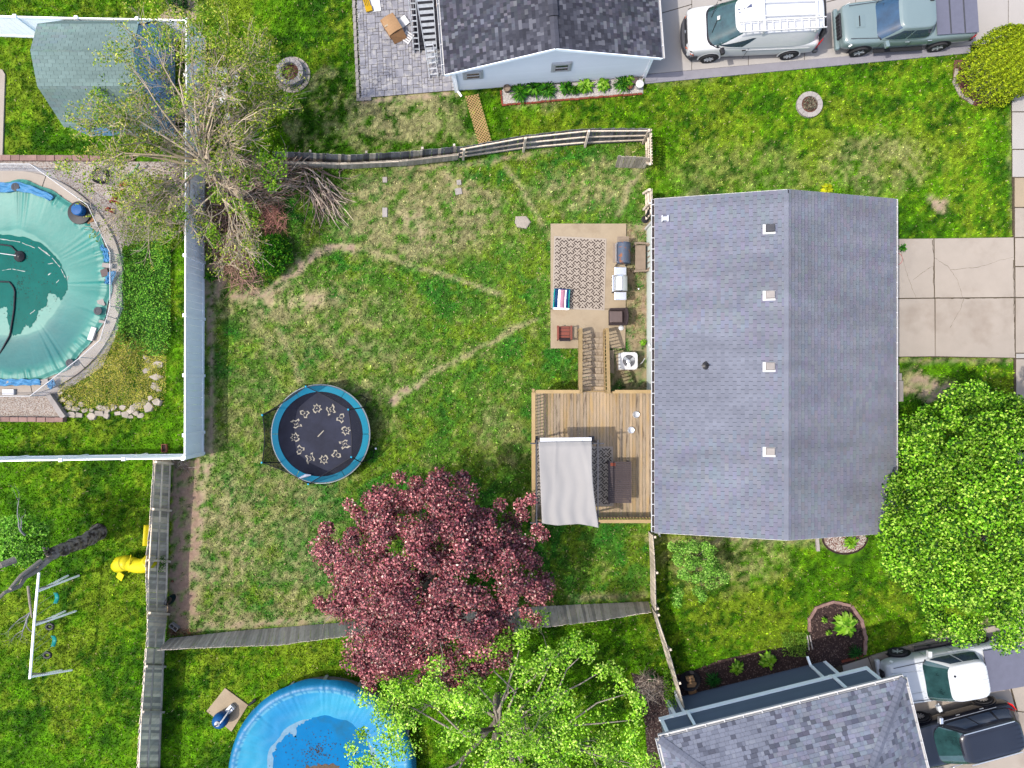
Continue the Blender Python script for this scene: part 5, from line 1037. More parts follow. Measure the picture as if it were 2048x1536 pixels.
for a_ in (30, 150, 270):
    mb = MB(); c_, s__ = math.cos(R(a_)), math.sin(R(a_)); mb.add([(c_ * .08 - s__ * .03, s__ * .08 + c_ * .03, .79), (c_ * .08 + s__ * .05, s__ * .08 - c_ * .05, .765), (c_ * .24 + s__ * .1, s__ * .24 - c_ * .1, .765), (c_ * .25 - s__ * .06, s__ * .25 + c_ * .06, .795)], [(0, 1, 2, 3), (3, 2, 1, 0)]); mb.obj('fan_blade', M['steel'], ac)
for r_ in (.1, .15, .2, .25):
    mb = MB(); mb.tube([(r_ * math.cos(t_), r_ * math.sin(t_), .802) for t_ in np.linspace(0, 2 * math.pi, 25)], .003, 4); mb.obj('grille_ring', M['galv'], ac)
mb = MB(); mb.tube([(.35, -.25, .3), (.5, -.2, .25), (.62, -.05, .6), (.66, .1, .9)], .018, 6); mb.obj('hose', M['galv'], ac)

# ------------------------------------------------------------ trampoline
tp_ = T('trampoline', 'round trampoline with turquoise pad and leaning black safety net', 'trampoline', Vector((P(641, 868, .9).x, P(641, 868, .9).y, 0)))
TR = 2.13
def ell(r, a): return (r * math.cos(a), r * math.sin(a))
mb = MB(); mb.lathe([(1.84, .89), (1.84, .893), (.01, .87)], n=64); mb.obj('jump_mat', M['tramp_mat'], tp_)
def annulus(name, r0, r1, z0, z1, m, seg=64, th=.03, a0=0, a1=2 * math.pi):
    mb = MB(); k = seg + 1; V = []
    for j in range(k): g_ = a0 + (a1 - a0) * j / seg; V += [(*ell(r0, g_), z0), (*ell(r1, g_), z1), (*ell(r1, g_), z1 - th), (*ell(r0, g_), z0 - th)]
    mb.add(V, [(4 * j + i, 4 * j + 4 + i, 4 * j + 4 + (i + 1) % 4, 4 * j + (i + 1) % 4) for j in range(seg) for i in range(4)]); return mb.obj(name, M[m], tp_)
for k in range(6): annulus('pad_segment', 1.83, 2.09, .925, .92, 'tramp_pad', 12, a0=k * math.pi / 3 + .006, a1=(k + 1) * math.pi / 3 - .006)
annulus('pad_edge', 2.095, 2.15, .915, .90, 'tramp_pad_edge', 64, .05)
mb = MB(); mb.tube([(*ell(2.08, t_), .86) for t_ in np.linspace(0, 2 * math.pi, 49)], .025, 6); mb.obj('frame_ring', M['galv'], tp_)
pa = [R(x) for x in (108, 148, 215, 262, 325, 32)]
ptop = [P(612, 773, 2.2), P(525, 830, 2.5), P(524, 925, 2.5), P(617, 968, 2.3), P(703, 914, 2.2), P(697, 819, 2.4)]
c0 = tp_.location
zt_ = []
for a_, q_ in zip(pa, ptop):
    b_ = Vector((*ell(2.14, a_), .05)); t_ = q_ - c0; mb = MB(); mb.tube([b_, Vector((b_.x, b_.y, .9)), t_], .022, 6); mb.obj('pole', M['dark'], tp_); mb = MB(); mb.lathe([(.035, 0), (.045, .03), (.03, .07)], t_, 8); mb.obj('pole_cap', M['tramp_pad'], tp_)
    b2 = Vector((*ell(2.35, a_ + .12), 0)); mb = MB(); mb.tube([(*ell(2.1, a_ - .05), .85), b2, (*ell(2.3, a_ + .25), 0.02), (*ell(2.1, a_ + .3), .85)], .02, 6); mb.obj('leg', M['dark'], tp_); zt_.append(t_)
for i in range(6):
    j = (i + 1) % 6; a0, a1 = pa[i], pa[j]
    if a1 < a0: a1 += 2 * math.pi
    t0, t1 = zt_[i], zt_[j]
    def netf(u, v):
        g_ = a0 + (a1 - a0) * u; b_ = Vector((*ell(2.12, g_), .93)); t_ = t0.lerp(t1, u); t_.z -= .25 * math.sin(math.pi * u); return b_.lerp(t_, v)
    mb = MB(); mb.grid(netf, 8, 6); mb.obj('net_panel', M['net_dense' if i < 3 else 'net'], tp_, smooth=True)
    mb = MB(); mb.tube([netf(u, 1) for u in np.linspace(0, 1, 9)], .018, 5); mb.obj('net_hem', M['dark'], tp_)
def blobloop(seed):
    g_ = random.Random(seed); pts = []; shapes = [[(0, 0), (.2, .35), (.1, .75), (.3, 1), (.45, .7), (.8, .75), (1.05, 1.05), (1.1, .6), (.9, .4), (1, 0), (.75, 0), (.65, .3), (.4, .3), (.3, 0)],
       [(.1, .1), (0, .45), (.25, .6), (.15, .95), (.4, .8), (.55, 1.05), (.7, .75), (1, .8), (.85, .5), (1.1, .3), (.8, .2), (.7, -.05), (.5, .2), (.3, -.05)],
       [(.2, 0), (.05, .3), (.3, .5), (.2, .85), (.5, 1.1), (.75, .85), (.65, .5), (.95, .35), (.85, 0), (.6, .12), (.4, .12)]]
    return shapes[seed % 3]
for k in range(12):
    g_ = R(8 + k * 30); sh_ = blobloop(k * 7 + 1); ce = Vector((*ell(1.12, g_), .908)); sz = .37; rr = g_ - math.pi / 2 + (k % 3) * .4
    pts_ = [ce + Matrix.Rotation(rr, 3, 'Z') @ Vector(((x - .5) * sz, (y - .5) * sz, 0)) for x, y in sh_]; mb = MB(); n = len(pts_)
    cen_ = ce
    for w_in, w_out in ((.74, 1.04),):
        V = [cen_ + (p - cen_) * w_out for p in pts_] + [cen_ + (p - cen_) * w_in for p in pts_]
        mb.add(V, [(i, (i + 1) % n, n + (i + 1) % n, n + i) for i in range(n)])
    mb.add([ce + Vector((-.04, 0, .001)), ce + Vector((0, -.03, .001)), ce + Vector((.04, .01, .001)), ce + Vector((0, .04, .001))], [(0, 1, 2, 3)])
    mb.obj('printed_animal', M['cream_print'], tp_)
mb = MB(); mb.bar((-.12, -.12, .905), (.14, .15, .905), .04, .004); mb.obj('printed_bar', M['cream_print'], tp_)
sk = MB(); sk.tube([P(597, 957, 1.05), P(612, 951, 1.08), P(622, 950, 1.05)], [.03, .07, .02], 6); wtop(sk, 'foam_stick', M['cloth_white'], 'white curved object lying on the lower trampoline pad', 'toy')
for (px_, py_, r_, m_, lb) in ((503, 400, .09, 'green_disc', 'pale green ball in the grass below the tree'), (752, 897, .05, 'cloth_white', 'small white ball right of the trampoline'), (346, 1162, .05, 'terracotta', 'small orange ball in the dirt by the left fence'), (1277, 578, .04, 'cloth_white', 'small white ball by the bench')):
    mb = MB(); mb.lathe([(r_ * math.sin(t_), r_ - r_ * math.cos(t_)) for t_ in np.linspace(.15, math.pi - .15, 8)], P(px_, py_), 14); wtop(mb, 'ball', M[m_], lb, 'ball', smooth=True)

# ------------------------------------------------------------ teal pool
pc = P(24, 567); po_ = T('covered_pool', 'round pool under a wrinkled teal cover with standing water', 'pool', pc)
def ring_part(root, name, r0, r1, z0, z1, m, a0, a1, seg=10, cx=0, cy=0):
    mb = MB(); V = []
    for j in range(seg + 1): g_ = a0 + (a1 - a0) * j / seg; V += [(cx + r0 * math.cos(g_), cy + r0 * math.sin(g_), z0), (cx + r1 * math.cos(g_), cy + r1 * math.sin(g_), z0), (cx + r1 * math.cos(g_), cy + r1 * math.sin(g_), z1), (cx + r0 * math.cos(g_), cy + r0 * math.sin(g_), z1)]
    Fq = [(4 * j + i, 4 * j + (i + 1) % 4, 4 * j + 4 + (i + 1) % 4, 4 * j + 4 + i) for j in range(seg) for i in range(4)] + [(3, 2, 1, 0), (4 * seg, 4 * seg + 1, 4 * seg + 2, 4 * seg + 3)]
    mb.add(V, Fq); return mb.obj(name, M[m], root, bevel=.01)
for k in range(12): ring_part(po_, 'coping_slab', 4.1, 5.0, 0, .13, 'concrete', k * math.pi / 6 + .003 + .2, (k + 1) * math.pi / 6 - .003 + .2)
g2_ = np.random.default_rng(5)
foldA = g2_.normal(0, 1, 60)
NR, NT = 60, 420; V = []; Cc = []
ct = np.array(S(26, 160, 148)); cl_ = np.array(S(118, 200, 184)); cd = np.array(S(0, 138, 138)); cw = np.array(S(18, 150, 142))
th_ = np.linspace(0, 2 * np.pi, NT, endpoint=False)
fold = sum(np.sin(th_ * k + foldA[k % 60] * 3) * (.5 + abs(foldA[(k * 7) % 60])) for k in (37, 53, 71, 90, 113, 131)) / 6
bigf = sum(np.sin(th_ * k + foldA[k] * 5) for k in (5, 8, 13, 21)) / 4
V = [(0, 0, .06)]; Cc = [cl_]
for i in range(1, NR + 1):
    t_ = i / NR; r = t_ * (4.5 + .14 * bigf); 
    zz = .07 + .19 * np.clip((t_ - .55) / .35, 0, 1) ** 1.5
    e = np.clip((t_ - .45) / .4, 0, 1); sp = th_ * 1.0
    msk = np.clip(bigf * 1.3 + .15 * np.sin(t_ * 9), 0, 1) if t_ < .9 else 1.0
    z = zz + fold * (.022 if t_ < .9 else .03) * e * msk + bigf * .012 * e - (t_ > .97) * .07
    for j in range(NT):
        V.append((r[j] * math.cos(th_[j]), r[j] * math.sin(th_[j]), z[j]))
        a_ = .5 + .5 * math.sin(th_[j] * 3 + 4 * t_ + bigf[j] * 2)
        c__ = ct * (1 - .5 * max(0, a_ - .4)) + cl_ * .5 * max(0, a_ - .4)
        ta = th_[j] if th_[j] < math.pi else th_[j] - 2 * math.pi; wk = min(1, max(0, (-.0 - ta) / .8)) * min(1, max(0, (ta + 3.1) / .6)) * min(1, max(0, (t_ - .5) / .07)) * min(1, max(0, (.9 - t_) / .08)); c__ = cd * wk + c__ * (1 - wk)
        if t_ < .53: c__ = cl_ * .9
        c__ = c__ * (1 + fold[j] * .10 * float(e) * (msk if np.isscalar(msk) else msk[j]))
        if t_ > .9: c__ = ct * .6 + cl_ * .4
        Cc.append(c__)
Fq = [(0, 1 + j, 1 + (j + 1) % NT) for j in range(NT)] + [(1 + (i - 1) * NT + j, 1 + i * NT + j, 1 + i * NT + (j + 1) % NT, 1 + (i - 1) * NT + (j + 1) % NT) for i in range(1, NR) for j in range(NT)]
me = bpy.data.meshes.new('cover'); me.from_pydata(V, [], Fq); at = me.color_attributes.new('Col', 'FLOAT_COLOR', 'POINT'); arr = np.ones((len(V), 4), np.float32); arr[:, :3] = np.clip(np.array(Cc), 0, .85); at.data.foreach_set('color', arr.ravel()); me.materials.append(M['teal_cover'])
me.polygons.foreach_set('use_smooth', [True] * len(me.polygons)); o = bpy.data.objects.new('cover', me); link(o, po_)
def puddle(root, name, pts, z, m, jag=.05, n=8):
    wp = [P(x, y, z) - root.location for x, y in pts]; out = []
    for i in range(len(wp)):
        a, b = wp[i], wp[(i + 1) % len(wp)]; nn = Vector((-(b - a).y, (b - a).x, 0)).normalized()
        for k in range(n): out.append(a.lerp(b, k / n) + nn * random.uniform(-jag, jag))
    mb = MB(); mb.add([(p.x, p.y, z) for p in out], [tuple(range(len(out)))]); me = mb.mesh(name, M[m])
    import bmesh
    bm = bmesh.new(); bm.from_mesh(me); bmesh.ops.triangulate(bm, faces=bm.faces[:], ngon_method='EAR_CLIP')
    if bm.faces and sum(f.normal.z for f in bm.faces) < 0: bmesh.ops.reverse_faces(bm, faces=bm.faces[:])
    bm.to_mesh(me); bm.free(); o = bpy.data.objects.new(name, me); link(o, root); return o
puddle(po_, 'standing_water', [(-60, 478), (0, 468), (40, 472), (80, 486), (112, 512), (132, 548), (134, 580), (122, 600), (108, 588), (96, 588), (92, 612), (76, 622), (72, 640), (60, 656), (52, 648), (40, 668), (25, 672), (14, 640), (14, 612), (0, 618), (-40, 650), (-80, 620), (-92, 560), (-84, 510)], .082, 'puddle_teal', .035)
for pts_, lb, ob in (([(-6, 488, ), (22, 492), (36, 506), (40, 513)], 'h1', 0), ([(-6, 563), (20, 564), (30, 580), (28, 620), (20, 670), (-5, 715)], 'h2', 1)):
    mb = MB(); wp = [P(x, y, .12) for x, y in pts_]; sm = [interp(wp, t_) + Vector((0, 0, .0)) for t_ in np.linspace(0, 1, 24)]; mb.tube(sm, .035, 7); wtop(mb, 'hose', M['dark'], ['short black hose reaching the pump on the teal cover', 'long black hose lying across the teal pool cover'][ob], 'hose', smooth=True)
mk('foam', S(232, 240, 232), .7, .1); mk('silt', S(52, 92, 88), .5, .3, 6)
for (x0, y0, x1, y1, wd_) in ((0, 478, 40, 484, .07), (44, 486, 70, 496, .06), (76, 494, 100, 512, .08), (86, 500, 96, 508, .06), (104, 516, 120, 534, .06), (122, 538, 131, 556, .05), (4, 541, 22, 538, .05), (24, 538, 50, 543, .05), (96, 528, 106, 526, .06), (96, 550, 102, 546, .09), (60, 628, 70, 620, .05), (112, 566, 118, 560, .05), (134, 560, 136, 552, .06)):
    a_, b_ = P(x0, y0, .088) - pc, P(x1, y1, .088) - pc; L_ = 6; nn = Vector((-(b_ - a_).y, (b_ - a_).x, 0)).normalized(); mb = MB(); up_ = [a_.lerp(b_, i / L_) + nn * wd_ * random.uniform(.02, .42) for i in range(L_ + 1)]; lo_ = [a_.lerp(b_, i / L_) - nn * wd_ * random.uniform(.02, .42) for i in range(L_ + 1)]
    mb.add([(p.x, p.y, .088) for p in up_ + lo_], [(i, i + 1, L_ + 2 + i, L_ + 1 + i) for i in range(L_)]); mb.obj('foam_streak', M['foam'], po_)
mb = MB(); mb.lathe([(.22, .0), (.25, .03), (.23, .07), (.1, .1), (.09, .12), (.02, .13)], P(40, 513, .1), 20); wtop(mb, 'pool_pump', M['black_plastic'], 'round black pump sitting in the pool cover water', 'pump', smooth=True)
mb = MB(); mb.tube([P(-4, 506, .28), P(32, 511, .25)], .02, 6); wtop(mb, 'pump_pole', M['white_paint'], 'white pole lying toward the round black pump', 'pole')
# skimmer drum, bricks, tarps and stones weighing the cover down
mb = MB(); mb.lathe([(.52, 0), (.5, .08), (.2, .1)], P(160, 426, .24), 28); bs = wtop(mb, 'base_mat', M['black_plastic'], 'black round mat under the blue lidded drum on the coping', 'mat')
mb = MB(); mb.lathe([(.2, 0), (.24, .02), (.25, .3), (.22, .33), (.05, .34)], P(162, 422, .34), 24); dm = wtop(mb, 'lidded_drum', M['blue_plastic'], 'round drum with blue lid beside the teal cover', 'drum')
for i, (x, y, w_, h_, a_, z_, m_, lb) in enumerate([(180, 441, .42, .3, .6, .16, 'cardboard2', 'brown board leaning beside the lidded drum'), (191, 455, .3, .44, .1, .2, 'block_grey', 'pale concrete block on brown boards at the pool edge'), (185, 462, .5, .3, 1.2, .14, 'cardboard2', 'brown board under the pale block at the pool edge'),
    (217, 532, .44, .2, -.12, .3, 'block_grey', 'pale block on the cover right of the pool, upper one'), (212, 546, .34, .34, .3, .24, 'cushion', 'brown square stone on the pool edge, above the blue tarp'), (220, 558, .38, .2, .1, .22, 'cushion', 'brown flat stone beside the light blue tarp'), (205, 606, .3, .3, .3, .22, 'block_grey', 'grey block half under the teal cover'), (207, 644, .3, .12, -.2, .28, 'block_grey', 'small pale brick above the white plank'),
    (186, 668, .22, .6, -.3, .26, 'white_paint', 'white plank leaning at the pool rim'), (92, 763, .36, .22, .2, .28, 'block_grey', 'grey brick on a blue bag at the lower pool edge'), (18, 766, .4, .2, 0, .28, 'block_grey', 'grey brick on the light blue strip below the pool'), (20, 784, .55, .25, 0, .2, 'white_paint', 'white ladder step at the lower pool edge')]):
    mb = MB(); mb.box((0, 0, .06), (w_, h_, .12)); o = mb.obj('pool_weight', M[m_], bevel=.01); o.location = P(x, y, z_ - .08); o.rotation_euler = (random.uniform(-.1, .1), random.uniform(-.1, .1), a_); tag(o, lb, 'weight')
def crumple(name, pts, z, m, label, amp=.04):
    wp = [P(x, y, z) for x, y in pts]
    L = len(wp) // 2; A_, B_ = wp[:L], wp[L:][::-1]; ph = random.random() * 6
    mb = MB(); mb.grid(lambda u, v: interp(A_, u).lerp(interp(B_, u), v) + Vector((.02 * math.sin(v * 9 + u * 17), .02 * math.sin(u * 23), amp * (math.sin(u * 31 + v * 5 + ph) * .5 + math.sin(u * 13 - v * 11) * .4 + math.sin(v * 14 + u * 7) * .4))), 40, 10); o = wtop(mb, name, M[m], label, 'tarp', smooth=True)
    q_ = o.modifiers.new('s', 'SOLIDIFY'); q_.thickness = .006; return o
crumple('blue_tarp', [(-10, 366), (40, 364), (80, 378), (108, 392), (100, 402), (78, 392), (40, 382), (-10, 386)], .34, 'tarp_blue', 'crumpled light blue tarp strip on the upper pool edge')
crumple('blue_tarp', [(203, 488), (216, 500), (220, 522), (208, 524), (206, 505), (200, 495)], .34, 'tarp_blue', 'small light blue tarp scrap over the white rail')
crumple('blue_tarp', [(216, 545), (234, 540), (222, 570), (208, 566)], .36, 'tarp_blue', 'light blue tarp piece between stones, right of the pool')
crumple('blue_tarp', [(-10, 758), (80, 758), (82, 770), (-10, 772)], .33, 'tarp_blue', 'flat light blue strip along the lower pool edge')
crumple('blue_tarp', [(92, 768), (106, 756), (112, 770), (100, 780)], .36, 'tarp_blue', 'small light blue bag by the lower right pool rail')
for x, y, lb in ((31, 374, 'black cap lying on the crumpled blue tarp'), (140, 726, 'dark round disc on a stone at the lower right pool edge'), (196, 622, 'black cloth lump beside the grey block')):
    mb = MB(); mb.lathe([(.17, 0), (.18, .03), (.1, .04), (.09, .03), (.03, .035)], P(x, y, .34), 16); wtop(mb, 'dark_disc', M['dark_grey'], lb, 'disc')
# white pole rail with net round the pool
rt = T('pool_rail', 'white pipe safety rail with sagging mesh around the teal pool', 'fence', pc)
rz = 1.15; tops = [(-90, 327), (60, 328), (175, 410), (220, 505), (220, 612), (200, 680), (160, 715), (112, 752), (60, 792), (-90, 793)]
tw = [P(x, y, rz) - pc for x, y in tops]
for a, b in zip(tw[:-1], tw[1:]): mb = MB(); mb.tube([a, b], .018, 8); mb.obj('top_rail', M['white_paint'], rt)
for k, a in enumerate(tw):
    if k in (5,): continue
    mb = MB(); mb.tube([a, Vector((a.x, a.y, .02))], .018, 6); mb.obj('post', M['galv'], rt)
for a, b in list(zip(tw[:-1], tw[1:])):
    mb = MB(); mb.grid(lambda u, v: a.lerp(b, u) * 1 + Vector((0, 0, -(rz - .04) * v)), 6, 4); mb.obj('mesh_panel', M['pool_net'], rt)
# red bricks tossed on the gravel, green tube, wire coil
bk = MB().box((0, 0, .05), (.2, .1, .07)).mesh('brick', M['brick_red'])
for i, (x, y, a_) in enumerate([(243, 372, 70), (250, 370, 85), (256, 368, 60), (249, 362, 100), (241, 388, 60), (236, 394, 50), (231, 400, 70), (225, 403, 30), (236, 407, -30), (216, 419, 35), (222, 421, 60), (227, 423, 80), (247, 380, 40), (229, 396, 65)]):
    o = bpy.data.objects.new('brick', bk); link(o); o.location = P(x, y, .02 + (i % 3) * .02); o.rotation_euler = (random.uniform(-.3, .3), 0, R(a_)); tag(o, 'loose red brick in the tumbled line on the pebbles under the bare tree', 'brick', 'red bricks tumbled on the pebbles')
mb = MB(); mb.tube([P(236, 366, .12), P(268, 342, .25), P(278, 328, .4)], .05, 8); wtop(mb, 'green_tube', M['green_disc'], 'lime green foam tube leaning near the tumbled bricks', 'tube')
wr = MB()
for k in range(9): c_ = P(200 + random.uniform(-3, 3), 352 + random.uniform(-3, 3), .03 + k * .05); r_ = random.uniform(.3, .42); wr.tube([c_ + Vector((r_ * math.cos(t_), r_ * math.sin(t_) * .85, .03 * math.sin(t_ * 3 + k))) for t_ in np.linspace(0, 2 * math.pi, 20)], .015, 4)
wtop(wr, 'hose_coil', M['dark'], 'dark coiled hose on the pebbles under the bare tree', 'hose')

# ------------------------------------------------------------ blue pool
bc_ = Vector((P(642, 1552, 1.02).x, P(642, 1552, 1.02).y, 0)); bp_ = T('covered_pool', 'above ground pool with bright blue cover and grey wall', 'pool', bc_)
BR = 3.86; ns = 16
for k in range(ns): ring_part(bp_, 'wall_panel', BR - .06, BR, 0, 1.0, 'block_grey', 2 * math.pi * k / ns + .01, 2 * math.pi * (k + 1) / ns - .01, 5)
for k in range(ns): ring_part(bp_, 'top_ledge', BR - .12, BR + .02, 1.001, 1.03, 'block_grey', 2 * math.pi * k / ns + .012, 2 * math.pi * (k + 1) / ns - .012, 5)
for k in range(ns): a_ = 2 * math.pi * k / ns; mb = MB(); mb.box(((BR + .03) * math.cos(a_), (BR + .03) * math.sin(a_), .45), (.07, .14, .9), a_); mb.obj('upright', M['galv'], bp_)
NR, NT = 50, 384; th_ = np.linspace(0, 2 * np.pi, NT, endpoint=False); fold = sum(np.sin(th_ * k + foldA[k % 60] * 3) for k in (41, 67, 83, 97, 120)) / 5; bigf = sum(np.sin(th_ * k + foldA[k] * 5) for k in (7, 11, 16)) / 3
c1 = np.array(S(18, 168, 234)); c2 = np.array(S(56, 196, 242)); c4 = np.array(S(140, 214, 244)); V = [(0, 0, .78)]; Cc = [c1]
for i in range(1, NR + 1):
    t_ = i / NR; r = t_ * BR * 1.03 if t_ < .94 else BR * (.97 + (t_ - .94) * 1.4)
    z = .78 + .30 * np.clip((t_ - .3) / .62, 0, 1) ** 1.6 if t_ < .93 else (1.09 if t_ < .975 else 1.09 - .34 * ((t_ - .975) / .025) * (1 + .4 * bigf))
    for j in range(NT):
        zj = (z if np.isscalar(z) else z[j]) + fold[j] * .022 * max(0, (t_ - .6) / .4) + .006 * math.sin(t_ * 40 + bigf[j] * 3) * (t_ > .4)
        # sixteen sided rim
        a_ = (th_[j] % (2 * math.pi / ns)) - math.pi / ns; rr = r * (1 - (t_ > .8) * .35 * (t_ - .8) * (1 - math.cos(a_) / 1) * 4)
        V.append((rr * math.cos(th_[j]), rr * math.sin(th_[j]), zj)); k_ = .5 + .5 * math.sin(th_[j] * 4 + t_ * 7)
        Cc.append((c1 * k_ + c2 * (1 - k_)) if t_ > .55 else c1)
        if t_ > .915: Cc[-1] = c4 * .6 + c2 * .4 if t_ < .94 and fold[j] > -.2 else c1 * .8
Fq = [(0, 1 + j, 1 + (j + 1) % NT) for j in range(NT)] + [(1 + (i - 1) * NT + j, 1 + i * NT + j, 1 + i * NT + (j + 1) % NT, 1 + (i - 1) * NT + (j + 1) % NT) for i in range(1, NR) for j in range(NT)]
me = bpy.data.meshes.new('cover'); me.from_pydata(V, [], Fq); at = me.color_attributes.new('Col', 'FLOAT_COLOR', 'POINT'); arr = np.ones((len(V), 4), np.float32); arr[:, :3] = np.clip(np.array(Cc), 0, .85); at.data.foreach_set('color', arr.ravel()); me.materials.append(M['blue_cover'])
me.polygons.foreach_set('use_smooth', [True] * len(me.polygons)); o = bpy.data.objects.new('cover', me); link(o, bp_)
mk('dust', S(150, 196, 226), .8, .15, 6)
puddle(bp_, 'dried_film', [(640, 1690), (560, 1640), (532, 1560), (536, 1500), (550, 1478), (575, 1450), (600, 1422), (625, 1414), (660, 1416), (690, 1424), (715, 1440), (740, 1465), (755, 1500), (765, 1560), (740, 1640)], .885, 'dust', .05)
puddle(bp_, 'standing_water', [(640, 1680), (570, 1640), (545, 1560), (545, 1510), (558, 1485), (578, 1466), (592, 1475), (594, 1452), (615, 1440), (640, 1428), (680, 1432), (705, 1446), (728, 1468), (742, 1500), (750, 1560), (728, 1632)], .892, 'puddle_blue', .06)
mk('leaf_sludge', S(120, 100, 80), .6, .4, 9)
puddle(bp_, 'leaf_sludge', [(604, 1560), (612, 1532), (640, 1528), (675, 1530), (690, 1560), (660, 1600), (615, 1590)], .898, 'leaf_sludge', .08)
n = 260; a_ = rng.uniform(0, 6.28, n); r_ = rng.normal(0, .95, n); xy = np.stack([bc_.x - .2 + r_ * np.cos(a_), bc_.y + 1.0 + r_ * np.sin(a_) * .8, np.full(n, .905)], 1)
for i in range(n):
    r__ = math.hypot(xy[i, 0] - bc_.x, xy[i, 1] - bc_.y)
    if r__ > 2.3: xy[i, :2] = (bc_.x, bc_.y + 1)
dl = leafmesh('drowned_leaves', xy, np.stack([rng.normal(0, .1, n), rng.normal(0, .1, n), np.ones(n)], 1), rng.uniform(.03, .09, n), np.array(S(120, 95, 70)) * rng.uniform(.5, 1.3, (n, 1)), M['leaf'], bp_, bc_, kind='stuff', fold=.05)
n = 260; a_ = rng.uniform(-2, 2, n); r_ = rng.uniform(0, 1.9, n); xy = np.stack([pc.x + .3 + r_ * np.cos(a_), pc.y + r_ * np.sin(a_), np.full(n, .09)], 1)
leafmesh('drowned_leaves', xy, np.stack([rng.normal(0, .1, n), rng.normal(0, .1, n), np.ones(n)], 1), rng.uniform(.02, .06, n), np.array(S(90, 80, 70)) * rng.uniform(.5, 1.3, (n, 1)), M['leaf'], po_, pc, kind='stuff', fold=.05)
# sand filter
sf = T('pool_filter', 'blue sand filter with white hose on the square pad', 'pool filter', P(455, 1424) + Vector((0, 0, .06)))
mb = MB(); mb.lathe([(.2, 0), (.3, .12), (.34, .35), (.3, .58), (.16, .7), (.08, .72)], (-.1, -.12, .05), 24); mb.obj('tank', M['blue_plastic'], sf, smooth=True)
mb = MB(); mb.lathe([(.1, 0), (.12, .05), (.05, .12)], (-.1, -.12, .76), 12); mb.obj('valve', M['white_paint'], sf); mb = MB(); mb.box((-.12, -.15, .86), (.16, .06, .05), .6); mb.obj('valve_handle', M['dark'], sf)
mb = MB(); mb.tube([(-.1, -.2, .8), (.1, .0, .75), (.25, .25, .4), (.3, .35, .15)], .035, 8); mb.obj('hose', M['white_paint'], sf, smooth=True)
mb = MB(); mb.box((.18, .2, .12), (.45, .26, .22), .8); mb.obj('pump', M['galv'], sf, bevel=.03)
mb = MB(); mb.lathe([(.15, 0), (.16, .2), (.13, .24)], P(489, 1472, .0), 18); wtop(mb, 'bucket', M['planter_stone'], 'pale round bucket against the blue pool wall', 'bucket')
mb = MB(); mb.tube([P(498, 1410, .05), P(512, 1398, .3), P(505, 1406, .1)], .05, 6); wtop(mb, 'skimmer_pipe', M['dark'], 'dark pipe piece between the pad and the blue pool', 'pipe')

# ------------------------------------------------------------ fire ring, planter ring, lawn odds and ends
fr_ = T('fire_ring', 'round block fire pit with stone surround in the top lawn', 'fire pit', P(585, 150))
for k in range(16): ring_part(fr_, 'ring_stone', .62, .80, 0, .05, 'rock', 2 * math.pi * k / 16 + .02, 2 * math.pi * (k + 1) / 16 - .02, 3)
for k in range(12): 
    for lv in range(3): ring_part(fr_, 'wall_block', .39, .60, .0 + lv * .115, .11 + lv * .115, 'planter_stone', 2 * math.pi * (k + .5 * lv) / 12 + .012, 2 * math.pi * (k + 1 + .5 * lv) / 12 - .012, 3, -.03, .03)
mb = MB(); mb.lathe([(.4, .1), (.2, .14), (.01, .16)], (-.03, .03, 0), 20); mb.obj('bark_fill', M['mulch_red'], fr_)
fo = pebbles('fire_ring_gravel', [(583 + 34 * math.cos(a), 150 + 34 * math.sin(a)) for a in np.linspace(0, 6.28, 20)], 900, .04, [S(230, 222, 214), S(200, 190, 182)], 'white stones strewn around the fire ring', .03)
for k in range(40): pass
pl_ = T('planter_ring', 'round white stone planter of red mulch in the lawn', 'planter', P(1617, 211))
for k in range(14): ring_part(pl_, 'ring_block', .36, .57, 0, .16, 'planter_stone', 2 * math.pi * k / 14 + .006, 2 * math.pi * (k + 1) / 14 - .006, 3)
mb = MB(); mb.lathe([(.37, .08), (.2, .12), (.01, .13)], (0, 0, 0), 20); mb.obj('mulch_fill', M['mulch_red'], pl_)
n = 220; a_ = rng.uniform(0, 6.28, n); r_ = np.sqrt(rng.random(n)) * .3; c_ = pl_.location
leafmesh('dry_plant', np.stack([c_.x + r_ * np.cos(a_), c_.y + r_ * np.sin(a_), .14 + rng.random(n) * .1], 1), np.stack([rng.normal(0, .6, n), rng.normal(0, .6, n), np.ones(n)], 1), rng.uniform(.05, .12, n), np.array(S(210, 200, 170)) * rng.uniform(.4, 1.1, (n, 1)), M['leaf'], pl_, c_)
cbk = T('cinder_block', 'grey cinder block with two holes in the fence corner', 'block', P(351, 1252), rz=R(-38))
for (x, y, w_, h_) in ((0, .085, .4, .03), (0, -.085, .4, .03), (-.185, 0, .03, .139), (.185, 0, .03, .139), (0, 0, .03, .139)): mb = MB(); mb.box((x, y, .1), (w_, h_, .19)); mb.obj('web', M['block_grey'], cbk)
mb = MB(); mb.grid(lambda u, v: Vector(((.28 - .06 * v) * math.cos(6.283 * u), (.16 - .04 * v) * math.sin(6.283 * u), .3 * math.sin(v * 1.5))), 16, 5); o = wtop(mb, 'garden_bag', M['dgreen'], 'dark teal bag lying in the dirt by the left fence', 'bag', smooth=True); o.location = P(343, 1198); o.rotation_euler = (0, 0, R(50))
tp2 = T('planter_box', 'small terracotta trough with soil beside the white fence corner', 'planter', P(331, 896))
for (x, y, w_, h_) in ((0, .17, .22, .03), (0, -.17, .22, .03), (-.1, 0, .03, .309), (.1, 0, .03, .309)): mb = MB(); mb.box((x, y, .08), (w_, h_, .16)); mb.obj('side', M['terracotta'], tp2)
mb = MB(); mb.box((0, 0, .06), (.16, .3, .08)); mb.obj('soil', M['mulch'], tp2)
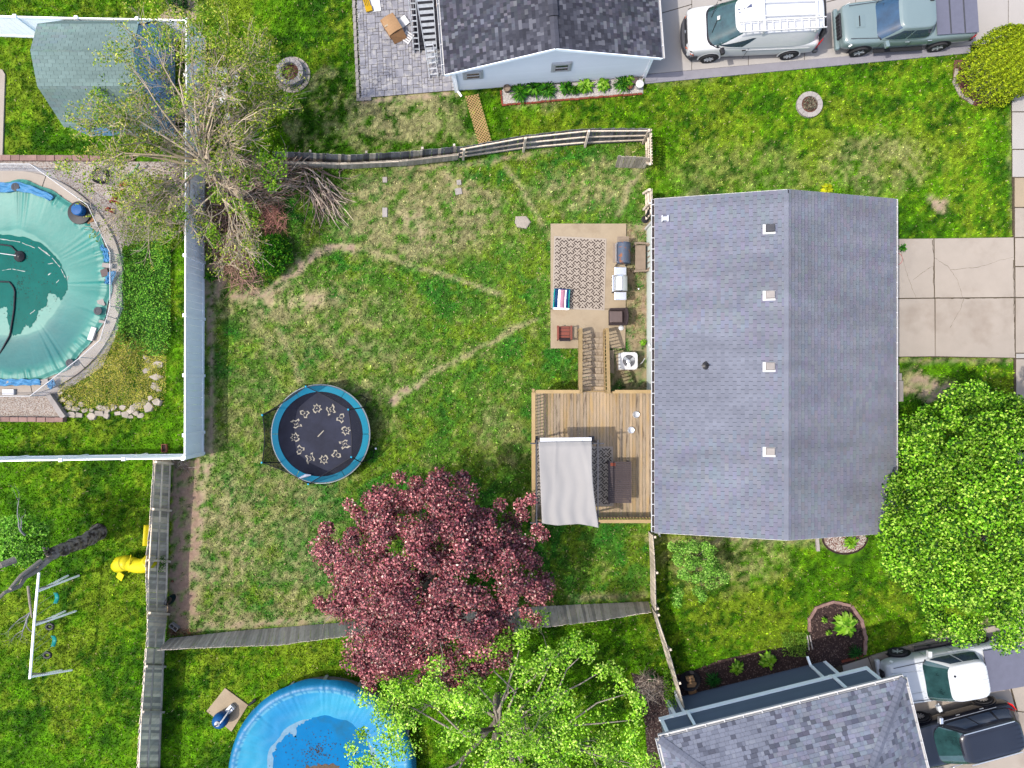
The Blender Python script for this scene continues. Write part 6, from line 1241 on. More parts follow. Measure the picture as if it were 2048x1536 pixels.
# picnic table under the tree
pk = T('picnic_table', 'white picnic table with bench half hidden by the bare tree', 'table', P(452, 190), rz=R(0))
for i in range(5): mb = MB(); mb.box((-.28 + i * .16 - .1, 0, .75), (.15, 1.75, .04)); mb.obj('table_board', M['white_paint'], pk)
for x in (.58, -1.0): mb = MB(); mb.box((x, 0, .44), (.24, 1.75, .04)); mb.obj('bench', M['white_paint'], pk)
for y in (-.6, .6): mb = MB(); mb.bar((-.9, y, .4), (.5, y, .4), .04, .09); mb.bar((-.5, y, 0), (-.15, y, .73), .09, .04, up=(0, 1, 0)); mb.bar((.1, y, 0), (-.2, y, .73), .09, .04, up=(0, 1, 0)); mb.obj('leg_frame', M['white_paint'], pk)
mb = MB(); mb.lathe([(.12, 0), (.14, .3), (.12, .32), (.1, .3)], P(460, 238, 0), 16); wtop(mb, 'bucket', M['white_paint'], 'round white bucket below the picnic table', 'bucket')

# ------------------------------------------------------------ swing set and slide
sw = T('swing_set', 'white metal swing frame with two seats and two ring toys', 'swing set', P(110, 1250))
rp = [P(78, 1145, 2.3), P(69, 1240, 2.3), P(60, 1357, 2.3)]
for a, b in zip(rp[:-1], rp[1:]): mb = MB(); mb.tube([a, b], .05, 8); mb.obj('top_beam', M['white_vinyl'], sw, world=True)
for t_, ft in ((.18, (158, 1151)), (.5, (152, 1222)), (.985, (144, 1340))):
    a = interp(rp, t_); f_ = P(*ft); mb = MB(); mb.tube([a, f_], .045, 8); mb.obj('leg', M['white_vinyl'], sw, world=True)
    mb = MB(); mb.tube([a + Vector((0, .12, -.05)), a.lerp(f_, .5)], .025, 6); mb.obj('brace', M['planter_stone'], sw, world=True)
    f2 = Vector((2 * a.x - f_.x + .1, f_.y, 0)); mb = MB(); mb.tube([a, f2], .045, 8); mb.obj('leg', M['white_vinyl'], sw, world=True)
for (x, y, kind_) in ((111, 1196, 's'), (106, 1282, 's'), (100, 1253, 'r'), (95, 1310, 'r')):
    z = .5; q_ = P(x, y, z); a = min((interp(rp, t_) for t_ in np.linspace(0, 1, 80)), key=lambda p: abs(p.y - q_.y * 1.0))
    for dy in (-.2, .2): mb = MB(); mb.tube([Vector((a.x, a.y + dy, 2.26)), Vector((q_.x, q_.y + dy, z))], .008, 4); mb.obj('chain', M['galv'], sw, world=True)
    mb = MB()
    if kind_ == 's': mb.grid(lambda u, v: q_ + Vector((-.09 + .18 * v, -.24 + .48 * u, -.12 * math.sin(math.pi * u) + .02 * math.sin(math.pi * v))), 10, 4); o = mb.obj('swing_seat', M['teal_plastic'], sw, world=True, smooth=True); q2 = o.modifiers.new('s', 'SOLIDIFY'); q2.thickness = .02
    else: mb.tube([q_ + Vector((.15 * math.cos(t_), .12 * math.sin(t_), 0)) for t_ in np.linspace(0, 2 * math.pi, 20)], .06, 7); mb.obj('ring_seat', M['black_plastic'], sw, world=True, smooth=True)
sd_ = T('slide', 'yellow plastic tube slide behind the weathered left fence', 'slide', P(285, 1130))
pts_ = [P(300, 1122, 1.2), P(292, 1131, 1.0), P(275, 1132, .8), P(262, 1128, .68), P(252, 1126, .62), P(246, 1128, .58)]
mb = MB(); mb.tube([interp(pts_[:4], t_) for t_ in np.linspace(0, 1, 10)], [.31] * 10, 14); mb.obj('tube', M['yellow'], sd_, world=True, smooth=True)
mb = MB(); mb.tube([pts_[3] + Vector((-.02, 0, -.01)), P(252, 1126, .6), P(240, 1128, .5), P(234, 1134, .42)], [.31, .34, .34, .28], 14); mb.obj('tube_exit', M['yellow'], sd_, world=True, smooth=True)
mb = MB(); mb.tube([P(262, 1110, .9), P(259, 1128, 1.08), P(258, 1144, .8)], .03, 6); mb.obj('seam', M['yellow'], sd_, world=True)
mb = MB(); mb.bar(P(243, 1146, .3), P(238, 1158, .05), .3, .04); mb.obj('exit_lip', M['yellow'], sd_, world=True)
mb = MB(); mb.grid(lambda u, v: P(288 + 22 * v - 3 * u, 1050 + 42 * u, 1.4 - .3 * v + .1 * math.sin(3 * u)), 8, 4); o = mb.obj('upper_panel', M['yellow'], sd_, world=True, smooth=True); q2 = o.modifiers.new('s', 'SOLIDIFY'); q2.thickness = .03

# ------------------------------------------------------------ things beside the top house
bx_ = T('cardboard_box', 'large open cardboard box lying on the stamped patio', 'box', P(786, 58, .045), rz=R(32))
for (x, y, w_, h_) in ((-.31, 0, .02, .74), (.31, 0, .02, .74), (0, .38, .6, .02), (0, -.38, .6, .02)): mb = MB(); mb.box((x, y, .22), (w_, h_, .42)); mb.obj('side', M['cardboard2'], bx_)
mb = MB(); mb.grid(lambda u, v: Vector((-.34 + .66 * u, -.4 + .8 * v, .44 + .06 * math.sin(u * 3.1) + .03 * math.sin(v * 5))), 6, 6); o = mb.obj('top_flap', M['cardboard'], bx_); q2 = o.modifiers.new('s', 'SOLIDIFY'); q2.thickness = .01
mb = MB(); mb.bar((-.32, .02, .51), (.33, .02, .45), .07, .005); mb.obj('tape', M['tape'], bx_)
mb = MB(); mb.add([(-.3, -.62, .02), (.32, -.7, .02), (.31, -.4, .40), (-.31, -.4, .42)], [(0, 1, 2, 3), (3, 2, 1, 0)]); mb.obj('side_flap', M['cardboard2'], bx_)
mb = MB(); mb.box((0, 0, .03), (.42, .5, .05)); o = mb.obj('white_board', M['white_paint'], bevel=.01); o.location = P(806, 45, .05); o.rotation_euler = (.1, 0, R(-55)); tag(o, 'white foam board behind the cardboard box', 'board')
wv = T('white_vent', 'white slotted plastic vent lying right of the cardboard box', 'vent', P(815, 75, .05), rz=R(-35))
for i in range(5): mb = MB(); mb.box((0, -.2 + i * .1, .02), (.34, .06, .03)); mb.obj('slat', M['white_paint'], wv)
for x in (-.19, .19): mb = MB(); mb.box((x, 0, .022), (.04, .5, .036)); mb.obj('side', M['white_paint'], wv)
mb = MB(); mb.box((0, 0, .02), (.62, .95, .035)); o = mb.obj('white_board', M['white_paint'], bevel=.01); o.location = P(746, 3, .05); o.rotation_euler = (0, 0, R(8)); tag(o, 'white board under the yellow jacks at the top', 'board')
yj = T('folding_stand', 'yellow folding plastic stand lying on the white board', 'stand', P(737, 14, .09), rz=R(15))
for i in range(4): mb = MB(); mb.bar((-.12 + i * .07, .0, .05), (-.16 + i * .08, .75, .05), .05, .07); mb.obj('leg', M['tool_yellow'], yj)
mb = MB(); mb.box((-.0, -.12, .06), (.3, .24, .1)); mb.obj('foot', M['tool_yellow'], yj, bevel=.02)
def ladder(name, label, A_, B_, wA, wB, nr, m, rail=(.025, .09), rung=.016, up=(1, 0, 0), group=None, W_=None):
    A_ = Vector(A_); B_ = Vector(B_); r = T(name, label, 'ladder', Vector((A_.x, A_.y, 0)), group=group); x = (B_ - A_).normalized(); s_ = Vector(W_) if W_ is not None else Vector((0, 0, 1)).cross(x).normalized()
    if s_.length < .1: s_ = Vector((1, 0, 0))
    nrm = x.cross(s_)
    for k in (-1, 1): mb = MB(); mb.bar(A_ + s_ * k * wA / 2, B_ + s_ * k * wB / 2, rail[0], rail[1], up=nrm); mb.obj('side_rail', M[m], r, world=True)
    for i in range(nr): t_ = (i + .6) / nr; c_ = A_.lerp(B_, t_); w_ = wA + (wB - wA) * t_; mb = MB(); mb.bar(c_ - s_ * w_ / 2, c_ + s_ * w_ / 2, rung * 3.2, rung * 1.6, up=nrm); mb.obj('rung', M[m], r, world=True)
    return r
ladder('extension_ladder', 'broad aluminium extension ladder with flat rungs beside the dark roof', P(866, 128, .3), P(842, -60, 2.6), .42, .8, 15, 'alu', rail=(.03, .1), rung=.04)
ladder('extension_ladder', 'narrow grey ladder leaning left of the broad ladder', P(834, 105, .1), P(818, -60, 2.2), .24, .3, 14, 'alu', rail=(.03, .08))
ladder('step_ladder', 'short aluminium ladder end standing at the foot of the broad ladder', P(868, 155, .06), P(857, 85, 1.3), .36, .36, 6, 'galv')
mb = MB(); mb.bar(P(832, 100, .1), P(818, -60, .4), .05, .1); mb.bar(P(884, 97, .1), P(880, -60, .4), .05, .1); mb.bar(P(826, 98, .15), P(884, 93, .15), .12, .1); mb.box(P(852, 30, .06), (1.1, 3.0, .05)); wtop(mb, 'trailer_frame', M['dark'], 'black low trailer frame under the ladders', 'trailer')
for x, y, lb in ((877, 8, 'brown leather boot sole shaped wood on the trailer'),): mb = MB(); mb.box(P(x, y, .3), (.2, .3, .2)); wtop(mb, 'wood_block', M['cardboard2'], 'small tan wood block on the black trailer', 'block', bevel=.02)
# pots along the pebble bed
for x, y, r_, h_, m_, lb in ((1014, 181, .16, .3, 'bench_wood', 'brown round pot at the left end of the pebble bed'), (1268, 166, .15, .3, 'cushion', 'dark round pot near the right end of the pebble bed'), (1258, 176, .13, .22, 'terracotta', 'terracotta pot in front of the dark pot'), (1277, 174, .18, .34, 'white_paint', 'white lidded bucket at the right end of the pebble bed')):
    mb = MB(); pr = [(r_ * .75, 0), (r_, h_), (r_ * .9, h_ + .01)] + ([(r_ * .88, h_ - .05), (.02, h_ - .04)] if 'pot' in lb else [(.02, h_ + .03)]); mb.lathe(pr, P(x, y, .02), 18); wtop(mb, 'plant_pot' if 'pot' in lb else 'bucket', M[m_], lb, 'pot' if 'pot' in lb else 'bucket')
# fire bowl with logs at the lower house
fb = T('fire_bowl', 'black fire bowl holding split firewood under the wooden fence end', 'fire pit', P(1378, 1358))
mb = MB(); mb.lathe([(.3, 0), (.44, .15), (.46, .2), (.42, .18), (.1, .1)], n=20); mb.obj('bowl', M['black_plastic'], fb)
for i, (x, y, a_, z_) in enumerate(((0, .1, .1, .26), (.06, -.05, -.05, .28), (.02, -.16, .05, .24), (-.05, .2, .2, .25))):
    mb = MB(); mb.prism([(-.17, -.06), (.17, -.06), (.17, .05), (-.17, .06)], 0, .09); o = bpy.data.objects.new('firewood_log', mb.mesh('firewood_log', M['cardboard'])); link(o); o.location = fb.location + Vector((x, y, z_)); o.rotation_euler = (.1, 0, a_); tag(o, ['upper split log lying across the black fire bowl', 'middle split log in the black fire bowl', 'lower split log in the black fire bowl', 'split log at the rim of the fire bowl, farthest from the house'][i], 'log', 'split logs in the fire bowl')
for i in range(4): o = bpy.data.objects.new('firewood_log', mb.mesh('firewood_log', M['cardboard2'])); link(o); o.location = P(1384, 1373 + i * 3.5, .05 + .02 * i); o.rotation_euler = (0, 0, .25); tag(o, 'log on the mulch below the fire bowl, ' + ['nearest the bowl', 'second from the bowl', 'third from the bowl', 'nearest the blue house wall'][i], 'log', 'logs stacked below the fire bowl')
mb = MB(); mb.bar(P(1614, 1270, .12), P(1618, 1300, .12), .05, .07); mb.bar(P(1619, 1270, .12), P(1625, 1298, .12), .04, .07); wtop(mb, 'drain_extension', M['planter_stone'], 'open downspout extension lying over the mulch bed', 'drain')
mb = MB(); mb.bar(P(1633, 1065, .1), P(1636, 1102, .06), .14, .1); wtop(mb, 'splash_block', M['planter_stone'], 'pale splash block sticking out below the house roof', 'splash block')
mb = MB(); mb.tube([P(1318, 1068, 1.0), P(1320, 1072, .2)], .05, 6); wtop(mb, 'drain_pipe', M['white_paint'], 'short white pipe at the house corner by the fence', 'pipe')
mb = MB(); mb.lathe([(.14, 0), (.16, .1), (.1, .15)], P(1289, 440, .0), 12); wtop(mb, 'black_bin', M['black_plastic'], 'small black pot at the house corner', 'pot')
mb = MB(); mb.tube([P(1294, 432, .6), P(1302, 415, 1.3)], .08, 6); wtop(mb, 'rolled_mat', M['black_plastic'], 'black rolled mat leaning on the short fence by the house', 'mat')
mb = MB(); mb.tube([P(487, 475, .6), P(494, 466, .75)], .03, 5); wtop(mb, 'hand_tool', M['blue_plastic'], 'bright blue handle stuck in the brush pile', 'tool')
mb = MB(); mb.lathe([(.12, 0), (.11, .06), (.04, .1)], P(1242, 656, .09), 12); wtop(mb, 'grey_dish', M['galv'], 'small grey dish near the brown wicker chair', 'dish')
# ------------------------------------------------------------ vehicles (nose toward -x in their own frame)
def loft(root, name, st, m, sub=1, crown=.03):
    mb = MB(); rings = []
    for (x, hw, zb, zt) in st:
        d = zt - zb
        h_ = [(0, zb), (hw * .8, zb), (hw * .96, zb + .07 * d), (hw * .995, zb + .3 * d), (hw, zb + .62 * d), (hw * .975, zb + .86 * d), (hw * .9, zb + .975 * d), (hw * .5, zt + crown * .7), (0, zt + crown)]
        rings.append([(x, y, z) for y, z in h_] + [(x, -y, z) for y, z in h_[-2:0:-1]])
    n = len(rings[0]); V = [p for r in rings for p in r]
    Fq = [(i * n + j, (i + 1) * n + j, (i + 1) * n + (j + 1) % n, i * n + (j + 1) % n) for i in range(len(rings) - 1) for j in range(n)] + [tuple(range(n)), tuple(len(V) - 1 - j for j in range(n))]
    mb.add(V, Fq); return mb.obj(name, M[m], root, smooth=True, sub=sub)
class Cab:
    def __init__(s, b, t, e=4.0): s.b = b; s.t = t; s.e = e      # (xf, xb, hw, z)
    def at(s, k, c, sn):           # k height 0..1, superellipse from cos,sin signs
        xf, xb, hw, z = [s.b[i] + (s.t[i] - s.b[i]) * k for i in range(4)]
        q = 2 / s.e; bul = math.sin(math.pi * k) * .015
        return Vector(((xf + xb) / 2 + (xb - xf) / 2 * math.copysign(abs(c) ** q, c), hw * math.copysign(abs(sn) ** q, sn), z)) + Vector((0, math.copysign(bul, sn) if abs(sn) > .3 else 0, 0))
    def ang(s, a, k): return s.at(k, math.cos(a), math.sin(a))
    def side(s, fx, k, sg):        # fx in -1..1 along the length
        c = math.copysign(abs(fx) ** (s.e / 2), fx); return s.at(k, c, sg * math.sqrt(max(0, 1 - c * c)))
    def front(s, fy, k, sg=-1):
        sn = math.copysign(abs(fy) ** (s.e / 2), fy); return s.at(k, sg * math.sqrt(max(0, 1 - sn * sn)), sn)
    def shell(s, root, m, name='cab', dome=.05, n=64):
        mb = MB(); ks = [0, .25, .5, .75, .93, 1.0]; ang = []
        for j in range(n): a = 2 * math.pi * j / n; ang.append(math.atan2(math.copysign(abs(math.sin(a)) ** (s.e / 2.6), math.sin(a)), math.copysign(abs(math.cos(a)) ** (s.e / 2.6), math.cos(a))))
        V = [s.ang(a, k) for k in ks for a in ang]; cx = (s.t[0] + s.t[1]) / 2
        for f_, dz in ((.97, dome * .45), (.9, dome * .8), (.6, dome), (.2, dome * 1.1)): V += [Vector((cx + (p.x - cx) * f_, p.y * f_, s.t[3] + dz)) for p in (s.ang(a, 1) for a in ang)]
        r = len(ks) + 4; Fq = [(i * n + j, i * n + (j + 1) % n, (i + 1) * n + (j + 1) % n, (i + 1) * n + j) for i in range(r - 1) for j in range(n)] + [tuple((r - 1) * n + j for j in range(n))]
        mb.add(V, Fq); return mb.obj(name, M[m], root, smooth=True)
    def patch(s, root, name, m, fn, nu=10, nv=5, off=.008):
        P_ = [[fn(i / nu, j / nv) for j in range(nv + 1)] for i in range(nu + 1)]; ctr = Vector(((s.t[0] + s.t[1]) / 2, 0, (s.b[3] + s.t[3]) / 2 - .4))
        V = []
        for i in range(nu + 1):
            for j in range(nv + 1):
                a = P_[min(i + 1, nu)][j] - P_[max(i - 1, 0)][j]; b = P_[i][min(j + 1, nv)] - P_[i][max(j - 1, 0)]; nn = a.cross(b)
                if nn.length < 1e-9: nn = P_[i][j] - ctr
                nn.normalize()
                if nn.dot(P_[i][j] - ctr) < 0: nn = -nn
                V.append(P_[i][j] + nn * off)
        q = nv + 1; mb = MB(); mb.add(V, [(i * q + j, (i + 1) * q + j, (i + 1) * q + j + 1, i * q + j + 1) for i in range(nu) for j in range(nv)]); return mb.obj(name, M[m], root, smooth=True)
def wheel(root, x, y, r=.38, w=.24, alloy='dark_grey', spokes=6):
    sg = 1 if y > 0 else -1; A = Matrix.Translation((x, y, r)) @ Matrix.Rotation(R(90) * -sg, 4, 'X')
    mb = MB(); mb.lathe([(r * .6, -w / 2), (r * .95, -w / 2), (r, -w * .3), (r, w * .3), (r * .95, w / 2), (r * .62, w / 2), (r * .6, w * .3)], (0, 0, 0), 24, None); mb.v = [tuple(A @ Vector(p)) for p in mb.v]
    t = mb.obj('wheel', M['tyre'], root, smooth=False)
    mb = MB(); mb.lathe([(r * .61, w * .42), (r * .56, w * .46), (r * .52, w * .3), (r * .1, w * .32)], n=20); mb.v = [tuple(A @ Vector(p)) for p in mb.v]; rim = mb.obj('rim', M['black_plastic'], t)
    for k in range(spokes):
        a = 2 * math.pi * k / spokes; mb = MB(); mb.bar((r * .1 * math.cos(a), r * .1 * math.sin(a), w * .38), (r * .56 * math.cos(a), r * .56 * math.sin(a), w * .42), r * .14, .03); mb.lathe([(r * .12, w * .36), (r * .1, w * .43)], n=8); mb.v = [tuple(A @ Vector(p)) for p in mb.v]; mb.obj('spoke', M[alloy], t)
def arch(root, x, y, r, m='dark'):
    sg = 1 if y > 0 else -1; mb = MB(); n = 18; V = []
    for j in range(n + 1):
        a = R(-8) + R(196) * j / n
        for rr, oy in ((r, 0), (r + .06, .012), (r + .075, 0)): V.append((x + rr * math.cos(a), y + sg * oy, .38 + rr * math.sin(a)))
    mb.add(V, [(3 * j + i, 3 * j + 3 + i, 3 * j + 4 + i, 3 * j + 1 + i) for j in range(n) for i in range(2)]); mb.obj('wheel_arch', M[m], root)
    mb = MB(); mb.add([(x + (r + .005) * math.cos(R(-12) + R(204) * j / n), y + sg * .004, .38 + (r + .005) * math.sin(R(-12) + R(204) * j / n)) for j in range(n + 1)], [tuple(range(n + 1))]); mb.obj('wheel_well', M['dark'], root)
def mirror(root, x, y, z, m, s=1.0):
    sg = 1 if y > 0 else -1; mb = MB(); mb.bar((x + .05, y - sg * .14, z), (x, y, z + .02), .06, .05); mb.box((x, y + sg * .05, z + .04), (.16 * s, .26 * s, .2 * s), R(-12 * sg)); return mb.obj('mirror', M[m], root, bevel=.03)
def lamp(root, name, pts, m): mb = MB(); mb.add(pts, [tuple(range(len(pts))), tuple(reversed(range(len(pts))))]); return mb.obj(name, M[m], root)

# white work van
van = T('van', 'white work van with roof ladder rack and black front bumper on the driveway', 'van', (10.32, 15.33, .06), rz=R(2.3))
loft(van, 'body', [(-2.78, .86, .35, .95), (-2.72, .93, .33, 1.02), (-2.45, .97, .3, 1.12), (-1.9, .99, .28, 1.2), (-1.2, 1.0, .27, 1.28), (0, 1.0, .26, 1.3), (1.5, 1.0, .27, 1.3), (2.5, .99, .3, 1.28), (2.74, .96, .33, 1.24), (2.79, .9, .36, 1.2)], 'van_white')
cb = Cab((-2.02, 2.76, .985, 1.2), (-.98, 2.64, .80, 2.02), 5.0); cb.shell(van, 'van_white', 'upper_body', .07)
cb.patch(van, 'windscreen', 'screen_green', lambda u, v: cb.front(-.9 + 1.8 * u, .04 + .9 * v), 16, 6)
mb = MB()
for f_ in (.0,): cb.patch(van, 'cowl', 'dark', lambda u, v: cb.front(-.93 + 1.86 * u, -.06 + .1 * v), 14, 2, .012)
for k in (.2, .45, .7): mb = MB(); mb.box((-1.72, -.75 + k * 1.6, 1.395), (.05, .22, .02)); mb.obj('vent', M['dark'], van)
mb = MB(); mb.box((-1.62, .14, 1.6), (.12, .16, .006), M=Matrix.Rotation(R(-38), 4, 'Y')); mb.obj('sticker', M['white_paint'], van)
for sg in (-1, 1):
    cb.patch(van, 'side_window', 'glass', lambda u, v: cb.side((-.86 + .0 + .36 * v) * (1 - u) + (-.42) * u, .1 + .62 * v, sg), 8, 4)
    mirror(van, -1.45, 1.12 * sg, 1.32, 'black_plastic')
    for x in (-1.75, 1.75):
        wheel(van, x + .0, .93 * sg, .37, .24, 'galv', 8); arch(van, x, 1.003 * sg, .43, 'van_white')
    mb = MB(); mb.box((-.25, 1.008 * sg, .75), (.012, .01, .9)); mb.box((-.85, 1.008 * sg, .42), (1.5, .008, .012)); mb.obj('door_seam', M['dark_grey'], van)
    mb = MB(); mb.box((-.42, 1.012 * sg, 1.02), (.16, .03, .05)); mb.obj('door_handle', M['black_plastic'], van)
    mb = MB(); mb.box((.95, 1.002 * sg, 1.0), (2.9, .022, .06)); mb.obj('side_moulding', M['van_white'], van, bevel=.006)
    lamp(van, 'headlight', [(-2.80, .55 * sg, .75), (-2.80, .55 * sg, .92), (-2.70, .92 * sg, .92), (-2.58, .975 * sg, .92), (-2.58, .98 * sg, .76)], 'lamp_glass'); lamp(van, 'turn_light', [(-2.83, .6 * sg, .66), (-2.83, .6 * sg, .74), (-2.66, .96 * sg, .75), (-2.5, .99 * sg, .75), (-2.5, .99 * sg, .64)], 'amber')
    lamp(van, 'tail_light', [(2.82, .8 * sg, .8), (2.82, .8 * sg, 1.5), (2.76, .93 * sg, 1.5), (2.74, .97 * sg, .8)], 'red_lens')
mb = MB(); V = []; n = 14
for j in range(n + 1):
    y = -1.0 + 2.0 * j / n; x = -2.93 + .34 * abs(y) ** 3.2
    for dx, z in ((0, .30), (0, .58), (.14, .62), (.3, .62), (.3, .3)): V.append((x + dx, y, z))
mb.add(V, [(5 * j + i, 5 * j + 5 + i, 5 * j + 5 + (i + 1) % 5, 5 * j + (i + 1) % 5) for j in range(n) for i in range(5)] + [(0, 1, 2, 3, 4), (5 * n + 4, 5 * n + 3, 5 * n + 2, 5 * n + 1, 5 * n)]); mb.obj('front_bumper', M['dark_grey'], van)
for y in (-.35, .3): mb = MB(); mb.bar((-1.86, y, 1.36), (-1.62, y + .55, 1.56), .022, .02); mb.obj('wiper', M['dark'], van)
mb = MB(); mb.box((-2.80, 0, .78), (.05, 1.1, .26)); mb.obj('grille', M['black_plastic'], van, bevel=.02); mb = MB(); mb.box((-2.84, 0, .8), (.02, .12, .06)); mb.obj('badge', M['steel'], van)
mb = MB(); mb.box((2.86, 0, .5), (.2, 1.96, .2)); mb.obj('rear_bumper', M['dark_grey'], van, bevel=.04); mb = MB(); mb.box((2.775, 0, 1.5), (.03, 1.6, .8)); mb.obj('rear_doors', M['dark_grey'], van, bevel=.02)
rk = T('ladder_rack', 'white ladder rack bolted across the white van roof', 'rack', (10.32, 15.33, .06), rz=R(2.3)); 
for x in (.02, 2.2):
    mb = MB(); mb.bar((x, -.86, 2.28), (x, .86, 2.28), .11, .05); mb.bar((x, -.84, 2.05), (x, -.84, 2.28), .06, .05); mb.bar((x, .84, 2.05), (x, .84, 2.28), .06, .05); mb.obj('crossbar', M['van_white'], rk)
for y in (-.2, .36): mb = MB(); mb.bar((-.02, y, 2.25), (2.3, y, 2.25), .04, .04); mb.obj('rail', M['van_white'], rk)
Mv = Matrix.Translation(van.location) @ Matrix.Rotation(R(2.3), 4, 'Z')
ladder('aluminium_ladder', 'white paint-stained ladder strapped on the near side of the van rack', Mv @ Vector((-1.0, -.64, 2.30)), Mv @ Vector((2.55, -.60, 2.36)), .42, .42, 12, 'white_paint', rail=(.035, .06), rung=.014)
mk('peel', S(120, 130, 170), .8, .1, 8); mk('rust', S(150, 120, 100), .9, .2, 8)
mb = MB(); mb.add([(-.62, .25, 2.108), (-.4, .42, 2.104), (-.38, .28, 2.11)], [(0, 1, 2)]); mb.add([(-.66, .22, 2.109), (-.74, .25, 2.104), (-.7, .19, 2.106)], [(0, 1, 2)]); 
for x, y, s in ((-.92, .2, .06), (-.9, .07, .05), (-.98, .3, .03), (-.85, -.0, .03)): mb.add([(x - s, y, 2.078), (x, y - s * .5, 2.086), (x + s, y, 2.088), (x, y + s * .5, 2.084)], [(0, 1, 2, 3)])
mb.obj('paint_chip', M['peel'], van)

def pickup(root, paint, Ln=5.7, hw=.95, bed0=.98, cover='tonneau', hood=1.13, glass='screen_glass', wfront=-1.42, wb=3.45, folds=3, roofz=1.80):
    h = Ln / 2; k = hood
    loft(root, 'body', [(-h + .02, hw * .78, .5, k - .18), (-h + .1, hw * .9, .45, k - .1), (-h + .4, hw * .97, .42, k - .01), (-h + 1.0, hw * .985, .4, k + .03), (wfront + .2, hw, .38, k + .05), (.3, hw, .38, k + .05), (bed0 - .05, hw, .4, k + .06), (bed0 + .1, hw, .42, k + .1), (h - .5, hw * .99, .45, k + .1), (h - .1, hw * .98, .48, k + .1), (h - .02, hw * .96, .5, k + .08)], paint)
    cb = Cab((wfront - .1, bed0 + .02, hw * .955, k), (wfront + .68, bed0 - .25, hw * .77, roofz), 5.2); cb.shell(root, paint, 'cab', .05)
    cb.patch(root, 'windscreen', glass, lambda u, v: cb.front(-.9 + 1.8 * u, .05 + .88 * v), 14, 6)
    cb.patch(root, 'rear_window', 'glass', lambda u, v: cb.front(-.8 + 1.6 * u, .15 + .7 * v, 1), 12, 4)
    cb.patch(root, 'cowl', 'dark', lambda u, v: cb.front(-.92 + 1.84 * u, -.05 + .1 * v), 14, 2, .012)
    for sg in (-1, 1):
        cb.patch(root, 'front_window', 'glass', lambda u, v: cb.side((-.80 + .16 * v) * (1 - u) + (-.08) * u, .14 + .68 * v, sg), 8, 4)
        cb.patch(root, 'rear_side_window', 'glass', lambda u, v: cb.side(-.02 * (1 - u) + (.78 - .02 * v) * u, .14 + .68 * v, sg), 8, 4)
        mirror(root, wfront + .28, (hw + .12) * sg, k + .12, paint)
        for x in (-h + .98, -h + .98 + wb): wheel(root, x, (hw - .06) * sg, .40, .27, 'galv', 6); arch(root, x, (hw - .001) * sg, .45, 'dark')
        mb = MB(); mb.bar((wfront + .15, (hw + .03) * sg, .42), (bed0 - .1, (hw + .03) * sg, .42), .16, .05); mb.obj('running_board', M['black_plastic'], root)
        for x in (-.12, .85): mb = MB(); mb.box((x, (hw + .01) * sg, k - .08), (.18, .03, .04)); mb.obj('door_handle', M['steel'], root, bevel=.008)
        for x in (wfront + .2, .05, bed0 - .04): mb = MB(); mb.box((x, (hw + .0015) * sg, .8), (.012, .006, .5)); mb.obj('door_seam', M['dark_grey'], root)
        lamp(root, 'headlight', [(-h + .035, hw * .6 * sg, k - .34), (-h + .06, hw * .6 * sg, k - .15), (-h + .22, hw * .86 * sg, k - .105), (-h + .42, hw * .965 * sg, k - .13), (-h + .35, hw * .985 * sg, k - .28)], 'lamp_glass')
        lamp(root, 'tail_light', [(h - .0, hw * .86 * sg, k - .25), (h - .0, hw * .86 * sg, k + .05), (h - .12, hw * .995 * sg, k + .05), (h - .16, hw * 1.0 * sg, k - .25)], 'red_lens')
    for sg in (-1, 1):
        mb = MB(); mb.bar((-h + .3, sg * hw * .74, k + .012), (wfront + .1, sg * hw * .82, k + .058), .018, .02); mb.obj('hood_seam', M['dark_grey'], root)
        mb = MB(); mb.bar((wfront + .02, sg * .1, k + .1), (wfront + .22, sg * .1 + .5, k + .26), .02, .02); mb.obj('wiper', M['dark'], root)
    mb = MB(); mb.box((-h - .02, 0, .78), (.08, hw * 1.1, .36)); mb.obj('grille', M['black_plastic'], root, bevel=.03)
    for i in range(7): mb = MB(); mb.box((-h - .07, -.45 + i * .15, .8), (.02, .05, .3)); mb.obj('grille_bar', M['dark_grey'], root)
    mb = MB(); mb.box((-h - .02, 0, .52), (.2, hw * 1.86, .22)); mb.obj('front_bumper', M[paint], root, bevel=.07, seg=3); mb = MB(); mb.box((h + .03, 0, .58), (.16, hw * 1.8, .18)); mb.obj('rear_bumper', M['dark_grey'], root, bevel=.03)
    bl = h - bed0 - .08
    for i in range(folds):
        x0 = bed0 + .04 + bl * i / folds; mb = MB(); mb.box((x0 + bl / folds / 2, 0, k + .155), (bl / folds - .03, hw * 1.78, .035)); mb.obj('bed_cover_panel', M[cover], root, bevel=.008)
        if i: mb = MB(); mb.box((x0, 0, k + .166), (.07, hw * 1.72, .03)); mb.obj('cover_hinge', M['dark_grey'], root, bevel=.01)
    mb = MB(); mb.box((h - .02, 0, .85), (.05, hw * 1.7, .5)); mb.obj('tailgate', M[paint], root, bevel=.02)
    return cb
pk1 = T('pickup_truck', 'grey-green pickup with folding black bed cover on the driveway', 'pickup', (17.0, 15.62, .06), rz=R(3.6))
pickup(pk1, 'truck_grey', 5.72, .95)
mb = MB(); mb.grid(lambda u, v: Vector((-2.35 + .72 * u, -.26 + .52 * v, 1.135 + .05 * math.sin(math.pi * min(1, u * 1.1 + .05)) ** .5)), 6, 6); mb.obj('hood_scoop', M['truck_grey'], pk1, smooth=True); mb = MB(); mb.box((-2.18, 0, 1.20), (.03, .44, .03)); mb.obj('scoop_mouth', M['dark'], pk1)
mb = MB(); mb.box((.55, .35, 1.875), (.16, .05, .07)); mb.obj('antenna_fin', M['black_plastic'], pk1, bevel=.01)
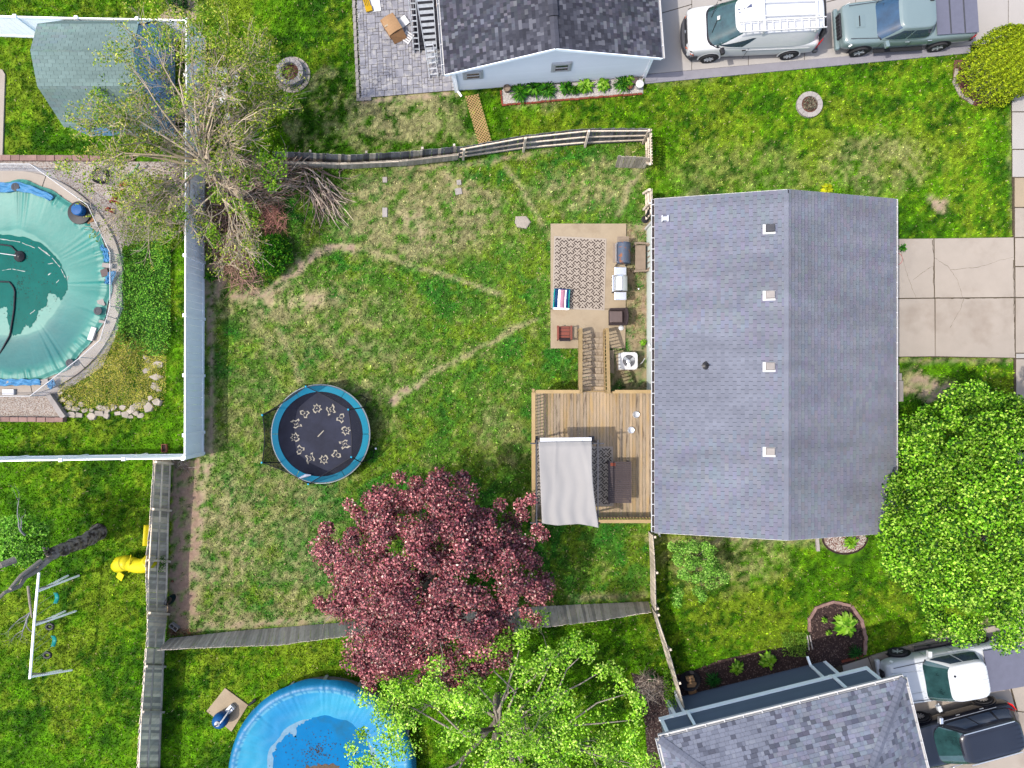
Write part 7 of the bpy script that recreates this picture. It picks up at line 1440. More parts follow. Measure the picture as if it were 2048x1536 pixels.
for k in (-.28, .18, .4): mb = MB(); mb.box((-1.18, k, 1.34), (.22, .12, .01), M=Matrix.Rotation(R(-38), 4, 'Y')); mb.obj('dash_reflection', M['screen_green'], pk1) if False else None
wp0 = P(1778, 1352, .7); 
pk2 = T('pickup_truck', 'white pickup with ribbed roof parked under the big green tree', 'pickup', (19.0, -12.4, .06), rz=R(10))
pickup(pk2, 'truck_white', 5.9, 1.0, bed0=1.1, hood=1.2, glass='screen_green', wfront=-1.4, folds=1, roofz=1.92)
for i in range(7): mb = MB(); mb.box((.22, -.54 + i * .18, 1.974 - .006 * abs(i - 3)), (1.2, .03, .016)); mb.obj('roof_rib', M['truck_white'], pk2, bevel=.004)
for y in (-.5, .5): mb = MB(); mb.bar((-2.75, y, 1.2), (-1.55, y * .9, 1.275), .05, .03); mb.obj('hood_crease', M['truck_white'], pk2, bevel=.01)
mb = MB(); mb.lathe([(.05, 0), (.04, .05), (.01, .06)], (-.55, .35, 1.95), 10); mb.obj('antenna_base', M['dark'], pk2)
for k in range(10): mb = MB(); mb.box((-1.53, -.72 + k * .16, 1.255), (.1, .06, .02)); mb.obj('cowl_vent', M['galv'], pk2)
# black suv
suv = T('suv', 'glossy black SUV partly hidden by the blue house roof', 'suv', (19.5, -15.15, .06), rz=R(15))
loft(suv, 'body', [(-2.35, .72, .45, .9), (-2.27, .86, .4, 1.0), (-1.9, .95, .36, 1.08), (-1.2, .98, .34, 1.12), (0, .985, .33, 1.14), (1.5, .98, .34, 1.16), (2.15, .95, .38, 1.16), (2.36, .85, .42, 1.1)], 'suv_black')
cb = Cab((-1.45, 2.33, .93, 1.1), (-.65, 1.95, .72, 1.78), 4.5); cb.shell(suv, 'suv_black', 'cabin', .06)
cb.patch(suv, 'windscreen', 'screen_green', lambda u, v: cb.front(-.88 + 1.76 * u, .05 + .88 * v), 14, 6); cb.patch(suv, 'rear_window', 'glass', lambda u, v: cb.front(-.8 + 1.6 * u, .3 + .6 * v, 1), 12, 4)
for sg in (-1, 1):
    for a, b in ((-.72, -.2), (-.16, .36), (.42, .84)): cb.patch(suv, 'side_window', 'glass', lambda u, v: cb.side((a + (.1 * v if a < -.5 else 0)) * (1 - u) + b * u, .12 + .68 * v, sg), 8, 4)
    mirror(suv, -1.0, 1.08 * sg, 1.2, 'steel'); 
    for x in (-1.45, 1.42): wheel(suv, x, .91 * sg, .38, .24, 'steel', 10); arch(suv, x, .986 * sg, .43, 'suv_black')
    mb = MB(); mb.tube([(-.5, .66 * sg, 1.86), (1.7, .66 * sg, 1.84)], .02, 6); mb.obj('roof_rail', M['steel'], suv); lamp(suv, 'tail_light', [(2.34, .6 * sg, .95), (2.34, .6 * sg, 1.12), (2.2, .93 * sg, 1.14), (2.1, .97 * sg, .97)], 'red_lens'); lamp(suv, 'headlight', [(-2.36, .5 * sg, .7), (-2.36, .5 * sg, .88), (-2.1, .9 * sg, .95), (-2.05, .93 * sg, .78)], 'lamp_glass')
    mb = MB(); mb.box((.2, .99 * sg, 1.13), (2.6, .014, .02)); mb.obj('window_trim', M['steel'], suv)
    for x in (-.1, .95): mb = MB(); mb.box((x, .995 * sg, .98), (.17, .03, .035)); mb.obj('door_handle', M['steel'], suv)
cb2 = cb
mb = MB(); mb.box((.3, 0, 1.838), (1.35, 1.0, .02)); mb.obj('sunroof', M['suv_black'], suv, bevel=.008)
for i in range(6): mb = MB(); mb.box((1.5, -.48 + i * .19, 1.836), (.7, .02, .012)); mb.obj('roof_rib', M['suv_black'], suv)
# ------------------------------------------------------------ trees and plants
def grow(root_p, dir0, L, r, depth, out, tips, g, spread=.5, kids=(2, 4), shrink=.72, up=.05, seg=4, wig=.15, zmin=.3):
    p = Vector(root_p); d = Vector(dir0).normalized(); pts = [p.copy()]; rad = [r]
    for i in range(seg):
        d = (d + Vector((g.gauss(0, wig), g.gauss(0, wig), g.gauss(0, wig) + up))).normalized()
        if p.z < zmin: d.z = abs(d.z) + .2; d.normalize()
        p = p + d * L / seg; pts.append(p.copy()); rad.append(r * (1 - .45 * (i + 1) / seg) if depth else r * (1 - .8 * (i + 1) / seg))
    out.append((pts, rad, depth))
    if depth == 0: tips.append((p.copy(), d.copy())); return
    n = g.randint(*kids)
    for k in range(n):
        j = g.randint(max(1, seg // 2), seg) if k else seg
        a = Vector((g.gauss(0, 1), g.gauss(0, 1), g.gauss(0, 1))); a = (a - d * a.dot(d)).normalized()
        nd = (d + a * g.uniform(spread * .5, spread * 1.4)).normalized()
        grow(pts[j], nd, L * shrink * g.uniform(.75, 1.2), rad[j] * .72, depth - 1, out, tips, g, spread, kids, shrink, up, seg, wig, zmin)
def branches(name, out, root, m, sides=(3, 4, 5, 7), colf=None, mind=0, maxd=99, kind=None):
    mb = MB()
    for pts, rad, dp in out:
        if mind <= dp <= maxd: mb.cc = colf() if colf else None; mb.tube(pts, rad, sides[min(dp, len(sides) - 1)], cap=False)
    o = mb.obj(name, M[m], root, world=True, smooth=True)
    if kind: o['kind'] = kind
    return o
def colors(n, pal, w, lo=.7, hi=1.3):
    p = np.array(pal); return p[rng.choice(len(pal), n, p=np.array(w) / sum(w))] * rng.uniform(lo, hi, (n, 1))
def leafcloud(root, centers, radii, n, size, pal, w, m, flat=.6, up=1.0, tilt=.6, name='crown', lo=.7, hi=1.3, aspect=.6, clumpvar=.22, gain=1.0):
    C = np.array([tuple(c) for c in centers]); k = rng.integers(0, len(C), n); rr = np.array(radii)[k] if hasattr(radii, '__len__') else np.full(n, radii)
    d = rng.normal(size=(n, 3)); d /= np.linalg.norm(d, axis=1, keepdims=True); d *= (rng.random(n) ** .45)[:, None] * rr[:, None]; d[:, 2] *= flat
    pos = C[k] + d; nrm = np.stack([rng.normal(0, tilt, n), rng.normal(0, tilt, n), np.full(n, up)], 1) + d / (rr[:, None] + 1e-6) * .5
    cc = colors(n, pal, w, lo, hi) * (1 + rng.uniform(-clumpvar, clumpvar, len(C)))[k][:, None]
    pos[:, 2] = np.maximum(pos[:, 2], .06)
    return leafmesh(name, pos, nrm, rng.uniform(.6, 1.3, n) * size, np.clip(cc * gain, 0, .75), m, root, root.location, aspect=aspect)

# ---- red maple
t1 = T('maple_tree', 'large dark red leaved maple standing over the south fence', 'tree', (-3.6, -8.3, 0)); g = random.Random(11); out = []; tips = []
for k in range(7):
    a = k * .9 + g.random() * .4; grow((-3.6, -8.3, 1.5), (math.cos(a) * .75, math.sin(a) * .75, 1.0), 2.2, .12, 3, out, tips, g, .6, (2, 4), .7, .02)
out.append(([Vector((-3.6, -8.3, 0)), Vector((-3.62, -8.28, .9)), Vector((-3.6, -8.3, 2.2)), Vector((-3.5, -8.2, 4))], [.26, .2, .18, .1], 3))
branches('trunk', [o for o in out if o[2] >= 2], t1, 'bark'); branches('branch', [o for o in out if o[2] < 2], t1, 'bark', kind='stuff')
cen = Vector((-3.3, -7.7, 3.9)); cs = []; rs = []
for i in range(260):
    a = g.uniform(0, 2 * math.pi); lob = 1 + .10 * math.sin(a * 5 + 1) + .08 * math.sin(a * 9 + 2); q = math.sqrt(g.random()); h_ = g.choice([1, 1, 1, .3]); R_ = 4.0 * lob
    z = 3.0 + 3.6 * math.sqrt(max(0, 1 - q ** 2.2)) * (h_ if h_ < 1 else g.uniform(.8, 1.0)) + g.uniform(-.3, .3)
    x = cen.x + math.cos(a) * q * R_; y = cen.y + math.sin(a) * q * R_ * 1.0
    sc = (H - 3.9) / (H - z) ; x *= 1 / sc * 0 + (H - z) / (H - 3.9); y *= (H - z) / (H - 3.9)
    cs.append((x, y, z)); rs.append(g.uniform(.32, .62))
redp = [S(98, 42, 50, 1.25), S(54, 29, 35, 1.1), S(136, 68, 75, 1.25), S(184, 116, 116, 1.3), S(216, 178, 164, 1.2), S(96, 84, 56, 1.0)]
leafcloud(t1, cs, rs, 90000, .095, redp, [4, 2, 5, 3, .5, .5], M['leaf_red'], .75, 1, .6, lo=.45, hi=1.4, gain=2.4, aspect=.75)
cs2 = []
for (px_, py_) in ((1085, 1070), (1075, 1058), (1060, 1085), (1062, 1000), (1040, 1010), (740, 1375), (735, 1355), (728, 1335), (885, 1360), (880, 1380), (870, 1345), (640, 1205), (655, 1215), (700, 1010), (800, 955), (880, 955), (830, 965), (1070, 1240), (1050, 1225), (960, 1330), (845, 1360), (905, 1340), (720, 1320), (1045, 1030), (1000, 1010), (1075, 1180), (715, 1025)):
    q_ = P(px_, py_, 4.0); cs2.append(q_)
leafcloud(t1, cs2, .3, 4500, .10, redp, [5, 2, 5, 3, 1, .3], M['leaf_red'], .7, 1, .6, 'crown_edge', gain=2.4)

# ---- dense green tree on the right
t2 = T('maple_tree', 'big dense bright green tree covering the front corner of the house', 'tree', (18.6, -5.0, 0)); out = []; tips = []
for k in range(6): a = k * 1.05; grow((18.6, -5, 2.0), (math.cos(a) * .8, math.sin(a) * .8, 1.0), 2.6, .16, 2, out, tips, g, .6, (2, 3), .72)
out.append(([Vector((18.6, -5, 0)), Vector((18.55, -5.05, 1.2)), Vector((18.6, -5, 2.6)), Vector((18.6, -5, 5))], [.34, .28, .25, .14], 3)); branches('trunk', out, t2, 'bark_dark')
cs = []; rs = []
for i in range(420):
    a = g.uniform(0, 2 * math.pi); lob = 1 + .06 * math.sin(a * 6 + 1) + .05 * math.sin(a * 11); q = math.sqrt(g.random()); R_ = 4.85 * lob
    z = 2.6 + 6.2 * math.sqrt(max(0, 1 - q ** 2.1)) * g.uniform(.94, 1.0) + g.uniform(-.15, .12); x = 19.1 + math.cos(a) * q * R_; y = -5.05 + math.sin(a) * q * R_ * 1.02
    k_ = (H - z) / (H - 4.2); x *= k_; y *= k_; cs.append((x, y, z)); rs.append(g.uniform(.35, .66))
gp = [S(90, 146, 20, 1.2), S(44, 94, 14, 1.1), S(126, 182, 36, 1.25), S(176, 216, 84, 1.3), S(30, 66, 18, 1.0)]
leafcloud(t2, cs, rs, 130000, .098, gp, [4, 2.4, 4, 3, 1.4], M['leaf'], .5, 1.0, .6, lo=.7, hi=1.2, clumpvar=.38, gain=2.3, aspect=.75)

# ---- light green open tree at the bottom
t3 = T('maple_tree', 'open lime green young maple at the bottom with bare grey branches showing', 'tree', (-.6, -13.9, 0)); g = random.Random(5); out = []; tips = []
for k in range(9): a = k * .7 + g.random() * .3; grow((-.6, -13.9, 2.0), (math.cos(a) * 1.0, math.sin(a) * 1.0, .8), 2.5, .10, 3, out, tips, g, .65, (2, 4), .72, .0, 4, .16)
out.append(([Vector((-.6, -13.9, 0)), Vector((-.62, -13.85, 1)), Vector((-.6, -13.9, 2.5)), Vector((-.5, -13.8, 5))], [.24, .2, .16, .08], 3))
branches('trunk', [o for o in out if o[2] >= 2], t3, 'bark'); branches('branch', [o for o in out if o[2] < 2], t3, 'bark', kind='stuff')
tp3 = [t_ for t_, d_ in tips]
cs = [t_ for t_ in tp3 if t_.z > 1.5]; 
edge3 = [(700, 1500), (725, 1470), (735, 1520), (770, 1400), (790, 1390), (800, 1420), (830, 1400), (880, 1380), (915, 1345), (925, 1320), (945, 1360), (960, 1310), (985, 1300), (1005, 1285), (1040, 1285), (1045, 1270), (1070, 1330), (1095, 1310), (1130, 1290), (1150, 1275), (1160, 1300), (1180, 1295), (1175, 1310), (1200, 1345), (1215, 1335), (1235, 1350), (1245, 1370), (1262, 1385), (1275, 1400), (1280, 1415), (1270, 1440), (1265, 1470), (1250, 1500), (1275, 1530), (760, 1535), (715, 1530)]
cs += [P(x, y, 4.6) for x, y in edge3]
for (px_, py_) in edge3[3:34:3]:
    q_ = P(px_, py_, 4.5); pm = Vector((-.5, -13.8, 3.4)).lerp(q_, .45) + Vector((g.uniform(-.9, .9), g.uniform(-.5, .5), .5)); mb = MB(); mb.tube([(-.5, -13.8, 3.0), pm, Vector((-.5, -13.8, 3.4)).lerp(q_, .75), q_], [.07, .045, .03, .01], 5); mb.obj('branch', M['bark'], t3, world=True, smooth=True)
lg = [S(128, 180, 36, 1.2), S(160, 204, 70, 1.2), S(84, 142, 26, 1.1), S(192, 220, 110, 1.25), S(56, 100, 24, 1.0)]
rs3 = [.42] * (len(cs) - 36) + [.34] * 36
leafcloud(t3, cs, rs3, 27000, .105, lg, [4, 3.8, 2.6, 1.8, .6], M['leaf'], .6, 1.0, .5, gain=2.6)
dense = []
for i in range(90): 
    a = g.uniform(0, 6.28); q = math.sqrt(g.random()); dense.append(P(1000 + 265 * q * math.cos(a), 1480 + 150 * q * math.sin(a), g.uniform(3.5, 6)))
leafcloud(t3, dense, .5, 5500, .10, lg, [4, 3.4, 3, 1.3, 1], M['leaf'], .5, 1.0, .5, 'crown_inner', gain=2.6)

# ---- big half bare tree top left
t4 = T('bare_tree', 'big half bare tree with pale tangled twigs and sparse yellow-green leaves', 'tree', (-12.6, 9.0, 0)); g = random.Random(23); out = []; tips = []
for k in range(15):
    a = k * 2 * math.pi / 15 + g.random() * .5; el = g.uniform(.25, 1.1); grow((-12.6 + .3 * math.cos(a), 9.0 + .3 * math.sin(a), g.uniform(1.2, 3.0)), (math.cos(a) * 1.0, math.sin(a) * 1.0, el), g.uniform(1.5, 2.2), g.uniform(.045, .08), 4, out, tips, g, .62, (3, 5), .68, .0, 3, .2, .8)
out.append(([Vector((-12.6, 9.0, 0)), Vector((-12.7, 9.05, 1)), Vector((-12.6, 9.0, 2.0)), Vector((-12.8, 9.2, 2.8))], [.36, .3, .24, .14], 4))
out.append(([Vector((-12.3, 8.6, .3)), Vector((-11.4, 7.9, 1.8)), Vector((-10.9, 7.0, 2.6)), Vector((-10.4, 6.2, 3.2))], [.2, .14, .1, .05], 3))
out = [(a, [max(r_, .009) for r_ in b], c) for a, b, c in out]
def tc(): k_ = g.uniform(.8, 1.6); b_ = S(206, 188, 166, 1.4); return (b_[0] * k_, b_[1] * k_, b_[2] * k_ * g.uniform(.85, 1.05))
for (tx, ty_, z_) in ((330, 60, 6.5), (440, 40, 6.5), (250, 120, 6), (500, 110, 6), (210, 210, 5), (540, 230, 5), (380, 90, 7), (290, 200, 6), (160, 330, 4), (470, 100, 6), (360, 30, 6)):
    a_ = Vector((-12.6, 9.1, 2.6)); b_ = P(tx, ty_, z_); m_ = a_.lerp(b_, .55) + Vector((g.uniform(-.3, .3), g.uniform(-.3, .3), .5)); out.append(([a_, a_.lerp(m_, .5) + Vector((0, 0, .2)), m_], [.05, .04, .03], 3)); grow(m_, b_ - m_, (b_ - m_).length * .75, .024, 3, out, tips, g, .55, (3, 4), .62, .0, 3, .18, .8)
out = [o for o in out if min(p.z for p in o[0]) > -.01]
branches('trunk', [o for o in out if o[2] >= 3], t4, 'twig', colf=tc); branches('branch', [o for o in out if o[2] == 2], t4, 'twig', colf=tc, kind='stuff'); branches('twig', [o for o in out if o[2] < 2], t4, 'twig', colf=tc, kind='stuff')
tt = [t_ for t_, d_ in tips if t_.z > 1]; random.shuffle(tt)
# leaves gather on the upper and outer twigs
yel = [S(150, 176, 40, 1.2), S(190, 200, 84, 1.2), S(110, 150, 30, 1.1), S(90, 140, 30, 1.1), S(210, 200, 110, 1.2)]
sel = [t_ for t_ in tt if (t_.x < -13.8 and t_.y > 7.5) or t_.y > 11 or g.random() < .28]
leafcloud(t4, sel, .24, 24000, .085, yel, [4, 3.5, 3, 2, 1.4], M['leaf'], .8, 1, .6, clumpvar=.3, gain=1.8)
grn = [P(x, y, 3.2) for x, y in ((370, 190), (390, 200), (345, 215), (360, 205), (480, 180), (440, 165), (410, 150), (470, 330), (500, 345), (530, 350), (450, 340), (545, 370), (560, 310), (520, 315), (490, 365), (440, 320), (470, 410), (500, 420), (510, 440), (420, 460), (430, 480), (330, 400), (300, 390), (290, 420), (350, 380), (430, 390), (560, 340), (540, 325), (310, 445), (340, 470), (360, 430), (270, 430), (325, 500), (405, 20), (420, 30), (390, 60), (430, 70), (380, 110), (320, 90), (300, 70), (330, 60), (210, 150), (225, 135), (200, 185), (215, 215), (240, 240))]
leafcloud(t4, grn, .36, 5200, .09, [S(120, 170, 30, 1.2), S(160, 196, 60, 1.2), S(80, 140, 26, 1.1)], [3, 2, 2], M['leaf'], .5, 1, .6, 'green_clusters', gain=1.8)
# dead under-brush hanging along the fence: fine twigs
def twigs(name, label, poly, n, L, z, pal, cat='brush', m='twig', r_=.012, dirm=None, parent=None, hi=.5):
    g_ = random.Random(len(label)); mb = MB(); xs_ = [p[0] for p in poly]; ys_ = [p[1] for p in poly]; k = 0
    while k < n:
        x, y = g_.uniform(min(xs_), max(xs_)), g_.uniform(min(ys_), max(ys_))
        if not inpoly(np.array([x]), np.array([y]), poly)[0]: continue
        k += 1; p = P(x, y, 0) + Vector((0, 0, z * g_.random() ** 1.3 + .03)); a = g_.uniform(0, 6.28) if dirm is None else R(dirm) + g_.gauss(0, .45); d = Vector((math.cos(a), math.sin(a), g_.uniform(-.15, hi))); l_ = L * g_.uniform(.5, 1.2)
        pts = [p]; 
        for i in range(3): d = (d + Vector((g_.gauss(0, .22), g_.gauss(0, .22), g_.gauss(0, .15)))).normalized(); q = pts[-1] + d * l_ / 3; q.z = max(q.z, .02); pts.append(q)
        c_ = g_.choice(pal); kk = g_.uniform(1.2, 2.4); mb.cc = tuple(v * kk for v in c_); mb.tube(pts, [r_ * g_.uniform(.6, 1.6), r_ * .9, r_ * .6, r_ * .3], 3, cap=False)
    if parent is not None: return mb.obj(name, M[m], parent, world=True, kind='stuff')
    return wtop(mb, name, M[m], label, cat, kind='stuff')
brn = [S(168, 132, 116), S(140, 110, 98), S(190, 156, 136), S(110, 86, 76)]; gry = [S(190, 172, 156), S(160, 144, 132), S(120, 104, 96), S(210, 194, 176)]
twigs('brush_pile', 'tangled heap of brown cut brush between the white fence and the green shrub', [(425, 400), (500, 410), (520, 500), (530, 560), (500, 590), (470, 570), (440, 520), (415, 480)], 1100, .8, .9, brn)
twigs('brush_pile', 'small pinkish tangle of twigs above the green shrub', [(525, 415), (565, 412), (575, 460), (540, 470), (522, 450)], 260, .55, .4, [S(196, 140, 126), S(170, 120, 108)])
twigs('brush_pile', 'dark shaded thicket of fine twigs along the fence under the bare tree', [(430, 325), (620, 335), (600, 385), (520, 420), (430, 440)], 900, 1.0, 1.2, brn + gry, dirm=10)
twigs('stick_pile', 'pile of thick cut sticks below the double fence', [(606, 335), (650, 335), (672, 380), (668, 400), (640, 410), (625, 400), (612, 365)], 75, 1.6, .5, gry, r_=.03, dirm=-68, hi=.05)
twigs('dry_vine', 'dry vines hanging over the white fence top under the bare tree', [(330, 160), (400, 160), (410, 470), (340, 470)], 500, 1.0, 2.6, gry)
twigs('fallen_twigs', 'small bunch of grey twigs beside the lower white fence corner', [(350, 922), (384, 925), (378, 940), (352, 938)], 40, .4, .1, gry)
twigs('dead_grass_clump', 'grey dry plume of grass at the fence end in the mulch', [(1282, 1342), (1318, 1350), (1322, 1385), (1285, 1390)], 420, .5, .5, gry)
twigs('fallen_branch', 'thin crooked stick lying right of the stick pile', [(675, 338), (690, 335), (685, 350), (676, 350)], 5, .5, .04, gry, r_=.02)
twigs('dry_straw', 'dry straw litter on the soil strip by the house wall', [(1255, 452), (1290, 450), (1290, 690), (1262, 690), (1256, 610)], 500, .22, .05, [S(200, 176, 140), S(170, 140, 110)], r_=.006)

# ---- shrubs
def shrub(label, px, py, r, h, n, size, pal, w, cat='shrub', name='shrub', m='leaf', flat=1.0, group=None, spiky=False, tilt=.6):
    c = P(px, py, 0); rt_ = T(name, label, cat, c, group=group); g_ = random.Random(int(px * 7 + py)); cs = []; rs = []
    for i in range(max(6, int(r * 60))):
        a = g_.uniform(0, 6.28); q = math.sqrt(g_.random()); cs.append((c.x + math.cos(a) * q * r * .85, c.y + math.sin(a) * q * r * .85, h * math.sqrt(max(.03, 1 - q * q * .9)) * g_.uniform(.75, 1.0))); rs.append(r * .24)
    leafcloud(rt_, cs, rs, n, size, pal, w, M[m], flat, 1.0, tilt, 'foliage', gain=1.7)
    mb = MB()
    for k in range(6): a = k * 1.05 + g_.random(); mb.tube([(0, 0, 0), (math.cos(a) * r * .4, math.sin(a) * r * .4, h * .5), (math.cos(a) * r * .6, math.sin(a) * r * .6, h * .8)], [.025, .018, .008], 4)
    mb.obj('stem', M['bark_dark'], rt_); return rt_
shrub('rounded bright green shrub beside the brush heap in the yard', 547, 512, .98, 1.2, 7000, .085, [S(60, 140, 16, 1.1), S(100, 176, 26, 1.2), S(36, 96, 14, 1.0), S(150, 200, 50, 1.2)], [4, 3, 2.4, 1.2])
shrub('small dark green bush at the top beside the pale path', 366, 16, .42, .6, 1400, .06, [S(50, 100, 40), S(30, 70, 30), S(90, 140, 70)], [3, 2, 1])
sp = T('sapling', 'small grey-green sapling on the lawn right of the lower fence', 'tree', P(1392, 1128)); cs = []
g = random.Random(4)
for (px_, py_, k) in ((1350, 1100, 3), (1365, 1095, 4), (1385, 1095, 5), (1405, 1092, 4), (1418, 1105, 4), (1360, 1120, 5), (1380, 1125, 6), (1400, 1128, 6), (1420, 1135, 5), (1438, 1138, 4), (1445, 1155, 3), (1365, 1145, 4), (1385, 1150, 4), (1410, 1150, 4), (1352, 1190, 2), (1357, 1200, 1), (1400, 1180, 3), (1410, 1190, 2), (1425, 1170, 2), (1430, 1115, 2)):
    for i in range(k): q_ = P(px_ + g.uniform(-8, 8), py_ + g.uniform(-8, 8), g.uniform(1.4, 2.6)); cs.append(q_)
leafcloud(sp, cs, .22, 7500, .075, [S(126, 182, 66, 1.5), S(96, 152, 46, 1.4), S(170, 212, 104, 1.5), S(50, 100, 44)], [4, 3, 2, 1], M['leaf'], .5, 1, .5, gain=1.7)
mb = MB(); b0 = P(1380, 1110)
mb.tube([b0, b0 + Vector((.0, .0, 1.0)), b0 + Vector((.1, -.1, 2.2))], [.04, .03, .015], 6)
for q_ in cs[::6]: mb.tube([b0 + Vector((0, 0, .8)), b0.lerp(q_, .6) + Vector((0, 0, .4)), q_], [.02, .012, .006], 4)
mb.obj('trunk', M['bark'], sp, world=True)
# conifer top right: upright fans of scale foliage
cf = T('conifer', 'broad golden green evergreen trimmed round beside the driveway', 'evergreen', P(2000, 140)); g = random.Random(8); cc_ = P(1992, 133, 1.3)
n = 20000; a = rng.uniform(0, 2 * np.pi, n); q = rng.random(n) ** .5; lob = 1 + .05 * np.sin(a * 5) + .05 * np.sin(a * 13 + 2) + .03 * rng.normal(size=n); rad = 1.62 * lob
z = .3 + 2.4 * np.sqrt(np.clip(1 - q ** 2.4, 0, 1)); x = q * rad * np.cos(a) * 1.12; y = q * rad * np.sin(a) * .92; th0 = R(28)
px_ = 21.25 + (x * math.cos(th0) - y * math.sin(th0)); py_ = 13.75 + (x * math.sin(th0) + y * math.cos(th0))
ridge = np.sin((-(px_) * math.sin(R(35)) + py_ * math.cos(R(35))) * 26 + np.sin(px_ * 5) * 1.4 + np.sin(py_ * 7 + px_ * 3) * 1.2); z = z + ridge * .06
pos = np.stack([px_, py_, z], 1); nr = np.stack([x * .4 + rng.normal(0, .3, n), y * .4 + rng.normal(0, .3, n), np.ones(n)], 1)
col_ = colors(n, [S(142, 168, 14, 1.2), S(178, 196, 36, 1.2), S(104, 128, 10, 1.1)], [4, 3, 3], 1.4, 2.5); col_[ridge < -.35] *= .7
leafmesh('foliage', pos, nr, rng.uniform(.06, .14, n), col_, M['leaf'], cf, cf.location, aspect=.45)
mb = MB(); mb.lathe([(1.1, .1), (1.2, .8), (1.1, 1.4), (.8, 1.9), (.3, 2.3)], (21.25 - cf.location.x, 13.75 - cf.location.y, 0), 20); mb.obj('inner_branches', M['bark_dark'], cf)
# ivy and sedum
def cover(name, label, poly, n, size, pal, w, zmax, bump_=None, clump=.5):
    xs_ = [p[0] for p in poly]; ys_ = [p[1] for p in poly]; px_ = rng.uniform(min(xs_), max(xs_), n * 2); py_ = rng.uniform(min(ys_), max(ys_), n * 2)
    k = inpoly(px_ + rng.normal(0, 13, n * 2), py_ + rng.normal(0, 13, n * 2), poly); px_, py_ = px_[k][:n], py_[k][:n]; n = len(px_); x = (px_ - 1024) * H / F; y = (768 - py_) * H / F
    h_ = samp(fbm(.5, 33, 3), x, y); z = zmax * (.25 + h_) * rng.uniform(.5, 1, n); kk = (h_ > clump * rng.random(n) * .9)
    x, y, z = x[kk], y[kk], z[kk]; n = len(x); h_ = h_[kk]
    return tag(leafmesh(name, np.stack([x, y, z + .02], 1), np.stack([rng.normal(0, .5, n), rng.normal(0, .5, n), np.ones(n)], 1), rng.uniform(.6, 1.3, n) * size, colors(n, pal, w, .65, 1.25) * (.9 + h_ * 1.6)[:, None], M['leaf'], kind='stuff'), label)
cover('ivy_patch', 'dark green ivy groundcover beside the white fence', [(246, 492), (335, 484), (345, 560), (342, 660), (320, 712), (285, 690), (236, 655), (250, 600)], 30000, .065, [S(90, 150, 40, 2.2), S(50, 100, 30, 2), S(140, 186, 70, 2.2), S(30, 60, 24, 1.5)], [3, 3, 1.4, 2], .26, clump=.95)
cover('sedum_patch', 'yellow-green sedum carpet between pool and rock edge', [(225, 662), (290, 680), (335, 700), (325, 770), (312, 806), (250, 822), (200, 812), (125, 800), (120, 780), (180, 755), (210, 715)], 30000, .045, [S(190, 182, 78, 1.7), S(160, 166, 62, 1.6), S(206, 194, 104, 1.7), S(80, 124, 44, 1.4), S(150, 140, 110, 1.3)], [4, 3, 2, 2.2, 1.5], .14, clump=.8)
cover('weed_patch', 'mixed weeds over the pebbles below the bare tree', [(240, 400), (350, 390), (368, 440), (365, 500), (300, 495), (240, 480)], 5000, .06, [S(150, 176, 50, 1.2), S(110, 140, 40, 1.1)], [1, 1], .3)
cover('leaf_litter', 'pale lime low plants spilling into the mulch bed', [(1560, 1268), (1600, 1262), (1612, 1290), (1600, 1310), (1580, 1300)], 1200, .07, [S(150, 190, 70, 1.2), S(110, 160, 50, 1.1)], [1, 1], .25)
cover('vine_growth', 'green vine climbing at the lower end of the leaning fence', [(1323, 1330), (1335, 1345), (1345, 1390), (1333, 1400), (1325, 1360)], 1300, .08, [S(110, 176, 40, 1.2), S(150, 200, 60, 1.2), S(60, 120, 30)], [2, 2, 1], 1.0, clump=.2)
cover('vine_growth', 'leafy vine over the weathered left fence', [(326, 1105), (342, 1105), (344, 1130), (330, 1135)], 700, .07, [S(110, 170, 50, 1.2), S(70, 120, 36)], [2, 1], 1.3, clump=.1)
cover('fallen_leaves', 'dead leaves gathered in the fence corner', [(332, 1256), (400, 1258), (395, 1268), (340, 1276)], 500, .06, [S(120, 80, 60), S(160, 110, 80)], [1, 1], .06, clump=.1)
# bed plants: rosettes of long blades
def rosette(label, px, py, r, n, pal, w_, h=.35, width=.09, name='hosta', cat='plant', arch_=.6, group=None):
    c = P(px, py, .02); g_ = random.Random(int(px * 3 + py * 5)); rt_ = T(name, label, cat, c, group=group); V = []; Fc = []; mb = MB()
    for i in range(n):
        a = g_.uniform(0, 6.28); L = r * g_.uniform(.45, 1.05); hh = h * g_.uniform(.5, 1.1); d = Vector((math.cos(a), math.sin(a), 0)); s_ = Vector((-d.y, d.x, 0)) * width * g_.uniform(.6, 1.1) / 2
        o_ = Vector((g_.gauss(0, r * .12), g_.gauss(0, r * .12), 0)); c1 = g_.choices(pal, w_)[0]; k = g_.uniform(1.0, 1.8); mb.cc = tuple(v * k for v in c1)
        p = [o_ + Vector((0, 0, .03)), o_ + d * L * .4 + Vector((0, 0, hh)), o_ + d * L * .8 + Vector((0, 0, hh * .9)), o_ + d * L + Vector((0, 0, hh * arch_))]
        mb.add([p[0] - s_ * .2, p[0] + s_ * .2, p[1] - s_, p[1] + s_, p[2] - s_ * .8, p[2] + s_ * .8, p[3]], [(0, 1, 3, 2), (2, 3, 5, 4), (4, 5, 6)])
    mb.obj('foliage', M['leaf'], rt_); return rt_
G1 = [S(60, 140, 20, 1.1), S(110, 180, 40, 1.2), S(36, 90, 20)]; GY = [S(150, 210, 50, 1.25), S(180, 226, 90, 1.25), S(100, 170, 30, 1.1)]; GD = [S(40, 110, 40, 1.1), S(60, 140, 50, 1.1), S(24, 70, 30)]
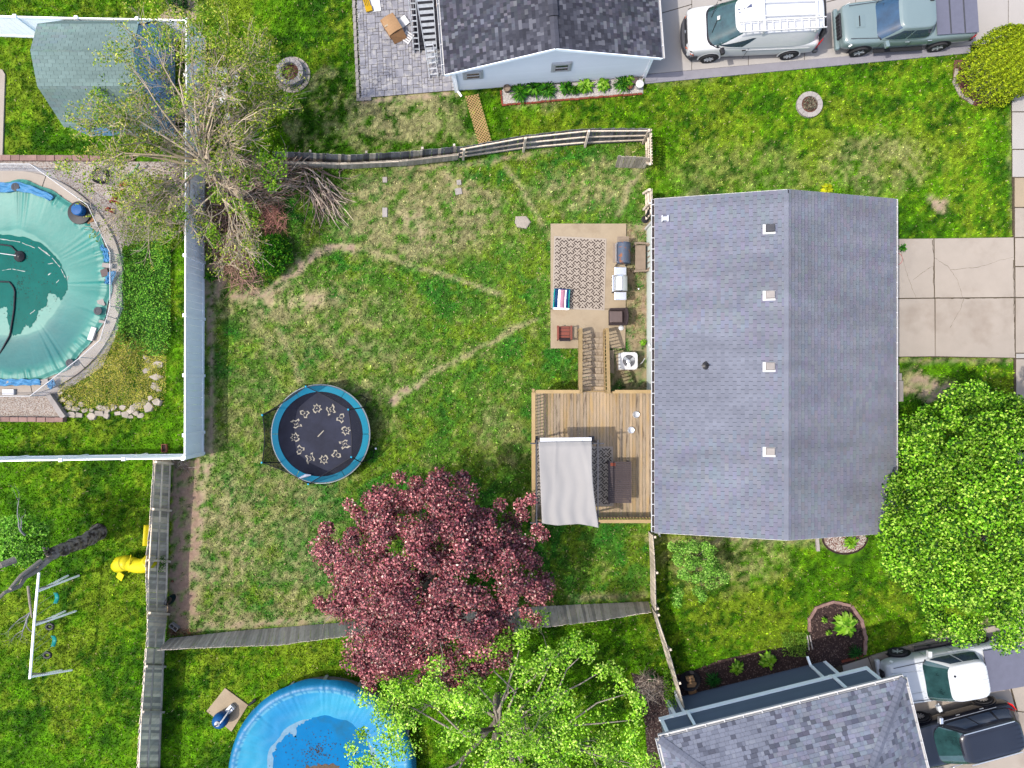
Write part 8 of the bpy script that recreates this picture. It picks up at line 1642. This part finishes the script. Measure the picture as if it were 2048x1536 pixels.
for (px_, py_, r, n, pl, wd_, lb, nm) in ((1040, 190, .52, 170, G1, .04, 'first dark green daylily clump beside the brown pot', 'daylily'), (1068, 180, .42, 120, G1, .08, 'leafy green plant between the two daylily clumps', 'perennial'), (1094, 183, .46, 150, G1, .04, 'second daylily clump right of the leafy plant', 'daylily'),
    (1131, 180, .34, 90, G1, .08, 'small bushy plant left of the middle of the pebble bed', 'perennial'), (1148, 184, .28, 70, G1, .05, 'fine leaved plant at the middle of the pebble bed', 'perennial'), (1169, 176, .42, 100, GY, .09, 'bright green plant with upright leaves on the pebble bed', 'perennial'),
    (1206, 174, .32, 70, GY, .12, 'compact lime hosta alone on the white pebbles', 'hosta'), (1244, 172, .46, 130, G1, .04, 'spiky green clump near the pots', 'daylily'), (1258, 165, .26, 50, GY, .08, 'small lime plant leaning on the pots', 'perennial'),
    (1688, 1247, .56, 180, GY, .13, 'large lime green hosta in the curved mulch bed', 'hosta'), (1532, 1317, .42, 90, GY, .13, 'mid green hosta in the middle of the mulch bed', 'hosta'), (1471, 1332, .34, 80, GY, .10, 'lime leafy plant left of the middle hosta', 'hosta'), (1424, 1357, .4, 160, GD, .03, 'dark green grassy tuft next to the fire bowl', 'grass_tuft'),
    (1706, 1302, .36, 130, GD, .03, 'dark green tuft by the brick border of the mulch bed', 'grass_tuft'), (1645, 1238, .16, 30, GY, .06, 'tiny pale weed inside the curved brick border', 'weed'), (1653, 1262, .15, 24, GY, .06, 'tiny pale weed left of the large hosta', 'weed'), (1697, 1083, .35, 110, GY, .06, 'low bright green plant on the pebbles below the house roof', 'perennial'),
    (1650, 380, .3, 70, [S(230, 230, 30, 1.3), S(200, 220, 40, 1.2)], .07, 'yellow flowering sprig showing beyond the roof edge', 'flower'), (1800, 498, .22, 40, G1, .05, 'weed tuft at the driveway corner by the gutter', 'weed'), (1285, 685, .2, 40, GY, .05, 'yellow-green weed under the meter box', 'weed'), (425, 555, .3, 90, G1, .06, 'leafy weeds at the foot of the brush heap', 'weed'),
    (1300, 1352, .3, 120, GD, .05, 'blue-green tuft inside the dry grass plume', 'grass_tuft')):
    rosette(lb, px_, py_, r, n, pl, [3, 2, 2][:len(pl)], .3, wd_, nm)
# ---- dead leaning trunk bottom left
t5 = T('dead_tree', 'dead grey tree trunk with broken top leaning over the swing frame', 'tree', P(195, 1066)); 
pts_ = [P(197, 1066, 0), P(180, 1076, .7), P(150, 1090, 1.9), P(118, 1102, 3.2), P(96, 1112, 3.9)]
mb = MB(); mb.tube([interp(pts_, t_) + Vector((g.gauss(0, .02), g.gauss(0, .02), 0)) for t_ in np.linspace(0, 1, 12)], [.40, .30, .34, .27, .31, .25, .29, .24, .28, .22, .25, .10], 12); mb.obj('trunk', M['bark_dark'], t5, world=True)
for a_, b_, r_ in ((P(112, 1104, 3.4), P(75, 1140, 4.2), .15), (P(75, 1140, 4.2), P(40, 1172, 5.0), .11), (P(40, 1172, 5.0), P(-10, 1205, 5.8), .08), (P(82, 1122, 4.1), P(20, 1178, 5.4), .1), (P(56, 1172, 3.9), P(64, 1235, 4.0), .05), (P(30, 1120, 4.6), P(-20, 1140, 5.2), .14)):
    mb = MB(); m_ = a_.lerp(b_, .5) + Vector((g.gauss(0, .06), g.gauss(0, .06), .1)); mb.tube([a_, m_, b_], [r_, r_ * .85, r_ * .65], 7); mb.obj('limb', M['bark'], t5, world=True)
for k in range(3): mb = MB(); mb.tube([P(96 + k * 4, 1100 + k * 5, 3.7), P(85 + k * 2, 1095 + k * 6, 4.3)], [.1, .02], 5); mb.obj('broken_splinter', M['bark_dark'], t5, world=True)
out = []; tips = []; gg = random.Random(9); q0 = P(50, 1070, 4.0); grow(q0, P(20, 1012, 5.5) - q0, 1.0, .045, 3, out, tips, gg, .5, (2, 3), .65, 0, 3, .15); q1 = P(60, 1225, 3.6); grow(q1, Vector((-.3, -1, .2)), .7, .04, 4, out, tips, gg, .7, (2, 3), .72, 0, 3, .2); grow(q1, Vector((-.8, -.6, .1)), .6, .03, 3, out, tips, gg, .7, (2, 3), .7, 0, 3, .2); branches('twig', out, t5, 'twig', colf=lambda: S(*(gg.uniform(170, 215),) * 3), kind='stuff')
cs = [P(40 + g.uniform(-36, 45), 1085 + g.uniform(-42, 38), g.uniform(2.6, 4.2)) for _ in range(55)]
leafcloud(t5, cs, .3, 5200, .11, [S(110, 180, 40, 1.2), S(150, 206, 80, 1.2), S(70, 130, 30), S(40, 90, 24)], [4, 3, 2, 1], M['leaf'], .6, 1, .55, gain=1.7)
